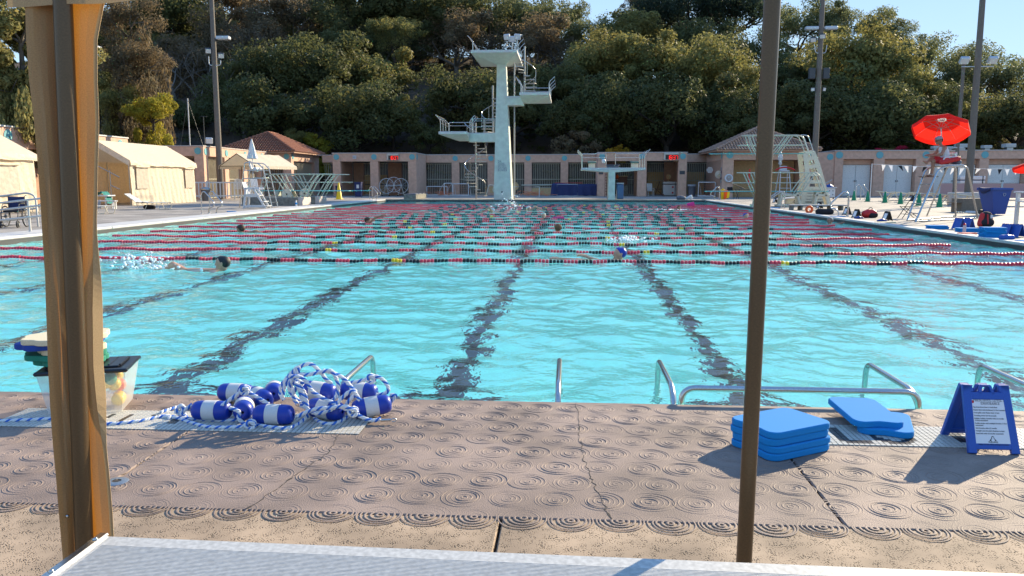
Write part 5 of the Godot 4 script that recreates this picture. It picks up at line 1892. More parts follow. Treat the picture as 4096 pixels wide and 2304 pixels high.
func kickboard(called: String, label: String, at: Vector3, turn: float, m: Material, l := 0.40, w := 0.30, th := 0.034, tilt := 0.0, group := "") -> Node3D:
	var pts := PackedVector2Array()
	var r := 0.06
	for c in [[1, 1, 0], [-1, 1, 1], [-1, -1, 2], [1, -1, 3]]:
		var cx: float = c[0] * (l / 2 - r)
		var cz: float = c[1] * (w / 2 - r)
		for k in 7:
			var a: float = (c[2] + k / 6.0) * PI / 2
			var p := Vector2(cx + r * cos(a), cz + r * sin(a))
			pts.push_back(p)
		if c[2] in [1]:
			pts.push_back(Vector2(-l / 2 + 0.018, 0.0))
	# long sides drawn in a little, as foam boards are
	var out := PackedVector2Array()
	for p in pts:
		out.push_back(Vector2(p.x, p.y * (1.0 - 0.05 * cos(p.x / l * PI))))
	var mb := MB.new()
	mb.prism(out, th, 0.006)
	var o := single(called, label, "kickboard", mb, m, at, turn, group)
	o.rotation.z = tilt
	return o
func lounge(label: String, at: Vector3, turn: float, back: float, group := "") -> Node3D:
	var t := thing("sun_lounger", label, "sun lounger", at, turn, group)
	var h := 0.31
	for s in [-1.0, 1.0]:
		var fr := MB.new()
		fr.tube(bent([v3(-0.15, h, s * 0.28), v3(1.25, h, s * 0.28)], 0.05), 0.02, 7)
		put("side_rail", fr, M.cream_paint, t)
		for x in [-0.02, 0.95]:
			fr = MB.new()
			fr.tube(bent([v3(x - 0.2, h, s * 0.27), v3(x - 0.05, 0.015, s * 0.27), v3(x + 0.24, 0.015, s * 0.27), v3(x + 0.36, h, s * 0.27)], 0.05, 3), 0.016, 6)
			put("leg", fr, M.cream_paint, t)
	var d := v3(-cos(back), sin(back), 0)
	for s in [-1.0, 1.0]:
		var fr := MB.new()
		fr.rod(v3(-0.15, h, s * 0.28), v3(-0.15, h, s * 0.28) + d * 0.72, 0.02, 7)
		put("back_rail", fr, M.cream_paint, t)
	for i in 11:
		put("strap", bx(-0.1 + i * 0.12, -0.01 + i * 0.12, h + 0.012, h + 0.022, -0.29, 0.29), M.white_plastic, t)
	for i in 6:
		var mb := MB.new()
		mb.t = Transform3D(Basis(Vector3.BACK, -back), v3(-0.15, h + 0.012, 0) + d * (0.08 + i * 0.12))
		mb.box(Vector3.ZERO, v3(0.09, 0.01, 0.58))
		put("strap", mb, M.white_plastic, t)
	return t
func spoked_wheel(parent: Node3D, c: Vector3, axis: Vector3, r: float, tyre: float, spokes: int, mt: Material, ms: Material, called := "wheel") -> void:
	var x := axis.cross(Vector3.UP).normalized()
	var y := x.cross(axis).normalized()
	var ring := []
	for k in 28:
		ring.push_back(c + x * r * cos(TAU * k / 28) + y * r * sin(TAU * k / 28))
	var mb := MB.new()
	mb.tube(ring, tyre, 6, false, true)
	var w := put(called, mb, mt, parent)
	for k in spokes:
		var sp := MB.new()
		var a := TAU * k / spokes
		sp.rod(c, c + (x * cos(a) + y * sin(a)) * r, tyre * 0.4, 5)
		put("spoke", sp, ms, w)
	mb = MB.new()
	mb.tube([c - axis * 0.04, c + axis * 0.04], tyre * 1.8, 10)
	put("hub", mb, ms, w)
func lamp_pole(label: String, at: Vector3, h: float, r0: float, r1: float) -> Node3D:
	var t := thing("lamp_pole", label, "lamp pole", at)
	var mb := MB.new()
	mb.tube([Vector3.ZERO, v3(0, h * 0.5, 0), v3(0, h, 0)], [r0, (r0 + r1) / 2, r1], 14)
	put("pole", mb, M.lamp_concrete, t)
	return t
func lamp_arm(t: Node3D, y: float, dx: float, w := 0.95) -> void:
	var mb := MB.new()
	mb.bar(v3(0, y, 0), v3(dx * 0.45, y, 0.0), 0.07, 0.09)
	put("arm", mb, M.lamp_housing, t)
	mb = MB.new()
	mb.box(v3(dx * 0.45 + signf(dx) * w * 0.5, y, 0), v3(w, 0.24, 0.5), 0.04)
	var b := put("lamp_box", mb, M.lamp_housing, t)
	mb = MB.new()
	mb.box(v3(dx * 0.45 + signf(dx) * w * 0.55, y - 0.124, 0), v3(w * 0.7, 0.012, 0.38))
	put("lens", mb, M.lamp_lens, b)
func springboard(label: String, tip: float, root: float, z: float, y: float, rail_x0: float, rail_x1: float, vs: Array, dir: float, low: float, mid: float, top: float) -> Node3D:
	# a springboard along x: board, fulcrum wheel, side rails on leaning forked posts
	var t := thing("springboard", label, "diving board")
	var b := MB.new()
	b.box(v3((tip + root) / 2, y, z), v3(absf(tip - root), 0.045, 0.5), 0.015)
	put("board", b, M.teal_board, t)
	for s in [-1.0, 1.0]:
		for yy in [top, mid]:
			var r := MB.new()
			if yy == top:
				r.tube(bent([v3(rail_x1, yy, z + s * 0.34), v3(rail_x0, yy, z + s * 0.34), v3(rail_x0 - dir * 0.45, low, z + s * 0.34)], 0.3, 6), 0.026, 8)
			else:
				r.rod(v3(rail_x1 + dir * 0.2, yy, z + s * 0.34), v3(rail_x0 - dir * 0.2, yy, z + s * 0.34), 0.022, 8)
			put("hand_rail", r, M.board_stand, t)
		for v in vs:
			var p := MB.new()
			p.bar(v3(v[0], low, z + s * 0.32), v3(v[1], mid, z + s * 0.33), 0.034, 0.05, 0.006)
			p.bar(v3(v[1], mid, z + s * 0.33), v3(v[2], top - 0.02, z + s * 0.34), 0.034, 0.05, 0.006)
			put("post", p, M.board_stand, t)
	return t
func make_left_side() -> void:
	gable_tent("beige gable tent with a long wrinkled side wall, nearest the photographer at the far left", -27.0, -23.45, -26.0, -33.9, 2.5, 3.5, [[0.8, 1.6, 1.95, 0.6], [5.4, 1.3, 2.0, 0.72]], "beige gable tents on the left deck")
	gable_tent("beige gable tent with an open front gable, behind the sun loungers", -27.6, -24.0, -42.6, -50.2, 2.47, 3.58, [[0.5, 1.3, 2.1, 0.92], [6.2, 1.1, 2.1, 0.92]], "beige gable tents on the left deck")
	var uv := thing("patio_umbrella_frame", "bare metal umbrella arms on a stand inside the open tent", "umbrella frame", v3(-24.9, 0, -42.0))
	for q in [[v3(0.1, 0, 0), v3(0.1, 1.95, 0)], [v3(-0.55, 2.15, 0), v3(0.62, 1.55, 0)], [v3(0.15, 1.1, 0), v3(0.6, 0.9, 0)]]:
		var mb := MB.new()
		mb.rod(q[0], q[1], 0.025, 6)
		put("arm", mb, M.steel_dull, uv)
	# small canopy tent in front of the tile-roofed pavilion
	var c := thing("canopy_tent", "small open-sided beige canopy on dark posts in front of the tile-roofed pavilion", "canopy tent", v3(-23.4, 0, -55.5), -0.32)
	for s in [-1.0, 1.0]:
		var mb := MB.new()
		for i in 8:
			var a := -4.6 * i / 8.0
			var b := -4.6 * (i + 1) / 8.0
			mb.quad(v3(0, 3.3 - 0.03 * (i % 2), a), v3(0, 3.3 - 0.03 * ((i + 1) % 2), b), v3(s * 1.65, 2.42, b), v3(s * 1.65, 2.42, a), v3(s, 2, 0))
			mb.quad(v3(s * 1.65, 2.42, a), v3(s * 1.65, 2.42, b), v3(s * 1.67, 2.2, b), v3(s * 1.67, 2.2, a), v3(s, 0, 0))
		put("roof_slope", mb, M.tent_fabric, c)
		for z in [0.0, -2.3, -4.6]:
			mb = MB.new()
			mb.rod(v3(s * 1.58, 0, z), v3(s * 1.58, 2.4, z), 0.03, 7)
			put("post", mb, M.bronze_pole, c)
		mb = MB.new()
		mb.rod(v3(s * 1.58, 2.4, -0.02), v3(0, 3.26, -0.02), 0.025, 6)
		put("rafter", mb, M.bronze_pole, c)
	var tie := MB.new()
	tie.rod(v3(-1.58, 2.4, -0.02), v3(1.58, 2.4, -0.02), 0.022, 6)
	put("tie_bar", tie, M.bronze_pole, c)
	# wheelchair and ramp railings
	var w := thing("wheelchair", "empty black wheelchair parked behind the ramp railing", "wheelchair", v3(-16.15, 0, -22.3), 0.25)
	for s in [-1.0, 1.0]:
		spoked_wheel(w, v3(0.12 * 0 + s * 0.28, 0.31, -0.1), Vector3.RIGHT, 0.30, 0.018, 12, M.black_rubber, M.steel_dull, "large_wheel")
		spoked_wheel(w, v3(s * 0.22, 0.1, 0.38), Vector3.RIGHT, 0.09, 0.022, 5, M.black_rubber, M.steel_dull, "caster")
		var fr := MB.new()
		fr.tube(bent([v3(s * 0.22, 0.92, -0.36), v3(s * 0.22, 0.9, -0.22), v3(s * 0.22, 0.3, -0.18)], 0.04), 0.013, 6)
		fr.tube(bent([v3(s * 0.22, 0.68, -0.2), v3(s * 0.22, 0.68, 0.2), v3(s * 0.22, 0.4, 0.32), v3(s * 0.22, 0.12, 0.4)], 0.06), 0.013, 6)
		fr.rod(v3(s * 0.22, 0.32, -0.2), v3(s * 0.22, 0.32, 0.34), 0.012, 6)
		put("side_frame", fr, M.lamp_dark, w)
		put("footrest", bx(s * 0.12 - 0.07, s * 0.12 + 0.07, 0.08, 0.1, 0.46, 0.62, 0.008), M.black_rubber, w)
		put("armrest", bx(s * 0.22 - 0.03, s * 0.22 + 0.03, 0.69, 0.72, -0.14, 0.18, 0.01), M.black_rubber, w)
	put("seat", bx(-0.22, 0.22, 0.44, 0.5, -0.2, 0.24, 0.02), M.black_cloth, w)
	put("backrest", bx(-0.22, 0.22, 0.5, 0.88, -0.25, -0.21, 0.012), M.navy, w)
	put("pouch", bx(0.0, 0.26, 0.62, 0.78, -0.36, -0.27, 0.02), M.navy, w)
	for k in 2:
		var rl := thing("ramp_railing", ["three-bar steel railing in front of the wheelchair, rising to the right", "steel railing with a bent end behind the wheelchair"][k], "railing", Vector3.ZERO, 0.0, "ramp railings")
		if k == 0:
			for y in [0.62, 0.44, 0.17]:
				var mb := MB.new()
				mb.rod(v3(-16.6, y - 0.02, -20.3), v3(-12.75, y + 0.36, -19.8), 0.026, 8)
				put("rail", mb, M.aluminium, rl)
			for p in [[-14.1, 0.83], [-16.2, 0.66], [-12.85, 0.95]]:
				var mb := MB.new()
				mb.rod(v3(p[0], 0, -20.02), v3(p[0], p[1], -20.02), 0.03, 8)
				mb.lathe([Vector2(0.08, 0.0), Vector2(0.08, 0.015), Vector2(0.035, 0.03)], 12, v3(p[0], 0, -20.02))
				put("post", mb, M.aluminium, rl)
		else:
			var mb := MB.new()
			mb.tube(bent([v3(-18.6, 0.66, -22.6), v3(-15.85, 1.0, -22.52), v3(-15.62, 0.9, -22.52), v3(-15.6, 0, -22.52)], 0.2), 0.028, 8)
			put("rail", mb, M.aluminium, rl)
			for y in [0.36, 0.1]:
				mb = MB.new()
				mb.rod(v3(-18.6, y - 0.16, -22.6), v3(-15.62, y + 0.18, -22.52), 0.024, 8)
				put("rail", mb, M.aluminium, rl)
	# sun loungers
	lounge("sun lounger half hidden by the canopy curtain, in front of the boy's bench", v3(-20.1, 0, -32.0), -0.15, 0.35, "sun loungers on the left deck")
	var l2 := lounge("sun lounger with its back raised and a white towel, beside the open tent", v3(-20.35, 0, -37.1), 0.05, 0.62, "sun loungers on the left deck")
	lounge("sun lounger with a raised slatted back by the left edge of the canopy curtain", v3(-22.2, 0, -32.4), 2.9, 0.9, "sun loungers on the left deck")
	var tw := MB.new()
	for i in 10:
		for j in 5:
			var p := func(a: int, b: int) -> Vector3: return v3(-0.42 + a * 0.075, 0.36 + 0.02 * sin(a * 1.9 + b) + maxf(0.0, (-0.15 - (-0.42 + a * 0.075)) * 0.7), -0.26 + b * 0.13)
			tw.quad(p.call(i, j), p.call(i + 1, j), p.call(i + 1, j + 1), p.call(i, j + 1), Vector3.UP)
	single("towel", "crumpled white towel lying on the raised-back sun lounger", "towel", tw, M.float_white, v3(-20.35, 0, -37.1), 0.05)
	var bag := figure([[v3(-0.2, 0.09, 0), v3(0.2, 0.09, 0), 0.11, 0.10], [v3(-0.1, 0.13, 0.05), v3(0.1, 0.12, -0.05), 0.08, 0.07]], 0.025)
	single("bag", "black bag on the deck under the raised-back sun lounger", "bag", bag, M.black_cloth, v3(-20.2, 0, -37.4))
	# picnic bench with the boy
	var pb := thing("picnic_bench", "white plank picnic table and bench with a boy sitting at it", "picnic table", v3(-22.9, 0, -38.1))
	for q in [[0.60, 0.66, -0.35, 0.35, 0.42], [0.36, 0.41, 0.55, 0.85, 1.05]]:
		for k in 2:
			put("plank", bx(-1.4, q[4], q[0], q[1], lerpf(q[2], q[3], k * 0.5) + 0.01, lerpf(q[2], q[3], k * 0.5 + 0.5) - 0.01, 0.01), M.white_plastic, pb)
	for x in [-1.2, 0.25]:
		for z in [-0.25, 0.25]:
			put("leg", bx(x - 0.03, x + 0.03, 0, 0.598, z - 0.03, z + 0.03), M.white_plastic, pb)
	for x in [-1.2, 0.95]:
		for z in [0.6, 0.8]:
			put("leg", bx(x - 0.03, x + 0.03, 0, 0.358, z - 0.03, z + 0.03), M.white_plastic, pb)
	var cl := MB.new()
	for i in 10:
		for j in 6:
			var p := func(a: int, b: int) -> Vector3:
				var u := a / 10.0
				var y := 0.68 + 0.14 * sin(PI * u) + 0.03 * sin(b * 2.0 + a)
				if u > 0.6: y -= (u - 0.6) * 1.1
				return v3(-0.25 + u * 0.65, y, -0.2 + b * 0.09 + 0.03 * sin(a * 1.4))
			cl.quad(p.call(i, j), p.call(i + 1, j), p.call(i + 1, j + 1), p.call(i, j + 1), Vector3.UP)
	single("towel", "dark teal towel heaped on the picnic table and hanging over its edge", "towel", cl, mat("teal_cloth", Color(0.02, 0.18, 0.16), 0.9), v3(-22.9, 0, -38.1))
	cl = MB.new()
	for i in 6:
		for j in 4:
			var p := func(a: int, b: int) -> Vector3: return v3(0.05 + a * 0.05 + 0.02 * sin(b * 2.0), 0.43 - (0.1 * b if b > 1 else 0.0) + 0.02 * sin(a * 2.2), 0.72 + minf(b, 1.6) * 0.09 + 0.02 * sin(a * 1.7 + b))
			cl.quad(p.call(i, j), p.call(i + 1, j), p.call(i + 1, j + 1), p.call(i, j + 1), v3(0, 1, 1))
	single("shirt", "grey shirt hanging over the edge of the picnic bench", "shirt", cl, M.grey_cloth, v3(-22.9, 0, -38.1))
	make_boy()
	grab_rails("pair of steel pool grab rails at the left pool edge in front of the tent", v3(-15.1, 0, -32.45), -0.25)
	kickboard("kickboard", "blue kickboard lying on the left deck at the pool edge", v3(-14.75, 0.002, -34.2), 0.5, M.foam_blue)
	# picket fence, bins and chairs
	var pf := thing("picket_fence", "white picket fence between the open tent and the white chairs", "fence", v3(-25.6, 0, -55.4), 0.62)
	for y in [0.25, 1.2]:
		put("rail", bx(-2.9, 2.9, y, y + 0.09, -0.03, 0.03, 0.01), M.white_plastic, pf)
	for i in 24:
		put("picket", bx(-2.8 + i * 0.243, -2.73 + i * 0.243, 0.14, 1.26, 0.032, 0.055), M.white_plastic, pf)
	for x in [-2.95, 0.0, 2.95]:
		put("post", bx(x - 0.06, x + 0.06, 0, 1.36, -0.07, 0.028, 0.01), M.white_plastic, pf)
	var tr := thing("trash_can", "grey round trash can with a grey lid in front of the picket fence", "trash can", v3(-24.7, 0, -53.2))
	var mb := MB.new()
	mb.lathe([Vector2(0.0, 0.0), Vector2(0.24, 0.0), Vector2(0.30, 0.72), Vector2(0.32, 0.74), Vector2(0.32, 0.78)], 20)
	put("can", mb, M.grey_plastic, tr)
	mb = MB.new()
	mb.lathe([Vector2(0.34, 0.76), Vector2(0.34, 0.84), Vector2(0.2, 0.93), Vector2(0.0, 0.95)], 20)
	put("lid", mb, M.steel_dull, tr)
	for k in 2:
		var ch := thing("tall_chair", ["tall white plank chair with slatted back beside the end of the picket fence", "tall white plank chair seen behind the white guard chair"][k], "chair", v3(-24.15 + k * 3.0, 0, -57.3 + k * 4.0), 0.35 + k * 0.5, "tall white plank chairs")
		for x in [-0.24, 0.24]:
			for z in [-0.22, 0.26]:
				put("leg", bx(x - 0.035, x + 0.035, 0, 0.78 if z > 0 else 0.74, z - 0.035, z + 0.035), M.white_plastic, ch)
			put("armrest", bx(x - 0.06, x + 0.06, 1.0, 1.03, -0.26, 0.34, 0.01), M.white_plastic, ch)
			put("arm_post", bx(x - 0.03, x + 0.03, 0.78, 1.0, 0.22, 0.28), M.white_plastic, ch)
		for i in 4:
			put("seat_slat", bx(-0.26, 0.26, 0.765, 0.79, -0.24 + i * 0.13, -0.13 + i * 0.13, 0.005), M.white_plastic, ch)
		for i in 5:
			var s := MB.new()
			s.t = Transform3D(Basis(Vector3.RIGHT, -0.2), v3(-0.21 + i * 0.105, 0.78, -0.26))
			s.box(v3(0, 0.36, 0), v3(0.085, 0.72 + 0.05 * (2 - absi(i - 2)), 0.02), 0.005)
			put("back_slat", s, M.white_plastic, ch)
		put("foot_rail", bx(-0.26, 0.26, 0.3, 0.36, 0.28, 0.32), M.white_plastic, ch)
	var gc := thing("guard_chair", "low white plastic lifeguard chair with plank steps at the left pool edge", "lifeguard chair", v3(-15.7, 0, -38.9), 0.1)
	for z in [-0.36, 0.36]:
		for q in [[v3(-0.32, 0, z), v3(-0.18, 1.0, z)], [v3(0.75, 0, z), v3(0.16, 1.02, z)], [v3(-0.3, 0.62, z), v3(0.42, 0.62, z)], [v3(-0.3, 0.1, z), v3(0.7, 0.1, z)], [v3(-0.3, 0.98, z), v3(0.5, 0.98, z)]]:
			var b := MB.new()
			b.bar(q[0], q[1], 0.06, 0.10, 0.01)
			put("frame_plank", b, M.white_plastic, gc)
	for q in [[0.05, 0.68, 0.5], [0.62, 0.32, 0.2], [0.75, 0.1, 0.2], [0.4, 0.62, 0.18]]:
		put("step", bx(q[0] - q[2] / 2, q[0] + q[2] / 2, q[1], q[1] + 0.035, -0.42, 0.42, 0.01), M.white_plastic, gc)
	for i in 4:
		var s := MB.new()
		s.t = Transform3D(Basis(Vector3.BACK, 0.28), v3(-0.2, 0.72, -0.27 + i * 0.18))
		s.box(v3(0, 0.3, 0), v3(0.025, 0.6, 0.15), 0.008)
		put("back_slat", s, M.white_plastic, gc)
	# tall steel guard stand with a closed umbrella
	var gs := thing("guard_stand", "tall steel lifeguard stand with ladder and white seat at the left pool edge", "lifeguard stand", v3(0, 0, 0))
	for z in [-39.95, -40.75]:
		for q in [[v3(-16.45, 2.2, z), v3(-16.8, 0, z)], [v3(-15.5, 2.1, z), v3(-15.09, 0, z)]]:
			mb = MB.new()
			mb.rod(q[0], q[1], 0.03, 8)
			put("leg", mb, M.steel, gs)
		mb = MB.new()
		mb.tube(bent([v3(-16.45, 1.9, z), v3(-16.45, 2.27, z), v3(-15.75, 2.25, z), v3(-15.5, 2.0, z), v3(-15.45, 1.8, z)], 0.12), 0.028, 8)
		put("arm_rail", mb, M.steel, gs)
		for q in [[-16.55, -15.4, 1.47], [-16.5, -15.5, 1.88]]:
			mb = MB.new()
			mb.rod(v3(q[0], q[2], z), v3(q[1], q[2], z), 0.024, 7)
			put("brace", mb, M.steel, gs)
	for i in 5:
		var y := 0.25 + i * 0.36
		put("rung", bx(-15.42 + 0.05 * i * -1.0 + 0.19, -15.25 - 0.055 * i + 0.19, y, y + 0.03, -40.75, -39.95), M.steel, gs)
	put("footboard", bx(-16.0, -15.45, 1.49, 1.53, -40.7, -40.0, 0.01), M.board_stand, gs)
	put("seat", figure([[v3(-16.2, 1.98, -40.55), v3(-16.2, 1.98, -40.15), 0.06, 0.06], [v3(-15.75, 1.97, -40.55), v3(-15.75, 1.97, -40.15), 0.05, 0.05], [v3(-15.98, 1.94, -40.5), v3(-15.98, 1.94, -40.2), 0.12, 0.12], [v3(-16.25, 2.1, -40.5), v3(-16.3, 2.34, -40.45), 0.07, 0.05], [v3(-16.25, 2.1, -40.2), v3(-16.3, 2.34, -40.25), 0.07, 0.05]], 0.03, 0.06), M.white_plastic, gs)
	var cu := thing("closed_umbrella", "closed grey-white sun umbrella tied up on the left guard stand", "umbrella", v3(-16.18, 1.5, -40.35))
	mb = MB.new()
	mb.rod(Vector3.ZERO, v3(0, 1.95, 0), 0.02, 7)
	put("pole", mb, M.white_plastic, cu)
	mb = MB.new()
	for k in 8:
		for seg in 5:
			var prof := [Vector2(0.02, 1.98), Vector2(0.09, 1.72), Vector2(0.15, 1.45), Vector2(0.20, 1.2), Vector2(0.26, 1.0), Vector2(0.22, 0.97)]
			var f := func(a: float, i: int) -> Vector3:
				var q: Vector2 = prof[i]
				var rr := q.x * (0.86 + 0.2 * absf(sin(a * 4.0)))
				return v3(cos(a) * rr, q.y + 0.02 * sin(a * 8.0), sin(a) * rr)
			for h in 2:
				var a0 := TAU * (k + h * 0.5) / 8
				var a1 := TAU * (k + h * 0.5 + 0.5) / 8
				mb.quad(f.call(a0, seg), f.call(a1, seg), f.call(a1, seg + 1), f.call(a0, seg + 1), v3(cos(a0), 0.2, sin(a0)))
	put("folded_cloth", mb, M.float_white, cu)
	# two low springboards on concrete plinths
	for k in 2:
		var z := -44.1 - k * 3.0
		var p := thing("plinth", "low concrete plinth under the %s low springboard" % ["nearer", "farther"][k], "concrete plinth", v3(-16.4, 0, z), 0.0, "plinths of the low springboards")
		put("block", bx(-1.7, 1.5, 0, 0.45, -0.75, 0.75, 0.03), M.plinth, p)
		put("end_block", bx(1.49, 1.75, 0, 0.44, -0.74, 0.74, 0.03), M.stucco_cap, p)
		var s := springboard("low teal springboard with forked rail posts on the left, the %s of two" % ["nearer", "farther"][k], [-12.15, -11.75][k], -17.5, z, [0.80, 0.78][k], -16.9, -13.1, [[-15.6, -16.1, -16.45], [-15.3, -15.75, -15.95], [-14.9, -14.4, -14.05], [-14.6, -14.1, -13.75]], 1.0, 0.46, 1.28, 1.73)
		for sd in [-0.3, 0.3]:
			mb = MB.new()
			mb.tube([v3(-15.67, 0.62, z + sd - 0.03), v3(-15.67, 0.62, z + sd + 0.03)], 0.29, 24)
			var wh := put("fulcrum_wheel", mb, M.cream_paint, s)
			mb = MB.new()
			mb.tube([v3(-15.67, 0.62, z + sd - 0.045), v3(-15.67, 0.62, z + sd + 0.045)], 0.05, 12)
			put("hub", mb, M.black_rubber, wh)
		put("anchor", bx(-17.5, -17.3, 0.46, 0.77, z - 0.25, z + 0.25, 0.02), M.board_stand, s)
		put("roller", bx(-15.75, -15.6, 0.455, 0.76, z - 0.2, z + 0.2, 0.03), M.board_stand, s)
	var bt := thing("water_bottle", "clear plastic water bottle with a white lid standing on the left pool edge", "bottle", v3(-14.4, 0.02, -41.6))
	mb = MB.new()
	mb.lathe([Vector2(0, 0), Vector2(0.055, 0.0), Vector2(0.055, 0.2), Vector2(0.03, 0.28), Vector2(0.02, 0.3)], 14)
	put("body", mb, M.lamp_lens, bt)
	mb = MB.new()
	mb.lathe([Vector2(0.056, 0.1), Vector2(0.057, 0.19)], 14)
	put("label_band", mb, M.foam_blue, bt)
	mb = MB.new()
	mb.lathe([Vector2(0.024, 0.3), Vector2(0.024, 0.33), Vector2(0, 0.335)], 10)
	put("cap", mb, M.white_plastic, bt)
	var yc := thing("caution_cone", "tall yellow plastic caution cone behind the low springboards", "cone", v3(-17.0, 0, -58.6))
	mb = MB.new()
	mb.lathe([Vector2(0.25, 0.02), Vector2(0.22, 0.1), Vector2(0.05, 1.24), Vector2(0.0, 1.27)], 18)
	put("cone", mb, M.yellow_plastic, yc)
	put("base", bx(-0.3, 0.3, 0, 0.03, -0.3, 0.3, 0.01), M.yellow_plastic, yc)
	for k in 2:
		var bn := thing("wheeled_bin", ["dark navy wheeled bin beside the left gate", "small dark bin against the pillar left of the left gate"][k], "bin", v3([-17.6, -20.2][k], 0, -66.5 - k * 3.0), 0.0)
		mb = MB.new()
		var s: float = [1.0, 0.75][k]
		for i in 4:
			var e := [Vector2(-0.28, -0.3), Vector2(0.28, -0.3), Vector2(0.28, 0.3), Vector2(-0.28, 0.3)]
			var a: Vector2 = e[i]
			var b: Vector2 = e[(i + 1) % 4]
			mb.quad(v3(a.x * 0.85, 0.05, a.y * 0.85) * s, v3(b.x * 0.85, 0.05, b.y * 0.85) * s, v3(b.x, 1.2, b.y) * s, v3(a.x, 1.2, a.y) * s, v3(a.x + b.x, 0, a.y + b.y))
		put("body", mb, M.navy, bn)
		put("lid", bx(-0.31 * s, 0.31 * s, 1.2 * s, 1.27 * s, -0.33 * s, 0.34 * s, 0.02), M.navy, bn)
		if k == 0: put("notice", bx(-0.1, 0.12, 0.75, 1.05, 0.302, 0.312), M.white_plastic, bn)
	# masts and lamp poles
	var lp := lamp_pole("tall concrete lamp pole with a box lamp and two dark floodlights, left of the pavilion", v3(-25.95, 0, -58.4), 17.0, 0.24, 0.15)
	lamp_arm(lp, 11.7, 0.6)
	flood(lp, v3(-0.32, 10.75, 0.25), v3(0.5, -0.6, 1), 0.85)
	flood(lp, v3(0.62, 10.4, 0.25), v3(0.5, -0.6, 1), 0.85)
	mb = MB.new()
	mb.tube(bent([v3(-0.38, 10.4, 0.1), v3(-0.38, 9.75, 0.1), v3(0.5, 9.75, 0.1), v3(0.5, 10.1, 0.1)], 0.22), 0.035, 7)
	put("yoke", mb, M.lamp_housing, lp)
	var lq := lamp_pole("tall concrete lamp pole partly hidden by the canopy curtain, over the left building", v3(-30.3, 0, -49.5), 14.0, 0.2, 0.13)
	lamp_arm(lq, 9.6, 0.6, 0.7)
	for q in [[-31.8, -66.0, 8.2, 0.05, "thin white mast with guy wires behind the left arcade"], [-30.75, -66.5, 6.75, 0.03, "thin dark post with a small cross bar right of the white mast"], [-38.9, -65.0, 8.0, 0.045, "thin dark mast left of the yellow-green tree"]]:
		var m := thing("mast", q[4], "mast", v3(q[0], 0, q[1]))
		mb = MB.new()
		mb.rod(v3(0, hill_y(q[0], q[1]) - 0.1, 0), v3(0, q[2], 0), q[3], 7)
		put("post", mb, M.white_plastic if q[3] == 0.05 else M.lamp_dark, m)
		if q[3] == 0.03:
			mb = MB.new()
			mb.rod(v3(-0.3, q[2], 0), v3(0.3, q[2], 0), 0.02, 5)
			put("cross_bar", mb, M.lamp_dark, m)
		if q[3] == 0.05:
			for dx in [-0.7, 2.4]:
				mb = MB.new()
				mb.rod(v3(0, q[2] - 0.1, 0), v3(dx * 0.8, 3.2, 1.0), 0.012, 4)
				put("guy_wire", mb, M.lamp_dark, m)
	var cb := thing("overhead_cable", "dark cable between two thin masts with a small pale blue fitting hung below it", "cable")
	mb = MB.new()
	mb.tube(curve([v3(-38.9, 8.0, -65.0), v3(-35.5, 7.75, -65.6), v3(-31.8, 8.15, -66.0)], 8), 0.022, 5)
	put("cable", mb, M.black_rubber, cb)
	mb = MB.new()
	mb.tube(bent([v3(-35.9, 6.7, -65.5), v3(-35.85, 6.95, -65.5), v3(-35.2, 6.95, -65.5), v3(-35.15, 6.7, -65.5)], 0.08), 0.06, 7)
	put("fitting", mb, mat("pale_blue", Color(0.25, 0.35, 0.6), 0.5), cb)
	mb = MB.new()
	mb.tube([v3(-35.5, 6.95, -65.5), v3(-35.5, 7.76, -65.6)], 0.012, 4)
	mb.tube([v3(-35.2, 6.95, -65.5), v3(-33.6, 7.9, -65.8)], 0.01, 4)
	put("hanger", mb, M.black_rubber, cb)
	var fl := thing("floodlight", "grey floodlight on the roof of the left arcade beside the tall lamp pole", "floodlight", v3(-27.2, 3.92, -59.6))
	flood(fl, v3(0, 0.45, 0), v3(0.6, -0.4, 1), 1.0, "head")
	mb = MB.new()
	mb.rod(v3(0, 0, -0.1), v3(0, 0.4, -0.1), 0.03, 6)
	put("stem", mb, M.lamp_dark, fl)
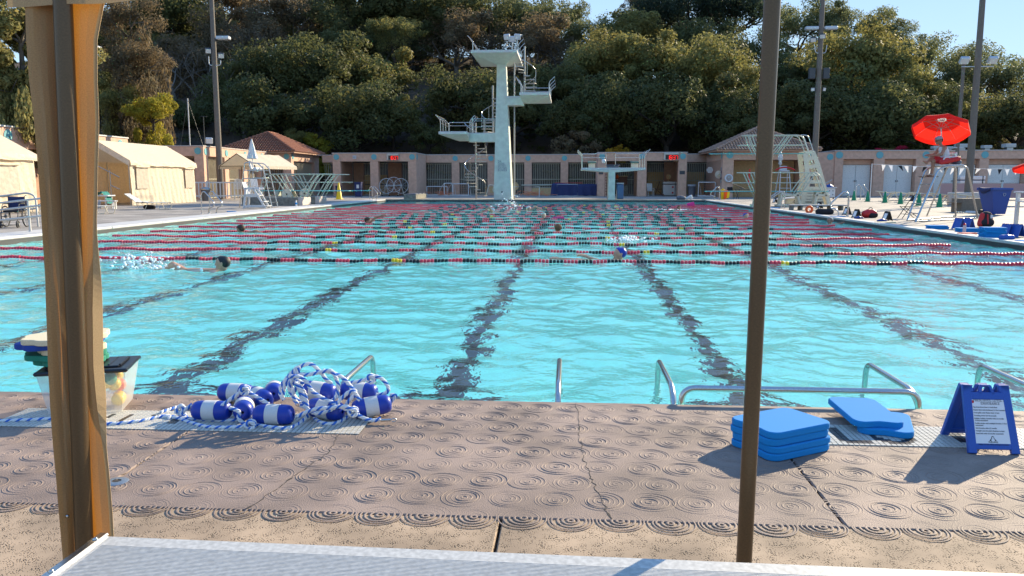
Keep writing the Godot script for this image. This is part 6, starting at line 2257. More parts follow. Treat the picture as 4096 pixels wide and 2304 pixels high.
func make_boy() -> void:
	var p := thing("person", "person in lime tank top and blue shorts sitting at the picnic table, hands to face", "person", v3(-23.35, 0, -37.9))
	var hip := v3(0, 0.50, 0.28)
	var neck := v3(0.02, 1.12, 0.20)
	var head := v3(0.07, 1.33, 0.24)
	var b := [[hip + v3(-0.09, 0, 0), hip + v3(0.09, 0, 0), 0.13, 0.13], [hip, v3(0.0, 0.85, 0.16), 0.13, 0.13], [v3(0, 0.85, 0.16), v3(0.0, 1.02, 0.18), 0.13, 0.12], [v3(-0.13, 1.05, 0.19), v3(0.13, 1.05, 0.19), 0.065, 0.065], [neck, head + v3(0, -0.05, -0.01), 0.05, 0.048]]
	b.append_array(head_bones(head, v3(0.55, -0.25, 1), Vector3.UP, 1.05))
	for s in [-1.0, 1.0]:
		var sh := v3(s * 0.17, 1.04, 0.2)
		var el := v3(s * 0.20 + 0.04, 0.88, 0.46)
		var wr := v3(0.10 + s * 0.055, 1.20, 0.40)
		b.append_array([[sh, el, 0.046, 0.038], [el, wr, 0.038, 0.026]])
		b.append_array(hand_bones(wr, v3(-s * 0.1, 1, -0.15), v3(0, 0, -1), 0.85, 0.5))
		var kn := v3(s * 0.13 + 0.36, 0.58, 0.5)
		var ft := v3(s * 0.14 + 0.36, 0.07, 0.62)
		b.append_array([[hip + v3(s * 0.09, 0, 0.02), kn, 0.085, 0.058], [kn, ft, 0.056, 0.036], [ft, ft + v3(0.1, -0.03, 0.14), 0.036, 0.026]])
	put("body", figure(b, 0.013, 0.03), M.skin_light, p)
	put("tank_top", figure([[v3(0, 0.58, 0.22), v3(0, 0.85, 0.16), 0.148, 0.146], [v3(0, 0.85, 0.16), v3(0, 1.04, 0.18), 0.146, 0.13]], 0.018, 0.03, [[v3(0, 1.07, 0.2), Vector3.UP]]), mat("lime_cloth", Color(0.42, 0.72, 0.02), 0.8), p)
	var sh2 := []
	for s in [-1.0, 1.0]:
		sh2.append([hip + v3(s * 0.09, 0, 0.0), v3(s * 0.12 + 0.30, 0.57, 0.45), 0.125, 0.085])
	put("shorts", figure(sh2, 0.018, 0.03), M.float_blue, p)
	put("hair", cap_over(head, v3(0.55, -0.25, 1), Vector3.UP, 1.05, 0.014, 0.05), M.hair_brown, p)
	face_parts(p, head, v3(0.55, -0.25, 1), Vector3.UP, 1.05, true)
func net_goal(label: String, at: Vector3, w: float, h: float, turn: float, group := "white goal frames with orange nets") -> void:
	var t := thing("water_polo_goal", label, "goal", at, turn, group)
	var mb := MB.new()
	mb.tube(bent([v3(-w / 2, 0, 0), v3(-w / 2, h, 0), v3(w / 2, h, 0), v3(w / 2, 0, 0)], 0.06, 3), 0.04, 7)
	put("frame", mb, M.white_plastic, t)
	for s in [-1.0, 1.0]:
		mb = MB.new()
		mb.tube(bent([v3(s * w / 2, h, 0), v3(s * w / 2, h * 0.6, -0.5), v3(s * w / 2, 0.04, -0.75), v3(s * w / 2, 0.04, 0)], 0.1, 3), 0.022, 6)
		put("side_bow", mb, M.white_plastic, t)
	mb = MB.new()
	mb.bar(v3(-w / 2, 0.06, 0.05), v3(w / 2, 0.06, 0.05), 0.2, 0.1, 0.02)
	put("float_bar", mb, M.white_plastic, t)
	var net := MB.new()
	var n := int(w / 0.16)
	for i in n + 1:
		var x := -w / 2 + w * i / n
		net.tube([v3(x, h, -0.02), v3(x + 0.03 * sin(i * 2.0), h * 0.5, -0.42), v3(x, 0.08, -0.6)], 0.008, 3, false)
	for j in 6:
		var v := j / 5.5
		net.tube([v3(-w / 2, lerpf(h, 0.08, v), -0.6 * v), v3(0, lerpf(h, 0.08, v) - 0.06, -0.6 * v - 0.03), v3(w / 2, lerpf(h, 0.08, v), -0.6 * v)], 0.008, 3, false)
	var o := put("net", net, M.orange_net, t)
	o.set_meta("kind", "stuff")
func a_sign(label: String, at: Vector3, turn: float, h: float, w: float, m: Material, group := "", face := "", spread := 0.55) -> Node3D:
	# folding sign: two leaning panels with feet, a notched top edge and a handle
	var t := thing("folding_sign", label, "folding sign", at, turn, group)
	for s in [1.0, -1.0]:
		var lean := atan(spread * 0.5)
		var b := Basis(Vector3.RIGHT, -s * lean)
		var foot := v3(0, 0, s * h * spread * 0.5)
		var p := MB.new()
		p.t = Transform3D(b, foot)
		var wb := w * 0.5
		var wt := w * 0.46
		# stiles, rails and a thin sheet
		for e in [-1.0, 1.0]:
			p.bar(v3(e * (wb - 0.02 * w / 0.24), 0, 0), v3(e * (wt - 0.02 * w / 0.24), h * 1.02, 0), 0.04 * w / 0.24, 0.022 * w / 0.24, 0.003, Vector3.BACK)
		p.box(v3(0, h * 0.105, 0), v3(wb * 2 - 0.03, h * 0.09, 0.02 * w / 0.24), 0.002)
		p.box(v3(0, h * 0.845, 0), v3(wt * 2 - 0.03, h * 0.12, 0.02 * w / 0.24), 0.002)
		p.box(v3(0, h * 0.47, 0), v3(wt * 2 - 0.02, h * 0.72, 0.008))
		# notched top with a handle
		for e in [-1.0, 1.0]:
			p.box(v3(e * w * 0.36, h * 0.96, 0), v3(w * 0.2, h * 0.11, 0.022 * w / 0.24), 0.003)
			p.bar(v3(e * w * 0.13, h * 0.88, 0), v3(e * w * 0.085, h * 1.0, 0), w * 0.05, 0.02 * w / 0.24, 0.0, Vector3.BACK)
		p.box(v3(0, h * 1.005, 0), v3(w * 0.2, h * 0.03, 0.02 * w / 0.24), 0.002)
		var o := put("panel", p, m, t)
		if face and s > 0.0:
			var sh := MB.new()
			sh.t = Transform3D(b, foot)
			sh.box(v3(0, h * 0.47, 0.009), v3(wt * 1.62, h * 0.68, 0.002))
			put("sheet", sh, M.paper, o)
	return t
func make_far_side() -> void:
	mat("orange_net", Color(0.70, 0.24, 0.12), 0.9)
	mat("paper", Color(0.74, 0.74, 0.74), 0.5)
	mat("brown_wood", Color(0.16, 0.06, 0.03), 0.7, 0, "fine", 4.0)
	grab_rails("pair of steel grab rails at the far left corner of the pool", v3(-14.5, 0, -58.3), -0.2, 0.5, 0.95)
	grab_rails("pair of steel grab rails at the far right corner of the pool", v3(11.1, 0, -59.8), 3.0, 0.5, 0.95)
	var fb := thing("concrete_block", "long low dark concrete block on the far deck left of the diving tower", "concrete block", v3(-11.6, 0, -60.4))
	put("block", bx(-0.45, 0.45, 0, 0.36, -2.2, 2.2, 0.03), M.plinth, fb)
	for k in 3:
		put("step_pad", bx(-0.4, 0.4, 0.361, 0.42, -1.9 + k * 1.4, -0.9 + k * 1.4, 0.02), M.grey_plastic, fb)
	var rl := thing("lane_rope_reel", "white spoked lane rope reel with large wheels in front of the left clock", "reel", v3(-15.5, 0, -70.5))
	for k in 3:
		spoked_wheel(rl, v3(-0.62 + k * 0.55, 0.92 + 0.12 * (k % 2), -0.5 * k), v3(0.45, 0, 0.9).normalized(), 0.66, 0.022, 10, M.white_plastic, M.white_plastic, "wheel")
	var mb := MB.new()
	mb.rod(v3(-0.75, 0.92, 0.1), v3(0.55, 0.95, -1.1), 0.05, 8)
	put("axle", mb, M.steel_dull, rl)
	for s in [-0.8, 0.6]:
		mb = MB.new()
		mb.bar(v3(s, 0.95, -0.4), v3(s - 0.3, 0.05, -0.4), 0.05, 0.05)
		mb.bar(v3(s, 0.95, -0.4), v3(s + 0.3, 0.05, -0.4), 0.05, 0.05)
		put("stand", mb, M.steel_dull, rl)
		mb = MB.new()
		mb.ball(v3(s - 0.3, 0.07, -0.4), v3(0.07, 0.07, 0.04), 8, 6)
		mb.ball(v3(s + 0.3, 0.07, -0.4), v3(0.07, 0.07, 0.04), 8, 6)
		put("caster", mb, M.black_rubber, rl)
	net_goal("white goal frame with orange net in front of the leftmost barred bay", v3(-12.2, 0, -74.2), 1.9, 0.85, 0.25)
	net_goal("white goal frame with orange net beside the foot of the spiral stair", v3(-9.9, 0, -73.6), 1.5, 1.1, -0.2)
	net_goal("tall white goal frame with orange net leaning between two barred bays", v3(-11.0, 0, -73.2), 1.0, 1.15, 0.9)
	net_goal("white goal frame with red net beside the grey barrel at the right gate", v3(12.0, 0, -70.6), 1.5, 1.25, -0.5)
	var rng := RandomNumberGenerator.new()
	rng.seed = 31
	for k in 3:
		var heap := MB.new()
		for i in 26:
			var p := v3(rng.randfn() * 0.5, 0.06 + rng.randf() * 0.3, rng.randfn() * 0.2)
			heap.tube(curve([p, p + v3(rng.randfn() * 0.3, rng.randf_range(-0.05, 0.15), rng.randfn() * 0.2), p + v3(rng.randfn() * 0.4, 0.0, rng.randfn() * 0.2)], 4), 0.016, 4, false)
		single("net_heap", "tangled heap of orange net %s" % ["in front of the bay left of the spiral stair", "at the foot of the wall right of the diving tower", "on the deck beside the white hurdle frame"][k], "net", heap, M.orange_net, v3([-11.6, -3.6, -2.7][k], 0, [-73.0, -71.5, -70.0][k]))
	var bf := thing("folded_frame", "folded beige frame leaning at the wall left of the tower foot", "frame", v3(-7.1, 0, -74.2))
	mb = MB.new()
	mb.tube(bent([v3(-0.5, 0, 0), v3(-0.25, 1.0, 0), v3(0.25, 0.98, 0), v3(0.1, 0.5, 0), v3(0.5, 0.02, 0)], 0.15), 0.05, 7)
	put("tube_frame", mb, M.cream_paint, bf)
	put("board", bx(-0.2, 0.75, 0.25, 0.85, -0.14, -0.1, 0.01), M.tan_panel, bf)
	var hf := thing("hurdle_frame", "white square pipe hurdle right of the diving tower foot", "hurdle", v3(-3.6, 0, -69.0))
	mb = MB.new()
	mb.tube([v3(-1.13, 0, 0), v3(-1.13, 0.87, 0), v3(1.13, 0.87, 0), v3(1.13, 0, 0)], 0.05, 4)
	put("frame", mb, M.white_plastic, hf)
	mb = MB.new()
	mb.rod(v3(0.0, 0.7, 0.0), v3(0.35, 0.25, 0.0), 0.02, 5)
	mb.rod(v3(0.7, 0.7, 0.0), v3(0.35, 0.25, 0.0), 0.02, 5)
	put("brace", mb, M.tan_panel, hf)
	mb = MB.new()
	mb.tube([v3(-4.76, 0.9, -71.9), v3(-4.7, 0.9, -71.84)], 0.36, 18)
	single("cable_drum_disc", "round wooden drum end standing behind the white hurdle, right of the tower", "drum", mb, M.tan_panel)
	mb = MB.new()
	mb.rod(v3(-4.3, 0.98, -74.0), v3(0.8, 1.03, -74.0), 0.05, 7)
	single("green_pipe", "long pale green pipe lying along the wall right of the diving tower", "pipe", mb, M.board_stand)
	# covered cart
	var tc := thing("covered_cart", "long equipment cart draped in a dark blue tarpaulin, right of the diving tower", "cart", v3(0.6, 0, -73.6))
	mb = MB.new()
	var n := 40
	for i in n:
		var prof := func(k: int, e: int) -> Vector3:
			var u := float(k) / n
			var x := lerpf(-2.1, 2.1, u)
			var f := sin(u * 41.0) * 0.5 + sin(u * 23.0 + 1.0) * 0.5
			match e:
				0: return v3(x * 0.95, 1.12 - 0.10 * u + 0.03 * f, -0.45)
				1: return v3(x * 0.95, 1.15 - 0.10 * u + 0.04 * sin(u * 9.0), 0.42)
				2: return v3(x, 1.02 - 0.1 * u, 0.5 + 0.03 * f)
				3: return v3(x * 1.02, 0.5, 0.56 + 0.07 * f)
			return v3(x * 1.05, 0.05 + 0.03 * f, 0.62 + 0.11 * f)
		for e in 4:
			mb.quad(prof.call(i, e), prof.call(i + 1, e), prof.call(i + 1, e + 1), prof.call(i, e + 1), v3(0, 1, 2))
	for s in [0, 1]:
		var x: float = -2.1 if s == 0 else 2.1
		mb.quad(v3(x, 1.05 - 0.1 * s, -0.45), v3(x, 1.08 - 0.1 * s, 0.45), v3(x * 1.05, 0.05, 0.6), v3(x * 1.05, 0.05, -0.5), v3(x, 0, 0))
	put("tarpaulin", mb, M.navy, tc)
	put("red_mat", bx(-1.8, 0.7, 1.16, 1.21, -0.4, 0.35, 0.02), M.red_plastic, tc)
	mb = MB.new()
	mb.tube([v3(-1.6, 0.02, 0.78), v3(-1.6, 1.06, 0.78), v3(0.25, 1.06, 0.78), v3(0.25, 0.02, 0.78)], 0.03, 6, true, true)
	put("cart_frame", mb, M.steel, tc)
	var br := thing("ladder", "narrow brown wooden ladder standing behind the low diving platform", "ladder", v3(3.36, 0, -70.0))
	for s in [-0.17, 0.17]:
		put("stile", bx(s - 0.03, s + 0.03, 0, 2.3, -0.03, 0.03), M.brown_wood, br)
	for i in 9:
		put("rung", bx(-0.14, 0.14, 0.2 + i * 0.24, 0.24 + i * 0.24, -0.02, 0.02), M.brown_wood, br)
	var bb := thing("wheeled_bin", "tall blue bin covered with plastic beside the low platform column", "bin", v3(3.76, 0, -58.7))
	put("body", bx(-0.25, 0.25, 0.05, 1.15, -0.28, 0.28, 0.05), mat("bin_blue", Color(0.05, 0.11, 0.22), 0.4), bb)
	put("lid", bx(-0.27, 0.27, 1.152, 1.23, -0.3, 0.3, 0.03), M.lamp_housing, bb)
	var nb := thing("notice_board", "dark brown notice board on legs in the bay behind the low platform", "notice board", v3(5.05, 0, -75.2))
	put("panel", bx(-0.42, 0.42, 1.05, 1.78, -0.03, 0.03, 0.01), M.brown_wood, nb)
	put("frame", bx(-0.46, 0.46, 1.78, 1.84, -0.04, 0.04), M.tan_panel, nb)
	put("cabinet", bx(-0.5, 0.5, 0, 0.95, -0.3, 0.02, 0.02), M.plinth, nb)
	var ob := MB.new()
	ob.ball(v3(4.5, 1.75, -74.4), v3(0.13, 0.22, 0.08), 10, 7)
	single("orange_bag", "small orange bag hanging beside the dark notice board", "bag", ob, M.orange_plastic)
	# plastic chair, wooden frame, cooler, fan
	for q in [[7.5, -74.0, 0.2, "white plastic armchair right of the low diving platform"], [17.5, -66.2, 0.0, ""]]:
		if q[3] == "": continue
		var ch := thing("plastic_chair", q[3], "chair", v3(q[0], 0, q[1]), q[2])
		for s in [-0.24, 0.24]:
			for z in [-0.22, 0.22]:
				mb = MB.new()
				mb.bar(v3(s * 1.1, 0, z * 1.1), v3(s, 0.45, z), 0.05, 0.05, 0.01)
				put("leg", mb, M.white_plastic, ch)
			mb = MB.new()
			mb.tube(bent([v3(s * 1.1, 0.45, 0.24), v3(s * 1.15, 0.68, 0.22), v3(s * 1.1, 0.68, -0.24)], 0.08), 0.025, 6)
			put("armrest", mb, M.white_plastic, ch)
		put("seat", bx(-0.27, 0.27, 0.43, 0.48, -0.25, 0.27, 0.02), M.white_plastic, ch)
		mb = MB.new()
		mb.t = Transform3D(Basis(Vector3.RIGHT, -0.2), v3(0, 0.48, -0.25))
		mb.box(v3(0, 0.34, 0), v3(0.52, 0.68, 0.035), 0.015)
		put("back", mb, M.white_plastic, ch)
	var wf := thing("wooden_deck_chair", "folded brown wooden chair frame leaning left of the white cooler", "chair", v3(8.35, 0, -74.8), 0.3)
	for q in [[v3(-0.45, 0.05, 0.2), v3(0.15, 1.3, -0.2)], [v3(0.35, 0.05, 0.2), v3(-0.35, 0.7, -0.1)], [v3(-0.5, 0.12, 0.2), v3(0.45, 0.12, 0.2)], [v3(-0.3, 0.6, 0.0), v3(0.3, 0.62, 0.0)]]:
		mb = MB.new()
		mb.bar(q[0], q[1], 0.07, 0.05, 0.01)
		put("batten", mb, M.brown_wood, wf)
	for cq in [[9.35, -75.2, 1.22, 1.3, "white cooler box with a black strap and red dots under the right clock"], [32.0, -66.5, 1.9, 1.75, "tall white cooler box with a blue stripe, seen behind the guard stand on the right"]]:
		var co := thing("cooler_box", cq[4], "cooler", v3(cq[0], 0, cq[1]))
		var cw: float = cq[2]
		var h: float = cq[3]
		put("body", bx(-cw / 2, cw / 2, 0.04, h * 0.80, -0.4, 0.4, 0.03), M.white_plastic, co)
		put("lid", bx(-cw / 2 - 0.02, cw / 2 + 0.02, h * 0.80 + 0.055, h, -0.42, 0.42, 0.04), M.white_plastic, co)
		put("seam", bx(-cw / 2 - 0.01, cw / 2 + 0.01, h * 0.80, h * 0.80 + 0.052, -0.405, 0.405), M.black_rubber if cw < 1.5 else M.navy, co)
		put("strap", bx(cw * 0.38, cw * 0.42, 0.05, h + 0.005, 0.0, 0.424), M.black_rubber, co)
		for y in ([0.22, 0.62] if cw < 1.5 else [0.72]):
			mb = MB.new()
			mb.tube([v3(cw * (0.22 if cw < 1.5 else -0.15), h * y, 0.4), v3(cw * (0.22 if cw < 1.5 else -0.15), h * y, 0.412)], 0.085, 16)
			put("red_dot", mb, M.red_plastic, co)
	var fan := thing("fan", "round orange-brown desk fan standing on the white cooler", "fan", v3(9.25, 1.3, -75.2))
	mb = MB.new()
	mb.lathe([Vector2(0.16, 0), Vector2(0.14, 0.04), Vector2(0.03, 0.06), Vector2(0.025, 0.25)], 14)
	put("base", mb, M.tan_panel, fan)
	spoked_wheel(fan, v3(0, 0.45, 0.05), v3(0.3, 0.1, 1).normalized(), 0.24, 0.012, 14, M.orange_net, M.orange_net, "cage")
	mb = MB.new()
	mb.tube([v3(0, 0.45, -0.08), v3(0, 0.45, 0.04)], 0.22, 18)
	put("blade_disc", mb, M.tan_panel, fan)
	var gch := thing("stacking_chair", "grey stacking chair between the white cooler and the grey barrel", "chair", v3(10.25, 0, -74.0))
	mb = MB.new()
	mb.tube(bent([v3(-0.24, 0, 0.2), v3(-0.22, 0.44, 0.16), v3(-0.22, 0.46, -0.2), v3(-0.2, 0.85, -0.26), v3(0.2, 0.85, -0.26), v3(0.22, 0.46, -0.2), v3(0.22, 0.44, 0.16), v3(0.24, 0, 0.2)], 0.05), 0.016, 6)
	put("frame", mb, M.lamp_dark, gch)
	put("seat", bx(-0.22, 0.22, 0.45, 0.48, -0.2, 0.2, 0.012), M.grey_cloth, gch)
	put("back", bx(-0.19, 0.19, 0.6, 0.88, -0.29, -0.255, 0.012), M.grey_cloth, gch)
	var bar := thing("barrel", "grey round trash barrel lined with a bag between two right-hand gates", "trash can", v3(10.95, 0, -72.2))
	mb = MB.new()
	mb.lathe([Vector2(0, 0), Vector2(0.30, 0), Vector2(0.34, 0.5), Vector2(0.37, 0.98), Vector2(0.39, 1.0), Vector2(0.39, 1.04), Vector2(0.34, 1.02)], 22)
	put("body", mb, M.grey_plastic, bar)
	mb = MB.new()
	mb.lathe([Vector2(0.40, 0.9), Vector2(0.395, 1.05), Vector2(0.33, 1.06), Vector2(0.32, 0.9)], 22)
	put("liner", mb, M.grey_cloth, bar)
	var cs := thing("caution_sign", "yellow and orange folded caution signs in front of the right pavilion", "caution sign", v3(11.5, 0, -59.9))
	for k in 3:
		mb = MB.new()
		mb.t = Transform3D(Basis(Vector3.UP, 0.5 * k - 0.4) * Basis(Vector3.RIGHT, 0.2), v3(-0.12 + k * 0.14, 0, 0.1 * k))
		mb.box(v3(0, 0.38, 0), v3(0.3 - k * 0.03, 0.74 - k * 0.1, 0.035), 0.01)
		mb.box(v3(0, 0.78 - k * 0.1, 0), v3(0.12, 0.08, 0.03), 0.01)
		put("board", mb, M.yellow_plastic if k != 1 else M.orange_plastic, cs)
	for k in 2:
		mb = figure([[v3(-0.2, 0.14, 0), v3(0.2, 0.12, 0), 0.15, 0.13], [v3(-0.05, 0.22, 0.05), v3(0.15, 0.2, -0.04), 0.1, 0.09]], 0.04) if k == 0 else figure([[v3(-0.18, 0.1, 0), v3(0.1, 0.26, 0), 0.1, 0.11], [v3(0.1, 0.1, 0), v3(0.22, 0.14, 0.05), 0.1, 0.05]], 0.04)
		single(["bag", "towel"][k], ["grey sports bag on the far deck below the grey barrel", "white towel heaped beside the grey bag on the far deck"][k], ["bag", "towel"][k], mb, [M.grey_plastic, M.float_white][k], v3(8.15 + k * 0.6, 0, -58.6))
	# things on and before the right pavilion
	var lb := thing("lifebuoy", "white ring lifebuoy with a coiled rope on the corner of the right pavilion", "lifebuoy", v3(13.32, 1.58, -67.93))
	mb = MB.new()
	var ring := []
	for k in 28:
		ring.push_back(v3(0.28 * cos(TAU * k / 28), 0.28 * sin(TAU * k / 28), 0))
	mb.tube(ring, 0.08, 10, false, true)
	put("ring", mb, M.white_plastic, lb)
	mb = MB.new()
	for k in 4:
		mb.tube(bent([v3(-0.12 + k * 0.07, -0.15, 0.02), v3(-0.1 + k * 0.06, 0.15, 0.04), v3(-0.06 + k * 0.06, 0.15, 0.04), v3(-0.04 + k * 0.07, -0.15, 0.02)], 0.03), 0.014, 5)
	put("rope", mb, M.rope_white, lb)
	mb = MB.new()
	mb.lathe([Vector2(0.33, 0.0), Vector2(0.28, 0.02), Vector2(0.16, 0.05), Vector2(0.13, 0.17), Vector2(0.0, 0.19)], 20)
	mb.lathe([Vector2(0.165, 0.05), Vector2(0.16, 0.09)], 20)
	var hat := single("straw_hat", "round straw hat hanging on the wall left of the lifebuoy", "hat", mb, M.tent_fabric, v3(12.66, 1.9, -68.9))
	hat.rotation = v3(PI / 2, 0, 0.6)
	mb = MB.new()
	mb.tube([v3(12.45, 2.32, -72.0), v3(12.45, 2.32, -71.96)], 0.3, 6)
	single("wall_sign", "white shield-shaped sign on the wall above the straw hat", "sign", mb, M.white_plastic)
	var vg := thing("vertical_sign", "tall narrow sign with dark blue discs on the corner left of the lifebuoy", "sign", v3(12.79, 1.2, -68.5))
	for k in 5:
		mb = MB.new()
		mb.tube([v3(-0.02, 0.12 + k * 0.26, 0), v3(0.0, 0.12 + k * 0.26, 0)], 0.15, 5 if k % 2 else 12)
		put("disc", mb, M.navy if k % 2 else M.grey_cloth, vg)
	var tb := thing("folding_table", "dark folding table with a black chair in front of the right pavilion", "table", v3(13.6, 0, -62.0))
	put("top", bx(-0.9, 0.9, 0.72, 0.76, -0.35, 0.35, 0.01), M.lamp_dark, tb)
	for s in [-0.75, 0.75]:
		mb = MB.new()
		mb.rod(v3(s - 0.15, 0, 0.25), v3(s + 0.1, 0.72, 0.25), 0.02, 6)
		mb.rod(v3(s + 0.15, 0, -0.25), v3(s - 0.1, 0.72, -0.25), 0.02, 6)
		put("leg", mb, M.lamp_dark, tb)
	var bc := thing("stacking_chair", "black stacking chair at the folding table by the right pavilion", "chair", v3(12.4, 0, -62.4))
	mb = MB.new()
	mb.tube(bent([v3(-0.24, 0, 0.2), v3(-0.22, 0.44, 0.16), v3(-0.22, 0.46, -0.2), v3(-0.2, 0.85, -0.26), v3(0.2, 0.85, -0.26), v3(0.22, 0.46, -0.2), v3(0.22, 0.44, 0.16), v3(0.24, 0, 0.2)], 0.05), 0.016, 6)
	put("frame", mb, M.black_rubber, bc)
	put("seat", bx(-0.22, 0.22, 0.45, 0.49, -0.2, 0.2, 0.012), M.black_cloth, bc)
	put("back", bx(-0.2, 0.2, 0.58, 0.9, -0.29, -0.25, 0.015), M.black_cloth, bc)
	mb = MB.new()
	mb.tube([v3(13.2, 1.0, -60.0), v3(13.26, 2.22, -60.0)], 0.055, 9)
	single("foam_tube", "upright red foam tube left of the right canopy pole", "foam tube", mb, M.red_plastic)
	for k in 2:
		mb = MB.new()
		mb.rod(v3(11.9 + k * 0.15, 1.3, -61.0), v3(13.1 + k * 0.1, 0.75, -61.0), 0.02, 5)
		single("pole", "thin dark pole propped on the folding table, %s of two" % ["left", "right"][k], "pole", mb, M.lamp_dark, Vector3.ZERO, 0.0, "dark poles propped on the folding table")
	# far guard stand with a red rescue tube and a closed umbrella
	var g2 := thing("guard_stand", "white lifeguard chair on a tall ladder frame behind the right springboards", "lifeguard stand", v3(17.3, 0, -66.0))
	for s in [-0.34, 0.34]:
		mb = MB.new()
		mb.rod(v3(s, 2.1, 0.2), v3(s * 1.4, 0, 0.7), 0.035, 7)
		mb.rod(v3(s, 2.1, -0.3), v3(s * 1.4, 0, -0.8), 0.035, 7)
		put("leg", mb, M.white_plastic, g2)
	for i in 4:
		put("rung", bx(-0.4, 0.4, 0.35 + i * 0.42, 0.39 + i * 0.42, 0.6 - i * 0.1, 0.66 - i * 0.1), M.white_plastic, g2)
	put("seat", bx(-0.36, 0.36, 2.1, 2.2, -0.35, 0.3, 0.03), M.white_plastic, g2)
	put("back", bx(-0.3, 0.3, 2.2, 2.55, -0.36, -0.28, 0.04), M.white_plastic, g2)
	mb = MB.new()
	mb.tube(curve([v3(-0.78, 2.22, 0.35), v3(-0.3, 2.42, 0.36), v3(0.3, 2.4, 0.36), v3(0.75, 2.2, 0.35)], 6), 0.06, 8)
	single("rescue_tube", "red rescue tube lying over the arms of the far white lifeguard chair", "rescue tube", mb, M.red_plastic, v3(17.3, 0, -66.0))
	mb = MB.new()
	mb.lathe([Vector2(0.03, 2.6), Vector2(0.16, 2.75), Vector2(0.1, 2.95), Vector2(0.22, 3.1), Vector2(0.17, 3.4), Vector2(0.06, 3.7), Vector2(0.0, 3.75)], 9)
	mb.rod(v3(0, 2.0, 0), v3(0, 2.7, 0), 0.025, 6)
	single("closed_umbrella", "closed pale umbrella standing at the far white lifeguard chair", "umbrella", mb, M.float_white, v3(17.05, 0, -66.35))
func make_right_side() -> void:
	# 3 m springboard with its slotted cream support, 1 m springboard
	var s3 := springboard("high teal springboard on a slotted cream support, right of the pool", 7.9, 13.35, -46.0, 2.86, 12.85, 9.7, [[11.6, 12.0, 12.35], [11.3, 11.75, 12.1], [10.4, 10.1, 9.9], [10.7, 10.35, 10.15]], -1.0, 2.75, 3.32, 3.86)
	for sd in [-0.55, 0.55]:
		var mb := MB.new()
		var a := [Vector2(12.95, 2.8), Vector2(13.4, 2.95), Vector2(13.75, 2.2), Vector2(14.1, 1.2), Vector2(14.45, 0.0), Vector2(13.3, 0.0), Vector2(13.25, 0.7), Vector2(13.2, 1.4), Vector2(13.1, 2.1)]
		# a frame of rails and cross webs leaves the slots open
		var front := curve([v3(13.0, 2.85, 0), v3(13.12, 2.1, 0), v3(13.2, 1.3, 0), v3(13.05, 0.6, 0), v3(13.0, 0.02, 0)], 4)
		var back := curve([v3(13.4, 2.95, 0), v3(13.72, 2.2, 0), v3(14.02, 1.3, 0), v3(14.25, 0.6, 0), v3(14.45, 0.02, 0)], 4)
		for i in front.size() - 1:
			mb.bar(front[i] + v3(0, 0, -46 + sd), front[i + 1] + v3(0, 0, -46 + sd), 0.06, 0.24)
			mb.bar(back[i] + v3(0, 0, -46 + sd), back[i + 1] + v3(0, 0, -46 + sd), 0.06, 0.24)
			if i % 2 == 0 or i > 10:
				mb.bar(front[i] + v3(0, 0, -46 + sd), back[i] + v3(0, 0, -46 + sd), 0.056, 0.2)
		put("support_plate", mb, M.cream_paint, s3)
	for i in 8:
		put("step", bx(13.5 + i * 0.0 + (7 - i) * 0.1, 13.75 + (7 - i) * 0.1, 0.3 + i * 0.33, 0.34 + i * 0.33, -46.5, -45.5), M.cream_paint, s3)
	for sd in [-0.42, 0.42]:
		var mb := MB.new()
		mb.tube(bent([v3(12.75, 3.86, -46 + sd), v3(13.15, 3.84, -46 + sd), v3(13.5, 2.9, -46 + sd), v3(14.4, 0.3, -46 + sd)], 0.3), 0.03, 8)
		put("ladder_rail", mb, M.steel, s3)
	put("footing", bx(12.6, 14.6, 0, 0.04, -46.8, -45.2, 0.01), M.plinth, s3)
	var s1 := springboard("low teal springboard with cream base plates on the right deck", 7.3, 13.7, -43.5, 0.80, 13.1, 9.0, [[9.9, 9.6, 9.35], [10.2, 9.95, 9.75], [12.2, 12.6, 12.95], [11.8, 12.2, 12.6]], -1.0, 0.62, 1.25, 1.78)
	for q in [[13.0, 13.75], [11.2, 12.3], [9.9, 10.5]]:
		var mb := MB.new()
		mb.bar(v3(q[0], 0, -43.5), v3(q[0] + 0.12, 0.76, -43.5), 0.5, 0.14, 0.03)
		mb.bar(v3(q[1], 0, -43.5), v3(q[1] - 0.25, 0.76, -43.5), 0.5, 0.14, 0.03)
		mb.box(v3((q[0] + q[1]) / 2, 0.06, -43.5), v3(q[1] - q[0] + 0.3, 0.12, 0.7), 0.03)
		mb.box(v3((q[0] + q[1]) / 2, 0.60, -43.5), v3(q[1] - q[0], 0.14, 0.5), 0.03)
		put("base_plate", mb, M.cream_paint, s1)
	var mb := MB.new()
	mb.tube([v3(10.3, 0.45, -43.85), v3(10.3, 0.45, -43.15)], 0.14, 14)
	put("fulcrum_roller", mb, M.black_rubber, s1)
	# movable starting platform with a 4 on its side, low step
	var sp := thing("starting_block", "white sloping starting block with the number 4 on its pedestal, on the right deck", "starting block", v3(13.2, 0, -48.3))
	mb = MB.new()
	mb.t = Transform3D(Basis(Vector3.BACK, 0.10), v3(-0.1, 0.36, 0))
	mb.box(Vector3.ZERO, v3(1.5, 0.08, 0.7), 0.02)
	put("top", mb, M.white_plastic, sp)
	put("pedestal", bx(-0.4, 0.25, 0, 0.3, -0.22, 0.22, 0.02), M.cream_paint, sp)
	text_part(sp, "4", 0.22, v3(0.05, 0.14, 0.222), Basis(), M.black_rubber, "Droid Sans", "number", true)
	for x in [0.35, 0.62]:
		mb = MB.new()
		mb.bar(v3(0.45, 0.36, 0.2), v3(x + 0.1 if x > 0.5 else x - 0.1, 0, 0.2), 0.05, 0.05)
		put("strut", mb, M.lamp_dark, sp)
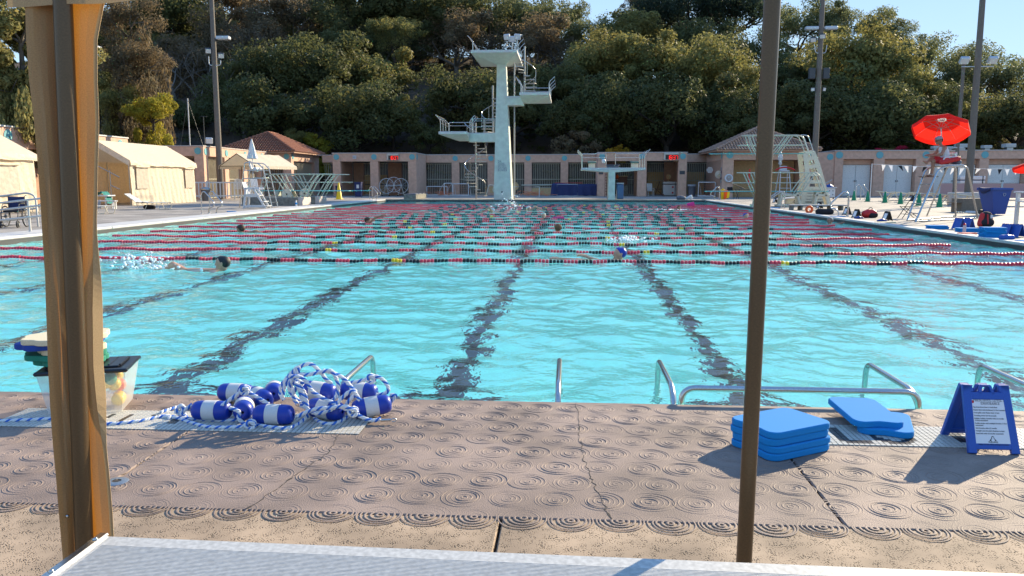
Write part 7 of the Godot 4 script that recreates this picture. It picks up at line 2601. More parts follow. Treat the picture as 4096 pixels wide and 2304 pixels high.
	var st := thing("low_step", "low pale step bench on dark legs at the right pool edge", "step", v3(11.3, 0, -38.3))
	put("tread", bx(-0.95, 1.6, 0.2, 0.25, -0.4, 0.3, 0.015), M.steel_dull, st)
	for x in [-0.85, -0.45, 0.9, 1.4]:
		put("leg", bx(x - 0.04, x + 0.04, 0, 0.198, -0.3, 0.25), M.plinth, st)
	# rails and kickboards along the edge
	var wr := thing("pool_ladder", "steel pool ladder rails rising from the water at the right wall, under the low springboard", "ladder", v3(9.75, 0, -40.6))
	for z in [-0.25, 0.3]:
		mb = MB.new()
		mb.tube(bent([v3(-0.12, -0.8, z), v3(-0.12, 0.25, z), v3(0.75, 0.85, z), v3(0.9, 0.8, z), v3(0.9, 0, z)], 0.15), 0.024, 8)
		put("rail", mb, M.steel, wr)
	grab_rails("large steel grab rails at the right pool edge beside the black duffel bag", v3(10.72, 0, -31.5), PI - 0.3, 0.62, 0.95)
	kickboard("kickboard", "blue kickboard at the right pool edge just right of the canopy pole", v3(10.25, 0.002, -40.7), 0.3, M.foam_blue, 0.55, 0.34)
	kickboard("kickboard", "blue kickboard between the feet of the large right grab rails", v3(10.15, 0.002, -30.9), 0.2, M.foam_blue, 0.52, 0.34)
	kickboard("kickboard", "white oval board lying at the right pool edge below the guard stand", v3(10.2, 0.002, -26.5), 0.25, M.foam_cream, 0.6, 0.36)
	kickboard("kickboard", "red kickboard lying in front of the blue kickboard stacks on the right", v3(10.1, 0.002, -20.95), 0.35, M.red_plastic, 0.42, 0.3)
	for q in [[10.36, -23.2, 3, "small stack by the guard stand"], [10.58, -21.95, 3, "middle stack behind the pink bottle"], [10.1, -19.75, 7, "tall stack at the right edge"]]:
		for k in q[2]:
			var nm := ["bottom", "second", "third", "fourth", "fifth", "sixth", "seventh"]
			var ord: String = "topmost" if k == q[2] - 1 else nm[k]
			kickboard("kickboard", "blue kickboard on the right deck, %s in the %s" % [ord, q[3]], v3(q[0] + 0.015 * sin(k * 2.3), 0.002 + k * 0.0355, q[1] + 0.01 * cos(k * 1.7)), 0.12 * sin(k * 1.9), M.foam_blue, 0.52, 0.36, 0.033, 0.0, "blue kickboards stacked on the right deck")
	kickboard("kickboard", "pale blue kickboard at the far right bottom of the right deck", v3(10.2, 0.002, -18.4), 0.15, M.foam_blue, 0.5, 0.34)
	var pouch := thing("equipment_pouch", "blue mesh equipment pouch beside the tall kickboard stack", "pouch", v3(9.98, 0, -18.9))
	put("body", figure([[v3(-0.1, 0.06, 0), v3(0.12, 0.06, 0.02), 0.065, 0.06], [v3(0, 0.08, 0.05), v3(0.1, 0.07, -0.05), 0.05, 0.05]], 0.02), M.blue_sign, pouch)
	put("band", bx(-0.02, 0.01, 0.0, 0.125, -0.07, 0.08, 0.01), M.foam_blue, pouch)
	var bo := thing("water_bottle", "translucent pink-grey drink bottle with a red cap before the middle kickboard stack", "bottle", v3(10.34, 0.0, -21.6))
	mb = MB.new()
	mb.lathe([Vector2(0, 0), Vector2(0.04, 0.0), Vector2(0.042, 0.08), Vector2(0.036, 0.1), Vector2(0.042, 0.12), Vector2(0.04, 0.18), Vector2(0.026, 0.2)], 14)
	put("body", mb, mat("bottle_pink", Color(0.55, 0.42, 0.42), 0.3), bo)
	mb = MB.new()
	mb.lathe([Vector2(0.034, 0.2), Vector2(0.034, 0.225), Vector2(0.012, 0.235), Vector2(0.01, 0.26), Vector2(0, 0.262)], 12)
	put("cap", mb, M.red_plastic, bo)
	# folding signs
	for q in [[11.2, -33.0, "behind the large grab rails"], [10.6, -30.2, "left of the red and black bag"], [10.88, -28.1, "left of the folding chair"], [13.0, -56.0, "farthest one, by the right corner of the pool"], [12.9, -51.0, "in front of the slotted cream support"], [12.4, -40.5, "behind the black duffel bag"]]:
		a_sign("small black folding sign, %s" % q[2], v3(q[0], 0, q[1]), -1.3, 0.33, 0.26, M.black_rubber, "small black folding signs on the right deck", "sheet", 0.75)
	for q in [[10.95, -23.2, "left of the pair by the backpack"], [11.25, -23.3, "right of the pair by the backpack"], [10.62, -20.1, "left of the pair at the right edge"], [10.78, -19.95, "right of the pair at the right edge"]]:
		a_sign("small blue folding sign on the right deck, %s" % q[2], v3(q[0], 0, q[1]), -1.15, 0.33, 0.26, M.blue_sign, "blue folding signs on the right deck", "", 0.8)
	# bags
	mb = figure([[v3(-0.25, 0.11, 0), v3(0.25, 0.11, 0), 0.12, 0.11], [v3(-0.2, 0.16, 0.04), v3(0.2, 0.15, -0.02), 0.07, 0.07]], 0.025)
	single("duffel_bag", "black duffel bag lying at the right pool edge left of the grab rails", "bag", mb, M.black_cloth, v3(10.35, 0, -33.1))
	mb = MB.new()
	var ring := []
	for k in 16:
		ring.push_back(v3(0.12 * cos(TAU * k / 16), 0.16 + 0.12 * sin(TAU * k / 16), 0))
	mb.tube(ring, 0.055, 8, false, true)
	single("swim_ring", "small orange-red inflatable ring standing left of the black duffel bag", "swim ring", mb, M.orange_plastic, v3(10.12, 0, -34.4))
	var rb := thing("bag", "red and black sports bag beside the small black folding sign", "bag", v3(11.05, 0, -30.2), 0.3)
	put("body", figure([[v3(-0.17, 0.14, 0), v3(0.16, 0.15, 0), 0.14, 0.14], [v3(-0.08, 0.24, 0), v3(0.12, 0.24, 0), 0.08, 0.07]], 0.025), M.red_plastic, rb)
	put("pocket", figure([[v3(-0.02, 0.1, 0.08), v3(0.2, 0.1, 0.06), 0.1, 0.1]], 0.025), M.black_cloth, rb)
	mb = MB.new()
	mb.tube(bent([v3(-0.06, 0.3, 0), v3(0.0, 0.38, 0), v3(0.1, 0.36, 0), v3(0.12, 0.3, 0)], 0.04), 0.012, 5)
	put("handle", mb, M.black_cloth, rb)
	var bk := thing("backpack", "large red and black backpack standing behind the blue folding signs", "backpack", v3(12.15, 0, -24.2), 0.15)
	put("body", figure([[v3(0, 0.16, 0), v3(0, 0.33, 0), 0.17, 0.13], [v3(-0.08, 0.14, 0.04), v3(0.1, 0.14, 0.04), 0.13, 0.13], [v3(-0.06, 0.36, 0), v3(0.08, 0.36, 0), 0.09, 0.09]], 0.022), M.black_cloth, bk)
	put("side_panel", figure([[v3(-0.16, 0.1, 0.03), v3(-0.12, 0.36, 0.03), 0.09, 0.07]], 0.022), M.red_plastic, bk)
	put("side_panel", figure([[v3(0.13, 0.36, 0.0), v3(0.17, 0.2, 0.0), 0.06, 0.07]], 0.022), M.red_plastic, bk)
	put("stripe", figure([[v3(-0.03, 0.12, 0.165), v3(-0.02, 0.38, 0.12), 0.025, 0.02]], 0.014), M.red_plastic, bk)
	put("tag", bx(0.04, 0.11, 0.27, 0.37, 0.16, 0.168), M.white_plastic, bk)
	for q in [[10.4, -29.4, 0.3], [10.45, -27.4, 0.2]]:
		mb = figure([[v3(-0.16, 0.03, 0), v3(0.0, 0.05, 0), 0.03, 0.05], [v3(0.0, 0.05, 0), v3(0.14, 0.03, 0.02), 0.045, 0.03]], 0.014)
		single("goggle_case", "small blue swim pouch on the pool edge %s" % ("beside the red bag" if q[0] < 10.42 else "below the folding chair"), "pouch", mb, M.blue_plastic, v3(q[0], 0, q[1]), 0.2)
	# folding camp chair
	var fc := thing("folding_stool", "black folding camp chair at the foot of the guard stand", "folding chair", v3(12.3, 0, -29.8))
	for z in [-0.2, 0.2]:
		mb = MB.new()
		mb.rod(v3(-0.32, 0, z), v3(0.18, 0.82, z), 0.013, 6)
		mb.rod(v3(0.28, 0, z), v3(-0.26, 0.43, z), 0.013, 6)
		mb.rod(v3(-0.22, 0.16, z), v3(0.14, 0.13, z), 0.01, 5)
		put("frame", mb, M.black_rubber, fc)
	put("seat", bx(-0.27, 0.24, 0.425, 0.44, -0.2, 0.2), M.black_cloth, fc)
	mb = MB.new()
	mb.bar(v3(0.06, 0.62, 0), v3(0.18, 0.82, 0), 0.4, 0.02)
	put("back", mb, M.black_cloth, fc)
	make_guard()
	# cones, starting blocks, second pool
	for q in [[19.96, -57.6, "farthest of the row"], [19.7, -54.3, "second farthest of the row"], [19.7, -51.4, "third farthest of the row"], [19.56, -48.7, "left of the guard stand ladder"], [19.3, -45.6, "seen through the guard stand ladder"], [19.2, -42.9, "nearest of the row"]]:
		mb = MB.new()
		mb.lathe([Vector2(0.2, 0.0), Vector2(0.19, 0.03), Vector2(0.15, 0.035), Vector2(0.045, 0.68), Vector2(0.03, 0.70), Vector2(0, 0.70)], 16)
		single("traffic_cone", "green plastic cone on the right deck, %s" % q[2], "cone", mb, M.green_plastic, v3(q[0], 0, q[1]), 0.0, "green cones along the second pool")
	for k in 5:
		var z: float = [-55.4, -52.8, -50.2, -47.6, -45.0][k]
		var b := thing("starting_block", "pale starting block on splayed legs at the second pool, %s" % ["farthest", "second farthest", "middle one", "fourth, behind the guard stand ladder", "nearest"][k], "starting block", v3(21.2, 0, z), 0.0, "starting blocks of the second pool")
		mb = MB.new()
		mb.t = Transform3D(Basis(Vector3.BACK, -0.12), v3(0.1, 0.60, 0))
		mb.box(Vector3.ZERO, v3(1.25, 0.05, 0.6), 0.015)
		put("top", mb, M.cream_paint, b)
		for q in [[v3(-0.45, 0.62, 0.2), v3(-0.1, 0.02, 0.2)], [v3(0.5, 0.52, 0.2), v3(0.05, 0.02, 0.2)], [v3(0.5, 0.52, -0.2), v3(0.05, 0.02, -0.2)]]:
			mb = MB.new()
			mb.bar(q[0], q[1], 0.06, 0.06, 0.01)
			put("leg", mb, M.cream_paint, b)
		put("foot", bx(-0.3, 0.35, 0, 0.03, -0.3, 0.3, 0.01), M.cream_paint, b)
	grab_rails("pair of steel grab rails on the deck behind the farthest green cone", v3(21.2, 0, -60.3), 0.2, 0.6, 1.1)
	var p2 := structure("second_pool_water", sheet(-0.18, 22.3, 44.0, -39.0, -59.0), M.pool_dark_water)
	mb = MB.new()
	mb.quad(v3(22.3, -1.4, -39), v3(44, -1.4, -39), v3(44, -1.4, -59), v3(22.3, -1.4, -59), Vector3.UP)
	mb.quad(v3(22.3, -0.05, -39), v3(22.3, -0.05, -59), v3(22.3, -1.4, -59), v3(22.3, -1.4, -39), Vector3.RIGHT)
	mb.quad(v3(22.3, -0.05, -59), v3(44, -0.05, -59), v3(44, -1.4, -59), v3(22.3, -1.4, -59), Vector3.BACK)
	structure("second_pool_basin", mb, M.gutter_dark)
	for k in 4:
		var z := -42.5 - k * 3.6
		var r := thing("lane_rope", "red lane rope in the second pool on the right, %s" % ["nearest", "second", "third", "farthest"][k], "lane rope", v3(0, -0.17, z), 0.0, "lane ropes of the second pool")
		mb = MB.new()
		mb.rod(v3(22.4, 0, 0), v3(43, 0, 0), 0.01, 5)
		put("cable", mb, M.steel_dull, r)
		var f := MB.new()
		for i in 230:
			f.t = Transform3D(Basis(v3(0, 0, 1), -PI / 2), v3(22.6 + i * 0.088, 0.01, 0))
			f.lathe([Vector2(0.01, -0.036), Vector2(0.055, -0.03), Vector2(0.055, 0.03), Vector2(0.01, 0.036)], 6)
		var o := put("red_floats", f, M.bead_red, r)
		o.set_meta("kind", "stuff")
	# barriers with pinkish mesh along the second pool
	for k in 5:
		var x := 27.7 + k * 2.25
		var b := thing("mesh_barrier", "pinkish mesh barrier panel in a pipe frame beyond the second pool, %s" % ["first from the left", "second from the left", "middle", "fourth from the left", "last at the right"][k], "barrier", v3(x, 0, -62.0), 0.0, "mesh barriers beyond the second pool")
		mb = MB.new()
		mb.tube([v3(0, 0.02, 0), v3(0, 1.2, 0), v3(2.1, 1.2, 0), v3(2.1, 0.02, 0)], 0.03, 6)
		put("frame", mb, M.steel, b)
		put("mesh", bx(0.03, 2.07, 0.1, 1.17, -0.01, 0.01), M.pink_mesh, b)
	var pn := thing("pennant_line", "string of white and dark triangular pennants across the second pool", "pennants")
	var pts := curve([v3(21.2, 2.53, -58.0), v3(24.75, 2.34, -58.0), v3(28.5, 2.2, -58.0), v3(32.5, 2.16, -58.0), v3(40.0, 2.2, -58.0)], 8)
	mb = MB.new()
	mb.tube(pts, 0.014, 4)
	put("cord", mb, M.white_plastic, pn)
	mb = MB.new()
	mb.rod(v3(21.2, 0, -58.0), v3(21.2, 2.55, -58.0), 0.035, 7)
	put("post", mb, M.white_plastic, pn)
	var rng := RandomNumberGenerator.new()
	rng.seed = 8
	var i := 0
	var x := 22.0
	while x < 39.0:
		var y := 2.53
		for k in pts.size() - 1:
			if pts[k].x <= x and pts[k + 1].x >= x: y = pts[k].y
		var f := MB.new()
		var sw := rng.randf_range(-0.22, 0.28)
		var a := v3(x - 0.15, y, -58.0)
		var c := v3(x + 0.15, y - 0.005, -58.0)
		var tip := v3(x + sw, y - rng.randf_range(0.36, 0.5), -58.0 + rng.randf_range(-0.2, 0.2))
		f.quad(a, c, tip + v3(0.01, 0, 0.01), tip, Vector3.BACK)
		put("pennant", f, M.black_cloth if i % 3 == 2 else M.white_flag, pn)
		i += 1
		x += rng.randf_range(0.42, 0.72)
	# lamp poles
	var lp := lamp_pole("tall concrete lamp pole with two box lamps and floodlights, right of the canopy pole", v3(19.05, 0, -64.0), 18.5, 0.24, 0.16)
	lamp_arm(lp, 12.85, 0.5)
	lamp_arm(lp, 12.85, -0.5)
	flood(lp, v3(0.05, 12.2, 0.3), v3(-0.4, -0.6, 1), 0.85)
	flood(lp, v3(-0.62, 11.95, 0.3), v3(-0.4, -0.6, 1), 0.85)
	mb = MB.new()
	mb.tube(bent([v3(-0.5, 11.7, 0.1), v3(-0.35, 11.0, 0.1), v3(0.4, 11.0, 0.1), v3(0.45, 11.6, 0.1)], 0.2), 0.03, 6)
	put("yoke", mb, M.lamp_housing, lp)
	put("speaker", bx(-0.75, -0.3, 9.1, 9.9, -0.2, 0.2, 0.03), M.lamp_dark, lp)
	put("speaker", bx(0.3, 0.75, 9.1, 9.9, -0.2, 0.2, 0.03), M.lamp_dark, lp)
	flood(lp, v3(0.42, 8.3, 0.1), v3(0.6, -0.3, 1), 0.6, "camera")
	flood(lp, v3(-0.42, 8.3, 0.1), v3(-0.6, -0.3, 1), 0.6, "camera")
	var lr := lamp_pole("tall concrete lamp pole at the far right, behind the lifeguard's umbrella", v3(22.45, 0, -46.8), 14.0, 0.21, 0.14)
	flood(lr, v3(-0.75, 7.9, 0.1), v3(0, -0.9, 1), 0.95)
	flood(lr, v3(0.75, 7.9, 0.1), v3(0, -0.9, 1), 0.95)
	mb = MB.new()
	mb.rod(v3(-0.85, 7.6, 0), v3(0.85, 7.6, 0), 0.03, 6)
	put("cross_arm", mb, M.lamp_housing, lr)
	put("footing", bx(-0.85, 0.75, 0, 0.72, -0.6, 0.6, 0.03), M.stucco_cap, lr)
	var ls := lamp_pole("thinner grey pole standing just left of the far right lamp pole", v3(21.75, 0, -46.9), 8.0, 0.11, 0.09)
	mb = MB.new()
	mb.rod(v3(-0.25, 3.2, 0.05), v3(0.3, 3.2, 0.05), 0.04, 6)
	put("bracket", mb, M.lamp_housing, ls)
	# bin, cardboard box, cart
	var bn := thing("wheeled_bin", "large open dark blue wheeled bin tilted beside the cardboard box on the right", "bin", v3(16.95, 0, -33.2), 0.2)
	mb = MB.new()
	var e := [Vector2(-0.42, -0.4), Vector2(0.42, -0.4), Vector2(0.42, 0.4), Vector2(-0.42, 0.4)]
	for k in 4:
		var a: Vector2 = e[k]
		var b: Vector2 = e[(k + 1) % 4]
		mb.quad(v3(a.x * 0.6 + 0.06, 0.04, a.y * 0.7), v3(b.x * 0.6 + 0.06, 0.04, b.y * 0.7), v3(b.x, 1.0, b.y), v3(a.x, 1.0, a.y), v3(a.x + b.x, 0, a.y + b.y))
	put("body", mb, M.blue_plastic, bn)
	mb = MB.new()
	for k in 4:
		var a: Vector2 = e[k] * 1.06
		var b: Vector2 = e[(k + 1) % 4] * 1.06
		mb.bar(v3(a.x, 1.03, a.y), v3(b.x, 1.03, b.y), 0.06, 0.09, 0.01)
	put("rim", mb, M.blue_plastic, bn)
	mb = MB.new()
	mb.tube([v3(-0.45, 1.06, -0.3), v3(-0.5, 0.96, 0.0), v3(-0.45, 1.04, 0.35)], [0.05, 0.12, 0.05], 7)
	put("liner", mb, M.navy, bn)
	mb = MB.new()
	mb.tube([v3(-0.3, 0.1, -0.36), v3(0.36, 0.1, -0.36)], 0.1, 12)
	put("wheel", mb, M.black_rubber, bn)
	mb = MB.new()
	for k in 3:
		var a := TAU * k / 3 + 0.5
		mb.bar(v3(0.12 + 0.07 * cos(a), 0.82 + 0.07 * sin(a), 0.39), v3(0.12 + 0.07 * cos(a + 1.7), 0.82 + 0.07 * sin(a + 1.7), 0.39), 0.02, 0.01)
	put("recycling_mark", mb, M.lamp_housing, bn)
	var cbx := thing("cardboard_box", "large grey-brown cardboard box standing behind the guard stand", "box", v3(17.45, 0, -36.0), 0.12)
	put("body", bx(-0.66, 0.6, 0, 0.6, -0.4, 0.4, 0.01), mat("cardboard", Color(0.22, 0.17, 0.12), 0.9, 0, "mild", 1.0), cbx)
	put("flap", bx(-0.95, -0.67, 0.42, 0.45, -0.35, 0.35), M.cardboard, cbx)
	mb = figure([[v3(-0.2, 0.05, 0), v3(0.2, 0.05, 0), 0.06, 0.05]], 0.03)
	single("cloth", "crumpled white cloth on the deck in front of the cardboard box", "cloth", mb, M.float_white, v3(16.9, 0, -34.8))
	var ct := thing("laundry_cart", "white perforated plastic cart filled with blue gear beside the slotted cream support", "cart", v3(19.3, 0, -61.2))
	put("body", bx(-0.42, 0.42, 0.15, 0.84, -0.35, 0.35, 0.04), M.white_plastic, ct)
	put("rim", bx(-0.5, 0.5, 0.84, 0.89, -0.42, 0.42, 0.02), M.white_plastic, ct)
	for k in 6:
		mb = MB.new()
		mb.tube([v3(-0.25 + (k % 3) * 0.25, 0.35 + (k / 3) * 0.28, 0.35), v3(-0.25 + (k % 3) * 0.25, 0.35 + (k / 3) * 0.28, 0.356)], 0.04, 10)
		put("hole", mb, M.black_rubber, ct)
	for s in [-0.34, 0.34]:
		mb = MB.new()
		mb.ball(v3(s, 0.08, 0.2), v3(0.05, 0.08, 0.08), 8, 6)
		put("caster", mb, M.black_rubber, ct)
	put("gear", figure([[v3(-0.25, 0.9, 0), v3(0.1, 1.0, 0), 0.12, 0.14], [v3(0.1, 0.95, 0.1), v3(0.3, 0.92, 0), 0.13, 0.1]], 0.04), M.blue_plastic, ct)
	mb = MB.new()
	mb.tube([v3(18.5, 0.85, -61.3), v3(19.6, 1.45, -61.3)], 0.035, 7)
	single("net_pole", "pale pole leaning over the white perforated cart", "pole", mb, M.steel_dull)
	# white chair at the right edge
	var wc := thing("guard_chair", "white plank lifeguard chair cut off by the right edge of the photo", "lifeguard chair", v3(14.15, 0, -25.3))
	for s in [-0.38, 0.4]:
		for z in [-0.3, 0.3]:
			put("leg", bx(s - 0.05, s + 0.05, 0, 0.98, z - 0.05, z + 0.05, 0.01), M.white_plastic, wc)
		put("armrest", bx(s - 0.08, s + 0.08, 0.982, 1.03, -0.42, 0.42, 0.01), M.white_plastic, wc)
	for y in [0.32, 0.62]:
		put("cross_plank", bx(-0.42, 0.44, y, y + 0.1, 0.352, 0.39, 0.01), M.white_plastic, wc)
	put("seat", bx(-0.42, 0.44, 0.7, 0.74, -0.35, 0.34, 0.01), M.white_plastic, wc)
	put("green_panel", bx(-0.2, 0.3, 0.36, 0.62, 0.3, 0.32), M.green_plastic, wc)
	open_umbrella("second red umbrella with a white top, cut off by the right edge of the photo", v3(27.6, 0.0, -50.0), 1.1, v3(27.6, 2.2, -50.0), 0.0, 0.95)
	# bougainvillea on the roof, shrubs behind the wall
	var bg := thing("bougainvillea", "bougainvillea with bright pink-red flowers over the storage roof", "shrub", v3(30.6, 3.6, -79.5))
	var o1 := put("leaves", crown_mesh(500, 9, 1500, 0.10, 0.2, 0.7), M.leaf_olive, bg, v3(0, 0.45, 0))
	o1.scale = v3(1.7, 0.75, 0.8)
	var o2 := put("flowers", crown_mesh(501, 9, 1300, 0.11, 0.3, 0.7), M.leaf_flower, bg, v3(0.1, 0.6, 0.25))
	o2.scale = v3(1.75, 0.75, 0.8)
	for q in [[4.6, 3.2, -79.5, 1.5, "yellow-orange autumn shrub behind the wall above the low diving platform", "leaf_autumn"], [-0.6, 3.3, -81.0, 1.4, "orange-brown shrub on the bank above the covered cart", "leaf_dry"], [0.9, 4.2, -84.0, 2.6, "yellow-brown creeper bank behind the wall left of the low platform", "leaf_brown"]]:
		var sh := thing("shrub", q[4], "shrub", v3(q[0], 0, q[2]))
		var o := put("foliage", crown_mesh(510 + int(q[3] * 10), 10, 1700, 0.11, 0.3, 0.9), M[q[5]], sh, v3(0, q[1] + 0.6, 0))
		o.scale = Vector3.ONE * q[3]
		mb = MB.new()
		mb.tube([v3(0, 0, 0), v3(0.1, q[1] * 0.6, 0), v3(0, q[1] + 0.5, 0)], [0.08, 0.06, 0.03], 6)
		put("stem", mb, M.bark, sh)
func open_umbrella(label: String, foot: Vector3, rad: float, hub: Vector3, tilt: float, drop: float) -> void:
	var u := thing("umbrella", label, "umbrella", foot)
	var mb := MB.new()
	var top := hub - foot
	var axis := v3(sin(-tilt), 0.88, -0.42 if tilt != 0.0 else -0.2).normalized()
	mb.rod(top * 0.0 + v3(0, 0, 0), top, 0.024, 8)
	put("pole", mb, M.white_plastic, u)
	var keep := Transform3D(Basis(Quaternion(Vector3.UP, axis)), top)
	var n := 8
	var rows := [[0.0, 0.30], [0.16, 0.285], [0.64, 0.16], [0.86, 0.06], [1.0, -0.02], [1.01, -0.15]]
	for k in n:
		var a0 := TAU * k / n + 0.2
		var a1 := TAU * (k + 1) / n + 0.2
		var outer := MB.new()
		outer.t = keep
		var val := MB.new()
		val.t = keep
		for j in rows.size() - 1:
			for h in 4:
				var p := func(r: int, s: int) -> Vector3:
					var v := s / 4.0
					var d := v3(cos(a0), 0, sin(a0)).lerp(v3(cos(a1), 0, sin(a1)), v)
					var scallop: float = 0.02 * sin(v * PI) if r == 5 else 0.0
					return d * rad * rows[r][0] + Vector3.UP * (rows[r][1] * drop - 0.02 * sin(v * PI) * rows[r][0] - scallop)
				var q := [p.call(j, h), p.call(j, h + 1), p.call(j + 1, h + 1), p.call(j + 1, h)]
				var out: Vector3 = Vector3.UP + (q[0] + q[2]) * 0.4
				if j < 2:
					outer.quad(q[0] + Vector3.UP * 0.012, q[1] + Vector3.UP * 0.012, q[2] + Vector3.UP * 0.012, q[3] + Vector3.UP * 0.012, out)
				if j >= 1:
					val.quad(q[0], q[1], q[2], q[3], out)
		put("outer_panel", outer, M.white_canopy if k % 2 == 0 or true else M.red_cloth, u)
		put("red_panel", val, M.red_cloth, u)
		var rib := MB.new()
		rib.t = keep
		rib.tube([v3(0, 0.27 * drop, 0), v3(cos(a0), 0, sin(a0)) * rad * 0.55 + Vector3.UP * 0.17 * drop, v3(cos(a0), 0, sin(a0)) * rad + Vector3.DOWN * 0.04], 0.009, 5)
		rib.rod(v3(0, -0.05, 0), v3(cos(a0), 0, sin(a0)) * rad * 0.5 + Vector3.UP * 0.17 * drop, 0.008, 5)
		put("rib", rib, M.steel_dull, u)
func make_guard() -> void:
	var s := thing("guard_stand", "tall steel lifeguard stand with a ladder at the right pool edge, lifeguard on top", "lifeguard stand")
	var st: Material = M.steel
	for q in [[[v3(11.44, 0, -27.85), v3(12.15, 1.72, -28.35), v3(12.5, 1.84, -28.4), v3(13.2, 1.82, -28.5), v3(14.44, 0.05, -30.9)], "side_frame"], [[v3(11.36, 0, -27.0), v3(12.3, 1.72, -27.75), v3(12.6, 1.84, -27.8), v3(13.3, 1.82, -27.9), v3(14.35, 0.05, -29.1)], "side_frame"]]:
		var mb := MB.new()
		mb.tube(bent(q[0], 0.15), 0.032, 9)
		put(q[1], mb, st, s)
	for q in [[v3(12.9, 1.8, -28.45), v3(13.4, 0.05, -30.9)], [v3(11.42, 0.03, -27.8), v3(14.44, 0.05, -30.9)], [v3(11.36, 0.03, -27.05), v3(14.35, 0.05, -29.1)], [v3(14.44, 0.2, -30.9), v3(14.35, 0.2, -29.1)], [v3(14.44, 0.2, -30.9), v3(14.44, 0, -30.9)]]:
		var mb := MB.new()
		mb.rod(q[0], q[1], 0.028, 8)
		put("brace", mb, st, s)
	for i in 5:
		var t := 0.16 + i * 0.185
		var mb := MB.new()
		mb.bar(v3(11.44, 0, -27.85).lerp(v3(12.15, 1.72, -28.35), t), v3(11.36, 0, -27.0).lerp(v3(12.3, 1.72, -27.75), t), 0.07, 0.03, 0.005)
		put("rung", mb, st, s)
	put("footboard", bx(12.0, 12.35, 1.47, 1.5, -28.5, -27.8, 0.008), M.brown_wood, s)
	put("seat_board", bx(12.35, 13.15, 1.85, 1.89, -28.8, -27.8, 0.01), M.white_plastic, s)
	var ar := MB.new()
	ar.tube(bent([v3(12.5, 1.89, -27.85), v3(12.5, 2.12, -27.85), v3(13.0, 2.14, -27.85), v3(13.05, 1.89, -27.85)], 0.08), 0.026, 7)
	put("armrest", ar, M.white_plastic, s)
	put("seat_back", bx(12.95, 13.0, 1.92, 2.3, -28.7, -28.0, 0.02), M.white_plastic, s)
	var bag := figure([[v3(13.02, 2.0, -28.1), v3(13.08, 2.05, -28.5), 0.13, 0.12], [v3(13.0, 1.96, -27.9), v3(13.1, 1.95, -28.2), 0.1, 0.09]], 0.03)
	single("bag", "dark grey bag hung behind the lifeguard's seat", "bag", bag, M.grey_plastic)
	var rt := figure([[v3(12.42, 1.95, -27.82), v3(12.95, 2.08, -27.80), 0.075, 0.075]], 0.025)
	single("rescue_tube", "red rescue tube lying across the lifeguard's seat", "rescue tube", rt, M.red_plastic)
	open_umbrella("open red umbrella with a white top, tilted over the lifeguard", v3(12.86, 1.7, -28.75), 0.92, v3(12.72, 3.16, -28.7), -0.22, 1.05)
	# the lifeguard, sitting, facing the pool
	var p := thing("person", "lifeguard in white tank top, red shorts and cap sitting on the guard stand", "person", v3(12.72, 1.89, -28.3))
	var hip := v3(0, 0.12, 0)
	var chest := v3(-0.06, 0.50, 0)
	var neck := v3(-0.13, 0.64, 0)
	var head := v3(-0.22, 0.80, 0)
	var f := v3(-1, -0.12, 0.15)
	var b := [[hip + v3(0, 0, -0.09), hip + v3(0, 0, 0.09), 0.13, 0.13], [hip, v3(0.02, 0.32, 0), 0.135, 0.125], [v3(0.02, 0.32, 0), chest, 0.125, 0.135], [v3(-0.08, 0.56, -0.15), v3(-0.08, 0.56, 0.15), 0.07, 0.07], [v3(-0.1, 0.58, 0), head + v3(0.02, -0.05, 0), 0.058, 0.054]]
	b.append_array(head_bones(head, f, Vector3.UP, 1.12))
	var arms := [[v3(-0.1, 0.55, 0.19), v3(-0.22, 0.34, 0.27), v3(-0.46, 0.30, 0.16)], [v3(-0.1, 0.55, -0.19), v3(-0.25, 0.33, -0.24), v3(-0.46, 0.33, -0.10)]]
	for a in arms:
		b.append_array([[a[0], a[1], 0.058, 0.045], [a[1], a[2], 0.044, 0.029]])
		b.append_array(hand_bones(a[2], v3(-1, -0.05, -a[2].z * 0.8), v3(0, -1, 0), 1.0, 0.25))
	# right leg crossed over the left, left foot on the footboard
	var lk := v3(-0.40, 0.12, 0.10)
	var la := v3(-0.44, -0.33, 0.1)
	b.append_array([[hip + v3(0, 0, 0.09), lk, 0.095, 0.064], [lk, la, 0.062, 0.04], [la, la + v3(-0.14, -0.04, 0.02), 0.04, 0.026]])
	var rk := v3(-0.38, 0.22, -0.06)
	var ra := v3(-0.66, 0.06, 0.2)
	b.append_array([[hip + v3(0, 0.03, -0.08), rk, 0.095, 0.064], [rk, ra, 0.062, 0.04], [ra, ra + v3(-0.13, 0.05, 0.05), 0.04, 0.026]])
	put("body", figure(b, 0.014, 0.035), M.skin, p)
	put("tank_top", figure([[v3(0.01, 0.14, 0), v3(0.02, 0.32, 0), 0.15, 0.142], [v3(0.02, 0.32, 0), chest, 0.142, 0.148], [chest, v3(-0.09, 0.58, 0), 0.12, 0.09]], 0.018, 0.03, [[v3(0, 0.6, 0), Vector3.UP]]), M.white_plastic, p)
	put("shorts", figure([[hip + v3(0, 0, -0.08), hip + v3(0, 0, 0.08), 0.15, 0.15], [hip + v3(0, 0, 0.09), v3(-0.30, 0.13, 0.1), 0.13, 0.09], [hip + v3(0, 0.03, -0.08), v3(-0.28, 0.2, -0.06), 0.13, 0.09]], 0.018, 0.03, [[v3(0, 0.24, 0), v3(0.25, 1, 0).normalized()]]), M.red_plastic, p)
	put("hair", cap_over(head, f, Vector3.UP, 1.12, 0.008, 0.0), M.hair, p)
	var cap := MB.new()
	put("cap", figure([[head + v3(0.02, 0.06, 0), head + v3(-0.02, 0.06, 0), 0.108, 0.104]], 0.012, 0.02, [[head + v3(0, 0.05, 0), v3(0.15, -1, 0).normalized()]]), M.grey_cloth, p)
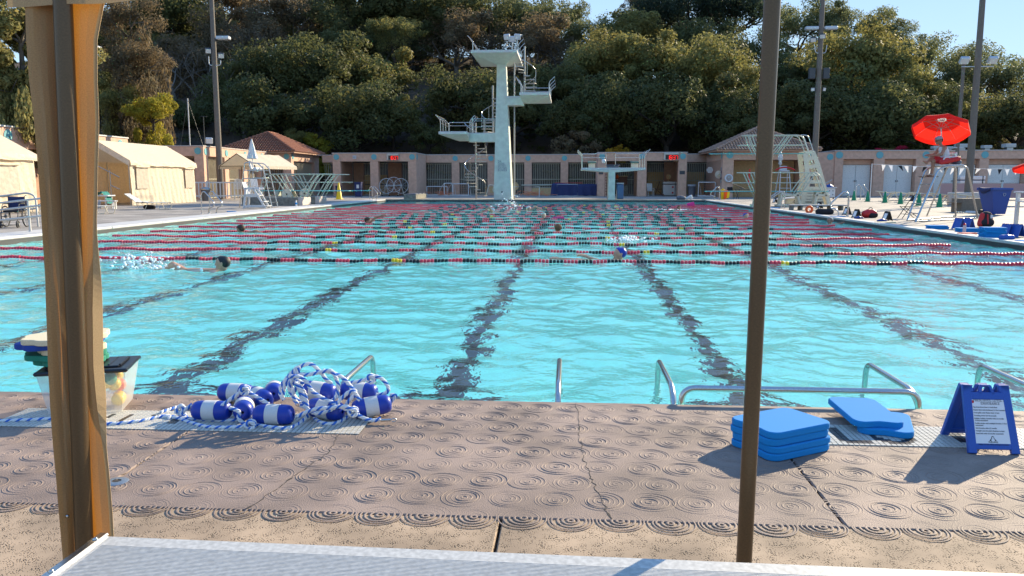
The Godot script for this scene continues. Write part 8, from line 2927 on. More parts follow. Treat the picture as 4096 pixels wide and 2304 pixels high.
	cap.t = Transform3D(Basis(Vector3.BACK, 0.12), head + v3(-0.14, 0.06, 0.01))
	cap.ball(Vector3.ZERO, v3(0.075, 0.012, 0.07), 12, 6)
	put("cap_visor", cap, M.grey_plastic, p)
	face_parts(p, head, f, Vector3.UP, 1.12, true)
func rope_paths() -> Array:
	return [
		[v3(-3.28, 0.010, -4.05), v3(-3.14, 0.010, -4.08), v3(-2.99, 0.010, -4.11), v3(-2.85, 0.010, -4.14), v3(-2.70, 0.010, -4.11), v3(-2.58, 0.010, -4.09), v3(-2.49, 0.010, -4.07), v3(-2.36, 0.010, -4.13), v3(-2.28, 0.010, -4.22), v3(-2.17, 0.010, -4.20), v3(-1.90, 0.010, -4.18), v3(-1.75, 0.010, -4.25)],
		[v3(-2.33, 0.010, -4.30), v3(-2.30, 0.010, -4.38), v3(-2.27, 0.010, -4.42), v3(-2.20, 0.010, -4.31), v3(-2.14, 0.010, -4.22)],
		[v3(-2.30, 0.010, -4.24), v3(-2.19, 0.010, -4.21), v3(-2.03, 0.010, -4.18), v3(-1.86, 0.010, -4.18), v3(-1.76, 0.010, -4.24)],
		[v3(-2.23, 0.010, -4.19), v3(-2.20, 0.010, -4.21), v3(-2.06, 0.010, -4.12), v3(-1.92, 0.010, -4.05), v3(-1.76, 0.010, -4.07), v3(-1.70, 0.010, -4.11), v3(-1.58, 0.010, -4.07), v3(-1.49, 0.010, -4.07), v3(-1.46, 0.010, -4.21), v3(-1.44, 0.050, -4.22), v3(-1.45, 0.160, -4.22), v3(-1.50, 0.230, -4.22)],
		[v3(-1.98, 0.030, -4.17), v3(-1.90, 0.100, -4.17), v3(-1.83, 0.150, -4.17), v3(-1.77, 0.180, -4.17), v3(-1.69, 0.140, -4.17), v3(-1.64, 0.110, -4.17)],
		[v3(-1.60, 0.100, -4.30), v3(-1.62, 0.140, -4.30), v3(-1.60, 0.200, -4.30), v3(-1.52, 0.280, -4.30), v3(-1.44, 0.310, -4.30), v3(-1.38, 0.260, -4.30), v3(-1.35, 0.220, -4.30), v3(-1.32, 0.200, -4.30)],
		[v3(-1.57, 0.220, -4.25), v3(-1.50, 0.260, -4.25), v3(-1.44, 0.260, -4.25), v3(-1.35, 0.280, -4.25), v3(-1.30, 0.280, -4.25), v3(-1.27, 0.210, -4.25), v3(-1.28, 0.140, -4.25), v3(-1.31, 0.110, -4.25)],
		[v3(-1.53, 0.260, -4.20), v3(-1.47, 0.260, -4.20), v3(-1.43, 0.230, -4.20), v3(-1.40, 0.180, -4.20), v3(-1.34, 0.140, -4.20), v3(-1.27, 0.110, -4.20), v3(-1.21, 0.080, -4.20), v3(-1.16, 0.060, -4.20)],
		[v3(-1.36, 0.280, -4.28), v3(-1.29, 0.260, -4.28), v3(-1.24, 0.230, -4.28), v3(-1.20, 0.180, -4.28), v3(-1.18, 0.150, -4.28), v3(-1.23, 0.090, -4.28), v3(-1.22, 0.040, -4.28)],
		[v3(-1.26, 0.170, -4.40), v3(-1.23, 0.180, -4.40), v3(-1.15, 0.200, -4.40), v3(-1.10, 0.220, -4.40), v3(-1.05, 0.200, -4.40), v3(-1.02, 0.150, -4.40), v3(-1.04, 0.120, -4.40), v3(-1.09, 0.110, -4.40)],
		[v3(-1.46, 0.060, -4.12), v3(-1.37, 0.100, -4.12), v3(-1.29, 0.110, -4.12), v3(-1.20, 0.120, -4.12), v3(-1.15, 0.100, -4.12)],
		[v3(-1.42, 0.080, -4.18), v3(-1.37, 0.060, -4.18), v3(-1.28, 0.090, -4.18), v3(-1.23, 0.150, -4.18), v3(-1.17, 0.190, -4.18), v3(-1.13, 0.140, -4.18)],
		[v3(-1.16, 0.060, -4.20), v3(-1.13, 0.040, -4.20), v3(-1.07, 0.020, -4.20), v3(-1.02, 0.030, -4.20)],
		[v3(-1.22, 0.010, -4.36), v3(-1.26, 0.010, -4.18), v3(-1.33, 0.010, -4.16), v3(-1.41, 0.010, -4.25)],
		[v3(-1.02, 0.060, -4.40), v3(-0.99, 0.090, -4.40), v3(-0.98, 0.110, -4.40), v3(-1.01, 0.110, -4.40)],
		[v3(-1.59, 0.130, -4.25), v3(-1.57, 0.200, -4.25), v3(-1.54, 0.230, -4.25), v3(-1.50, 0.270, -4.25), v3(-1.49, 0.300, -4.25), v3(-1.51, 0.290, -4.25), v3(-1.53, 0.260, -4.25)],
		[v3(-1.51, 0.250, -4.20), v3(-1.53, 0.190, -4.20), v3(-1.49, 0.110, -4.20), v3(-1.51, 0.160, -4.20), v3(-1.48, 0.200, -4.20), v3(-1.46, 0.140, -4.20), v3(-1.44, 0.090, -4.20), v3(-1.47, 0.100, -4.20)],
		[v3(-1.48, 0.240, -4.16), v3(-1.45, 0.190, -4.16), v3(-1.43, 0.140, -4.16), v3(-1.41, 0.070, -4.16)],
		[v3(-1.47, 0.090, -4.24), v3(-1.51, 0.130, -4.24), v3(-1.53, 0.180, -4.24), v3(-1.51, 0.230, -4.24), v3(-1.46, 0.210, -4.24)],
		[v3(-1.84, 0.100, -4.12), v3(-1.79, 0.080, -4.12), v3(-1.79, 0.040, -4.12), v3(-1.76, 0.010, -4.12), v3(-1.69, 0.010, -4.05), v3(-1.70, 0.010, -4.12), v3(-1.73, 0.030, -4.12), v3(-1.71, 0.010, -4.07)],
		[v3(-2.19, 0.040, -4.20), v3(-2.16, 0.080, -4.20), v3(-2.14, 0.070, -4.20), v3(-2.16, 0.030, -4.20), v3(-2.13, 0.060, -4.20), v3(-2.09, 0.090, -4.20)],
	]
func rope(parent: Node3D, pts: Array, called := "rope", r := 0.0105) -> void:
	# a laid rope: two white strands and a blue one twisted round the path
	var path := curve(pts, 12)
	var len_ := 0.0
	var dense := [path[0]]
	for i in range(1, path.size()):
		var n := maxi(1, int(path[i - 1].distance_to(path[i]) / 0.008))
		for k in n:
			dense.push_back(path[i - 1].lerp(path[i], (k + 1.0) / n))
	var strands := [[], [], []]
	var up := v3(0.3, 1, 0.2)
	for i in dense.size():
		var f: Vector3 = (dense[mini(i + 1, dense.size() - 1)] - dense[maxi(i - 1, 0)]).normalized()
		var x := f.cross(up)
		if x.length() < 0.01: x = f.cross(Vector3.RIGHT)
		x = x.normalized()
		up = x.cross(f).normalized()
		if i: len_ += dense[i].distance_to(dense[i - 1])
		for s in 3:
			var a := len_ / 0.055 * TAU + s * TAU / 3
			strands[s].push_back(dense[i] + (x * cos(a) + up * sin(a)) * r * 0.52)
	var w := MB.new()
	w.tube(strands[0], r * 0.56, 6)
	w.tube(strands[1], r * 0.56, 6)
	var o := put(called, w, M.rope_white, parent)
	var b := MB.new()
	b.tube(strands[2], r * 0.56, 6)
	put("blue_strand", b, M.rope_blue, o)
func float_buoy(parent: Node3D, at: Vector3, axis: Vector3) -> void:
	axis = axis.normalized()
	var side := axis.cross(Vector3.UP).normalized()
	var keep := Transform3D(Basis(side, axis, side.cross(axis)), at)
	for s in [-1.0, 1.0]:
		var mb := MB.new()
		mb.t = keep
		var prof := [Vector2(0.008, 0.11), Vector2(0.012, 0.112), Vector2(0.034, 0.108), Vector2(0.046, 0.098), Vector2(0.053, 0.082), Vector2(0.0555, 0.06), Vector2(0.0555, 0.037)]
		if s < 0:
			for i in prof.size(): prof[i].y = -prof[i].y
		else:
			prof.reverse()
		mb.lathe(prof, 26)
		put("blue_end", mb, M.float_blue, parent)
	var w := MB.new()
	w.t = keep
	w.lathe([Vector2(0.052, -0.0375), Vector2(0.0575, -0.0365), Vector2(0.0575, 0.0365), Vector2(0.052, 0.0375)], 26)
	put("white_band", w, M.float_white, parent)
func scallop(rx: float, rz: float, n: int, deep: float, ph: float) -> PackedVector2Array:
	var out := PackedVector2Array()
	for i in 72:
		var a := TAU * i / 72
		var k := 1.0 + deep * absf(sin(a * n / 2.0 + ph)) - deep * 0.5
		out.push_back(Vector2(cos(a) * rx * k, sin(a) * rz * k))
	return out
func make_foreground() -> void:
	# canopy that frames the view: two bronze poles, a side curtain tied to the left one, a strip of valance
	var c := thing("canopy", "tan fabric canopy on two dark bronze poles framing the view, its side curtain tied left", "canopy")
	var mb := MB.new()
	mb.tube([v3(-1.372, 0, -2.055), v3(-1.292, 2.3, -2.055)], 0.0235, 24)
	mb.lathe([Vector2(0.06, 0.0), Vector2(0.06, 0.006), Vector2(0.03, 0.012)], 20, v3(-1.372, 0, -2.055))
	put("pole", mb, M.bronze_pole, c)
	mb = MB.new()
	mb.tube([v3(0.492, 0, -2.12), v3(0.512, 2.3, -2.12)], 0.0212, 24)
	mb.lathe([Vector2(0.06, 0.0), Vector2(0.06, 0.006), Vector2(0.03, 0.012)], 20, v3(0.492, 0, -2.12))
	put("pole", mb, M.bronze_pole, c)
	mb = MB.new()
	mb.rod(v3(-1.292, 2.28, -2.055), v3(0.512, 2.28, -2.12), 0.018, 10)
	put("top_bar", mb, M.bronze_pole, c)
	var rows := [[2.25, -1.41, -1.20], [1.80, -1.402, -1.21], [1.70, -1.408, -1.238], [1.59, -1.408, -1.248], [1.49, -1.402, -1.252], [1.39, -1.40, -1.26], [1.28, -1.40, -1.268], [1.19, -1.402, -1.278], [1.07, -1.404, -1.288], [0.98, -1.408, -1.296], [0.82, -1.412, -1.302], [0.69, -1.412, -1.30], [0.51, -1.41, -1.292], [0.39, -1.412, -1.288], [0.27, -1.414, -1.288]]
	var fine := []
	for i in rows.size() - 1:
		for k in 5:
			var t := k / 5.0
			fine.push_back([lerpf(rows[i][0], rows[i + 1][0], t), lerpf(rows[i][1], rows[i + 1][1], t), lerpf(rows[i][2], rows[i + 1][2], t)])
	fine.push_back(rows[-1])
	var left := MB.new()
	var inner := MB.new()
	var right := MB.new()
	var seam := MB.new()
	var px := func(y: float) -> float: return lerpf(-1.372, -1.292, y / 2.3)
	var lp := func(i: int, u: float) -> Vector3:
		var f = fine[i]
		var x0: float = f[1]
		var x1: float = px.call(f[0]) - 0.012
		var wr: float = 0.006 * sin(u * 9.0 + f[0] * 3.0) + 0.004 * sin(u * 17.0 - f[0] * 8.0) * (1.0 - f[0] * 0.3)
		return v3(lerpf(x0, x1, u), f[0], -2.035 - 0.055 * u + wr)
	var rp := func(i: int, u: float) -> Vector3:
		var f = fine[i]
		var x0: float = px.call(f[0]) - 0.012
		var x1: float = f[2] - 0.012
		return v3(lerpf(x0, x1, u), f[0], -2.088 + 0.012 * sin(u * 3.0) + 0.003 * sin(f[0] * 13.0 + u * 4.0))
	for i in fine.size() - 1:
		for k in 8:
			left.quad(lp.call(i, k / 8.0), lp.call(i, (k + 1) / 8.0), lp.call(i + 1, (k + 1) / 8.0), lp.call(i + 1, k / 8.0), Vector3.BACK)
			for dz in [0.0, 0.014]:
				inner.quad(lp.call(i, k / 8.0) - v3(0, 0, 0.02 + dz), lp.call(i, (k + 1) / 8.0) - v3(0, 0, 0.012 + dz * 0.6), lp.call(i + 1, (k + 1) / 8.0) - v3(0, 0, 0.012 + dz * 0.6), lp.call(i + 1, k / 8.0) - v3(0, 0, 0.02 + dz), Vector3.BACK)
		for k in 4:
			right.quad(rp.call(i, k / 4.0), rp.call(i, (k + 1) / 4.0), rp.call(i + 1, (k + 1) / 4.0), rp.call(i + 1, k / 4.0), Vector3.BACK)
		# hem folded over along the free edge, turning towards the light lower down
		var a: Vector3 = rp.call(i, 1.0)
		var b: Vector3 = rp.call(i + 1, 1.0)
		var fa = fine[i]
		var fb = fine[i + 1]
		var za: float = 0.004 - 0.03 * smoothstep(1.25, 0.95, fa[0]) * smoothstep(0.55, 0.75, fa[0])
		var zb: float = 0.004 - 0.03 * smoothstep(1.25, 0.95, fb[0]) * smoothstep(0.55, 0.75, fb[0])
		var a1 := v3(fa[2], fa[0], a.z + za)
		var b1 := v3(fb[2], fb[0], b.z + zb)
		seam.quad(a + v3(0, 0, 0.002), a1, b1, b + v3(0, 0, 0.002), v3(0.4, 0, 1))
		seam.quad(a1, a1 + v3(-0.003, 0, -0.006), b1 + v3(-0.003, 0, -0.006), b1, v3(1, 0, 0))
	var cu := put("side_curtain", left, M.canopy_fabric, c)
	put("curtain_lining", inner, M.canopy_fabric, cu)  # unseen sheets added behind the curtain so less sun comes through it
	put("curtain_return", right, M.canopy_fabric, cu)
	put("hem", seam, M.canopy_seam, cu)
	mb = MB.new()
	mb.ball(v3(-1.392, 0.40, -2.035), v3(0.006, 0.006, 0.004), 8, 6)
	put("snap", mb, M.steel, cu)
	# valance strip along the top
	mb = MB.new()
	for i in 12:
		var u0 := i / 12.0
		var u1 := (i + 1) / 12.0
		var p := func(u: float, v: float) -> Vector3: return v3(lerpf(-1.45, -0.78, u), lerpf(lerpf(1.775, 1.797, u) - 0.002 * sin(u * 20.0), 2.2, v), -2.04 + 0.004 * sin(u * 15.0))
		mb.quad(p.call(u0, 0.0), p.call(u1, 0.0), p.call(u1, 1.0), p.call(u0, 1.0), Vector3.BACK)
	put("valance", mb, M.canopy_seam, c)
	# ribbed aluminium bench along the bottom
	var b := thing("bench", "pale ribbed aluminium plank bench across the bottom of the photo", "bench", v3(0, 0, 0))
	var tilt := Transform3D(Basis(Vector3.UP, -0.019), v3(-1.155, 0, -1.82))
	mb = MB.new()
	mb.t = tilt
	mb.box(v3(1.75, 0.43, 0.14), v3(3.5, 0.04, 0.28), 0.004)
	put("plank", mb, M.aluminium, b)
	for k in 30:
		mb = MB.new()
		mb.t = tilt
		mb.box(v3(1.76, 0.4503, 0.052 + k * 0.0063), v3(3.46, 0.0010, 0.0030))
		put("rib", mb, M.aluminium, b)
	mb = MB.new()
	mb.t = tilt
	mb.box(v3(0.002, 0.432, 0.14), v3(0.026, 0.05, 0.29), 0.004)
	var cap := put("end_cap", mb, M.steel, b)
	for z in [0.035, 0.2]:
		mb = MB.new()
		mb.t = tilt
		mb.ball(v3(0.002, 0.457, z), v3(0.0075, 0.004, 0.0075), 10, 6)
		put("rivet", mb, M.steel, cap)
	for x in [0.6, 2.7]:
		for z in [0.05, 0.23]:
			mb = MB.new()
			mb.t = tilt
			mb.bar(v3(x, 0, z), v3(x, 0.41, z), 0.04, 0.04, 0.004)
			put("leg", mb, M.aluminium, b)
	# steel rails at the near pool edge
	var k := 0
	for q in [[-1.43, "behind the heap of blue and white floats"], [-0.05, "seen end-on near the middle"], [0.66, "left end of the grab bar"], [2.12, "right end of the grab bar"], [2.89, "behind the blue folding sign"]]:
		var x: float = q[0]
		var r := thing("stair_rail", "steel handrail at the near pool edge, %s" % q[1], "handrail", v3(x, 0, 0), 0.0, "handrails of the near pool steps")
		mb = MB.new()
		mb.tube(bent([v3(0, -0.35, -4.79), v3(0, -0.02, -4.80), v3(0, 0.055, -4.93), v3(0, 0.055, -5.68), v3(0, -0.55, -5.72)], 0.09, 6), 0.0185, 14)
		put("rail", mb, M.steel, r)
		mb = MB.new()
		mb.lathe([Vector2(0.045, -0.35), Vector2(0.045, -0.33), Vector2(0.02, -0.31)], 14, v3(0, 0, -4.79))
		put("flange", mb, M.steel, r)
	var gb := thing("grab_bar", "long horizontal steel grab bar along the near pool edge behind the kickboards", "handrail")
	mb = MB.new()
	mb.tube(bent([v3(0.70, -0.35, -4.77), v3(0.70, 0.085, -4.78), v3(2.10, 0.085, -4.78), v3(2.10, -0.35, -4.77)], 0.09, 8), 0.0185, 14)
	put("bar", mb, M.steel, gb)
	# storage tub with balls and foam mats on the lid
	var t := thing("storage_tub", "translucent plastic storage tub with a black lid behind the canopy curtain", "storage tub", v3(-2.80, 0.004, -4.40), 0.30)
	mb = MB.new()
	var e := [Vector2(-0.19, -0.14), Vector2(0.19, -0.14), Vector2(0.19, 0.14), Vector2(-0.19, 0.14)]
	for i in 4:
		var a: Vector2 = e[i]
		var d: Vector2 = e[(i + 1) % 4]
		for s in 6:
			var y0 := 0.24 * s / 6.0
			var y1 := 0.24 * (s + 1) / 6.0
			var g0 := 1.0 + 0.22 * y0 / 0.24
			var g1 := 1.0 + 0.22 * y1 / 0.24
			mb.quad(v3(a.x * g0, y0, a.y * g0), v3(d.x * g0, y0, d.y * g0), v3(d.x * g1, y1, d.y * g1), v3(a.x * g1, y1, a.y * g1), v3(a.x + d.x, 0, a.y + d.y))
	mb.quad(v3(-0.19, 0.002, -0.14), v3(0.19, 0.002, -0.14), v3(0.19, 0.002, 0.14), v3(-0.19, 0.002, 0.14), Vector3.UP)
	put("tub_wall", mb, M.frosted, t)
	put("lid", bx(-0.245, 0.245, 0.24, 0.262, -0.185, 0.185, 0.008), M.tub_lid, t)
	put("lid_panel", bx(-0.19, 0.19, 0.262, 0.272, -0.13, 0.13, 0.006), M.tub_lid, t)
	for x in [-0.2, -0.12, 0.13, 0.19]:
		put("lid_rib", bx(x - 0.006, x + 0.006, 0.2625, 0.277, -0.11, 0.11, 0.003), M.tub_lid, t)
	var rng := RandomNumberGenerator.new()
	rng.seed = 3
	for i in 26:
		var ball := MB.new()
		ball.ball(Vector3.ZERO, Vector3.ONE * 0.038, 14, 9)
		var x := rng.randf_range(-0.15, 0.16)
		var col: Material = M.yellow_plastic if x > -0.05 else [M.blue_plastic, M.yellow_plastic, M.navy][i % 3]
		if i == 4: col = M.green_plastic
		if i in [7, 12, 19]: col = M.orange_plastic
		single("play_ball", "plastic play ball inside the translucent storage tub" if i != 4 else "green plastic ball near the top of the translucent storage tub", "ball", ball, col, t.transform * (v3(x, 0.045 + 0.03 * int(i / 5) + rng.randf_range(0, 0.01), rng.randf_range(-0.1, 0.11)) if i != 4 else v3(0.13, 0.19, 0.10)), 0.0, "balls inside the storage tub" if i != 4 else "")
	var mats := [[M.foam_green, 0.0, 0.19, 0.15, "green foam mat at the bottom of the stack on the tub lid", -0.02], [M.foam_green, 0.033, 0.21, 0.16, "green foam mat with wavy edge, second from the bottom on the tub lid", -0.05], [M.foam_cream, 0.066, 0.17, 0.15, "cream foam mat between the green and the blue one on the tub lid", -0.01], [M.foam_blue_dark, 0.099, 0.22, 0.17, "dark blue foam mat just under the top one on the tub lid", -0.08], [M.foam_cream, 0.132, 0.225, 0.17, "cream foam mat with wavy edge on top of the stack on the tub lid", -0.04]]
	for i in mats.size():
		var q = mats[i]
		mb = MB.new()
		mb.prism(scallop(q[2], q[3], 8, 0.12, i * 0.4), 0.032, 0.004)
		single("foam_mat", q[4], "foam mat", mb, q[0], v3(-2.88 + q[5], 0.282 + q[1], -4.39), 0.3 + i * 0.15)
	# tangled line of floats
	var fl := thing("float_line", "tangled blue and white rope line with blue and white cylindrical floats on the deck", "float line")
	for q in [[v3(-1.98, 0.058, -4.20), v3(1, 0.02, 0.06)], [v3(-2.0, 0.058, -4.58), v3(1, 0, 0.1)], [v3(-1.82, 0.058, -4.26), v3(0.35, 0.05, 1)], [v3(-1.605, 0.058, -4.15), v3(1, 0, -0.03)], [v3(-1.74, 0.09, -4.52), v3(0.35, 0.1, 1)], [v3(-1.44, 0.12, -4.42), v3(1, -0.08, 0.15)], [v3(-1.35, 0.058, -4.27), v3(1, -0.05, 0.3)], [v3(-1.22, 0.10, -4.50), v3(1, -0.05, 0.05)], [v3(-1.10, 0.064, -4.32), v3(0.93, 0.12, -0.35)], [v3(-1.80, 0.07, -4.45), v3(0.7, 0.05, 0.7)]]:
		var f := Node3D.new()
		f.name = "float"
		fl.add_child(f, true)
		float_buoy(f, q[0], q[1])
	for p in rope_paths():
		rope(fl, p, "rope", 0.0112)
	for p in [v3(-1.77, 0.185, -4.17), v3(-1.70, 0.025, -4.06), v3(-1.12, 0.205, -4.40), v3(-1.17, 0.07, -4.19)]:
		# overhand knots
		var kn := []
		for i in 20:
			var a := TAU * i / 19.0 * 1.9
			kn.push_back(p + v3(0.02 * cos(a), 0.02 * sin(a), 0.013 * sin(a * 1.5)))
		rope(fl, kn, "knot", 0.011)
	mb = MB.new()
	mb.rod(v3(-1.02, 0.022, -4.20), v3(-0.965, 0.024, -4.205), 0.008, 10)
	mb.tube(curve([v3(-0.965, 0.024, -4.205), v3(-0.945, 0.032, -4.206), v3(-0.935, 0.022, -4.205), v3(-0.948, 0.014, -4.204), v3(-0.96, 0.018, -4.204)], 5), 0.0035, 7)
	put("snap_hook", mb, M.steel, fl)
	# kickboards and the sign on the right
	for i in 4:
		kickboard("kickboard", "blue foam kickboard, %s of the stack by the right canopy pole" % ["bottom one", "second from the bottom", "third from the bottom", "topmost"][i], v3(1.077 + 0.006 * sin(i * 2.1), 0.002 + i * 0.0355, -3.965 + 0.005 * cos(i * 1.3)), 0.545 + 0.015 * sin(i * 3.0), M.foam_blue, 0.41, 0.325, 0.034)
	var k1 := kickboard("kickboard", "blue foam kickboard lying flat on the tiles beside the stack", v3(1.73, 0.006, -4.335), 1.25, M.foam_blue, 0.40, 0.28, 0.034)
	var k2 := kickboard("kickboard", "blue foam kickboard lying tilted across another one beside the stack", v3(1.645, 0.048, -4.40), 1.62, M.foam_blue, 0.43, 0.28, 0.034, 0.0)
	k2.rotation = v3(0.03, 1.62, 0.045)
	var s := a_sign("blue folding sign with a printed swim lesson sheet, standing on the near deck", v3(2.10, 0.002, -4.075), 0.0, 0.335, 0.245, M.blue_sign, "", "sheet", 0.88)
	var front: Node3D = s.get_node("panel")
	var bs := Basis(Vector3.RIGHT, -atan(0.44))
	var foot := v3(0, 0, 0.335 * 0.44)
	var lines := [["PRESCHOOL LEVEL III", 0.0125, 0.010, 0.250], ["ENDURANCE", 0.0125, 0.01, 0.234], ["•  Flip from front float to back float", 0.0062, -0.082, 0.215], ["•  Flutter kick with kickboard 15 feet unassisted", 0.0062, -0.082, 0.201], ["•  Front glide with flutter kick 15 feet", 0.0062, -0.082, 0.187], ["•  Treading water for 10 seconds", 0.0062, -0.082, 0.173], ["•  Bubble, bubble, breathe with 1/2 noodle", 0.0062, -0.082, 0.159], ["    10 feet unassisted", 0.0062, -0.082, 0.149], ["•  Paddle stroke with multiple breaths 15 feet", 0.0062, -0.082, 0.135], ["    unassisted", 0.0062, -0.082, 0.125], ["•  Side breathe with 1/2 noodle", 0.0062, -0.082, 0.111], ["•  Straight arm freestyle (Rainbow arms)", 0.0062, -0.082, 0.098], ["•  Back kick with 1/2 noodle unassisted", 0.0062, -0.082, 0.085], ["Next Level:", 0.0072, 0.0, 0.044], ["Swim 25 feet with multiple breaths", 0.0072, 0.0, 0.032]]
	for l in lines:
		var ctr: bool = l[2] > -0.05
		text_part(front, l[0], l[1], foot + bs * v3(l[2], l[3] + 0.012, 0.0105), bs * Basis().scaled(v3(0.86, 1, 1)), M.print_ink, "Droid Serif", "lettering", ctr)
	var pg := MB.new()
	pg.t = Transform3D(bs, foot)
	pg.tube([v3(0, 0.066, 0.0101), v3(0, 0.066, 0.0104)], 0.011, 18)
	pg.tube([v3(0, 0.078, 0.0101), v3(0, 0.078, 0.0104)], 0.007, 16)
	for sd in [-1.0, 1.0]:
		pg.flat(v3(sd * 0.008, 0.074, 0.0104), v3(sd * 0.019, 0.06, 0.0104), v3(sd * 0.010, 0.062, 0.0104), Vector3.BACK)
		pg.flat(v3(sd * 0.002, 0.056, 0.0104), v3(sd * 0.010, 0.054, 0.0104), v3(sd * 0.006, 0.058, 0.0104), Vector3.BACK)
	put("printed_penguin", pg, M.print_ink, front)
	pg = MB.new()
	pg.t = Transform3D(bs, foot)
	pg.tube([v3(0, 0.065, 0.0106), v3(0, 0.065, 0.0108)], 0.0085, 16)
	pg.tube([v3(0, 0.0765, 0.0106), v3(0, 0.0765, 0.0108)], 0.0045, 12)
	put("penguin_belly", pg, M.paper, front)
	pg = MB.new()
	pg.t = Transform3D(bs, foot)
	pg.tube([v3(-0.074, 0.254, 0.0101), v3(-0.074, 0.254, 0.0105)], 0.008, 7)
	put("printed_emblem", pg, M.red_plastic, front)
func splash(label: String, at: Vector3, spread: Vector3, n: int, seed_: int, big := 0.05) -> void:
	var rng := RandomNumberGenerator.new()
	rng.seed = seed_
	var mb := MB.new()
	for i in n:
		var d := v3(rng.randfn() * 0.5, absf(rng.randfn()) * 0.45, rng.randfn() * 0.5) * spread
		var r := big * pow(rng.randf(), 2.2) + 0.006
		mb.ball(d, v3(r * rng.randf_range(0.8, 2.0), r * rng.randf_range(0.6, 1.2), r), 6, 4)
	var o := single("splash", label, "splash", mb, M.foam_white, at)
	o.set_meta("kind", "stuff")
func swimmer(label: String, at: Vector3, face: Vector3, extra: Array, capm: Material, capgrow: float, hands := []) -> void:
	var p := thing("person", label, "person", at)
	var head := v3(0, 0.10, 0)
	var f := face.normalized()
	var back := v3(-f.x, 0, -f.z).normalized()
	var b := head_bones(head, f, Vector3.UP, 1.05)
	b.append([head + v3(0, -0.06, 0), v3(0, -0.12, 0), 0.06, 0.065])
	b.append_array(extra)
	for h in hands:
		b.append_array(hand_bones(h[0], h[1], h[2], 1.0, 0.3))
	put("body", figure(b, 0.014, 0.03), M.skin_light if capgrow < 0.012 else M.skin, p)
	put("cap" if capgrow < 0.012 else "hair", cap_over(head, f, Vector3.UP, 1.05, capgrow, 0.015), capm, p)
	face_parts(p, head, f, Vector3.UP, 1.05)
func make_swimmers() -> void:
	var y := WATER
	swimmer("swimmer in a black cap floating on the back, one knee out of the water", v3(-5.85, y, -13.1), v3(-1, 0.12, 0.1), [[v3(-0.1, -0.12, 0), v3(-0.55, -0.09, 0.02), 0.13, 0.11], [v3(-0.55, -0.1, 0.05), v3(-0.84, 0.06, 0.06), 0.08, 0.066], [v3(-0.84, 0.06, 0.06), v3(-1.15, -0.14, 0.06), 0.06, 0.04], [v3(-0.08, -0.1, -0.2), v3(-0.08, -0.1, 0.2), 0.07, 0.07]], M.black_rubber, 0.009)
	splash("white splash kicked up left of the swimmer in the black cap", v3(-7.25, y, -12.95), v3(0.75, 0.32, 0.25), 220, 4, 0.024)
	swimmer("swimmer in a bright blue cap behind the nearest lane rope, arms stretched to the left", v3(1.0, y, -15.35), v3(-1, 0.1, 0.2), [[v3(-0.05, -0.12, -0.18), v3(-0.05, -0.12, 0.18), 0.07, 0.07], [v3(-0.08, -0.1, 0.16), v3(-0.45, -0.02, 0.1), 0.045, 0.038], [v3(-0.45, -0.02, 0.1), v3(-0.66, 0.06, 0.05), 0.036, 0.026], [v3(-0.08, -0.12, -0.16), v3(-0.8, -0.03, 0.0), 0.045, 0.036], [v3(-0.8, -0.03, 0.0), v3(-1.2, 0.0, 0.02), 0.036, 0.026]], M.float_blue, 0.010, [[v3(-0.66, 0.06, 0.05), v3(-1, 0.2, 0), v3(0, -1, 0)], [v3(-1.2, 0.0, 0.02), v3(-1, 0.1, 0), v3(0, -1, 0)]])
	swimmer("swimmer with brown hair seen from behind in the middle of the pool, one arm ahead", v3(-0.3, y, -23.75), v3(-0.5, 0.0, -1), [[v3(-0.2, -0.12, 0.02), v3(0.2, -0.12, 0.0), 0.075, 0.075], [v3(-0.18, -0.1, -0.05), v3(-0.7, 0.0, -0.35), 0.045, 0.03]], M.hair_brown, 0.016, [[v3(-0.7, 0.0, -0.35), v3(-1, 0.05, -0.5), v3(0, -1, 0)]])
	swimmer("swimmer in a pale grey cap with a pink float, right of the tower's reflection", v3(-0.98, y, -32.3), v3(0.1, -0.1, 1), [[v3(-0.2, -0.1, 0.0), v3(0.2, -0.1, 0.0), 0.08, 0.08], [v3(-0.18, -0.1, 0.05), v3(-0.35, -0.04, 0.3), 0.045, 0.03]], M.lamp_housing, 0.010)
	var mb := MB.new()
	mb.tube([v3(-0.6, y + 0.02, -32.1), v3(-0.15, y + 0.02, -32.2)], 0.05, 8)
	single("pull_buoy", "small pink float in the water beside the swimmer in the grey cap", "float", mb, M.pink_foam)
	swimmer("swimmer in a blue cap just left of the right canopy pole", v3(7.1, y, -32.5), v3(0.3, 0, 1), [[v3(-0.22, -0.08, 0.0), v3(0.22, -0.08, 0.0), 0.085, 0.085]], M.float_blue, 0.010)
	swimmer("swimmer with wet dark hair resting at the right pool wall", v3(9.2, y, -28.8), v3(-0.6, 0, 1), [[v3(-0.2, -0.08, 0.0), v3(0.2, -0.08, 0.0), 0.085, 0.085], [v3(0.18, -0.06, 0.0), v3(0.45, 0.05, 0.1), 0.045, 0.03]], M.grey_cloth, 0.014)
	swimmer("swimmer with dark hair and bare shoulder in a left lane, swimming away", v3(-9.5, y, -22.6), v3(-1, -0.2, -0.3), [[v3(0.1, -0.08, 0.0), v3(0.45, -0.02, 0.0), 0.09, 0.10], [v3(0.45, -0.02, 0), v3(0.8, -0.14, 0.0), 0.10, 0.1]], M.hair, 0.014)
	swimmer("swimmer with black hair in the far right lanes behind a line of foam", v3(5.75, y, -42.0), v3(0.2, 0, 1), [[v3(-0.22, -0.08, 0.0), v3(0.22, -0.08, 0.0), 0.085, 0.085]], M.hair, 0.014)
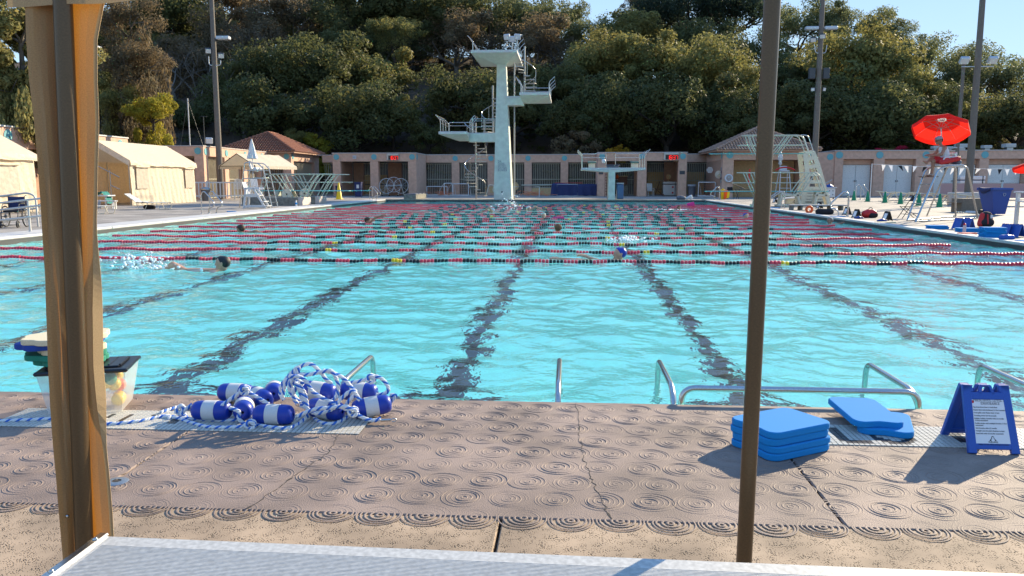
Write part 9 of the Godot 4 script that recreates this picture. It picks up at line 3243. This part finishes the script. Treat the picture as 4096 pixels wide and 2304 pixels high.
	splash("line of white foam round the black-haired swimmer in the far right lanes", v3(5.6, y, -41.6), v3(2.2, 0.08, 0.2), 160, 9, 0.035)
	swimmer("front crawl swimmer in the left lanes with one arm lifted out of the water", v3(-7.0, y, -27.6), v3(1, -0.4, 0.2), [[v3(-0.1, -0.06, 0.0), v3(-0.6, -0.08, 0.0), 0.1, 0.1], [v3(0.0, -0.02, 0.1), v3(0.3, 0.22, 0.12), 0.05, 0.04], [v3(0.3, 0.22, 0.12), v3(0.55, 0.30, 0.15), 0.038, 0.028]], M.hair, 0.014, [[v3(0.55, 0.30, 0.15), v3(1, 0.2, 0), v3(0, -1, 0)]])
	splash("small white splash beside the front crawl swimmer in the left lanes", v3(-7.6, y, -27.5), v3(0.5, 0.1, 0.2), 50, 13, 0.03)
	swimmer("front crawl swimmer below the diving tower with a bent elbow out of the water", v3(-3.6, y, -37.9), v3(-1, -0.3, 0.3), [[v3(0.1, -0.06, 0.0), v3(0.6, -0.08, 0.0), 0.1, 0.1], [v3(0.05, 0.0, 0.1), v3(-0.1, 0.25, 0.15), 0.05, 0.042], [v3(-0.1, 0.25, 0.15), v3(-0.45, 0.06, 0.15), 0.04, 0.028]], M.lamp_housing, 0.010, [[v3(-0.45, 0.06, 0.15), v3(-1, -0.4, 0), v3(0, -1, 0)]])
	swimmer("swimmer stroking at the far end below the tower amid thrown-up drops", v3(-2.0, y, -40.9), v3(0.6, -0.2, 0.6), [[v3(-0.1, -0.06, 0.0), v3(-0.5, -0.08, 0.0), 0.1, 0.1], [v3(0.05, 0.0, 0.1), v3(0.35, 0.18, 0.15), 0.05, 0.042], [v3(0.35, 0.18, 0.15), v3(0.75, 0.02, 0.15), 0.04, 0.028]], M.white_plastic, 0.010, [[v3(0.75, 0.02, 0.15), v3(1, -0.3, 0), v3(0, -1, 0)]])
	splash("spray of water drops thrown up by the swimmer at the far end below the tower", v3(-2.9, y + 0.05, -40.9), v3(0.75, 0.75, 0.3), 150, 17, 0.03)
	splash("white foam crest in the third lane, right of the middle", v3(1.5, y, -20.1), v3(0.5, 0.11, 0.2), 150, 21, 0.026)
	splash("patch of white foam in the third lane left of the crest", v3(-1.6, y, -20.3), v3(0.9, 0.03, 0.15), 60, 22, 0.02)
	mb = MB.new()
	mb.tube([v3(7.0, y + 0.08, -47.7), v3(7.4, y + 0.14, -47.7)], [0.12, 0.16], 10)
	single("pink_float", "pink foam roll floating in the far right corner of the pool", "float", mb, M.pink_foam)
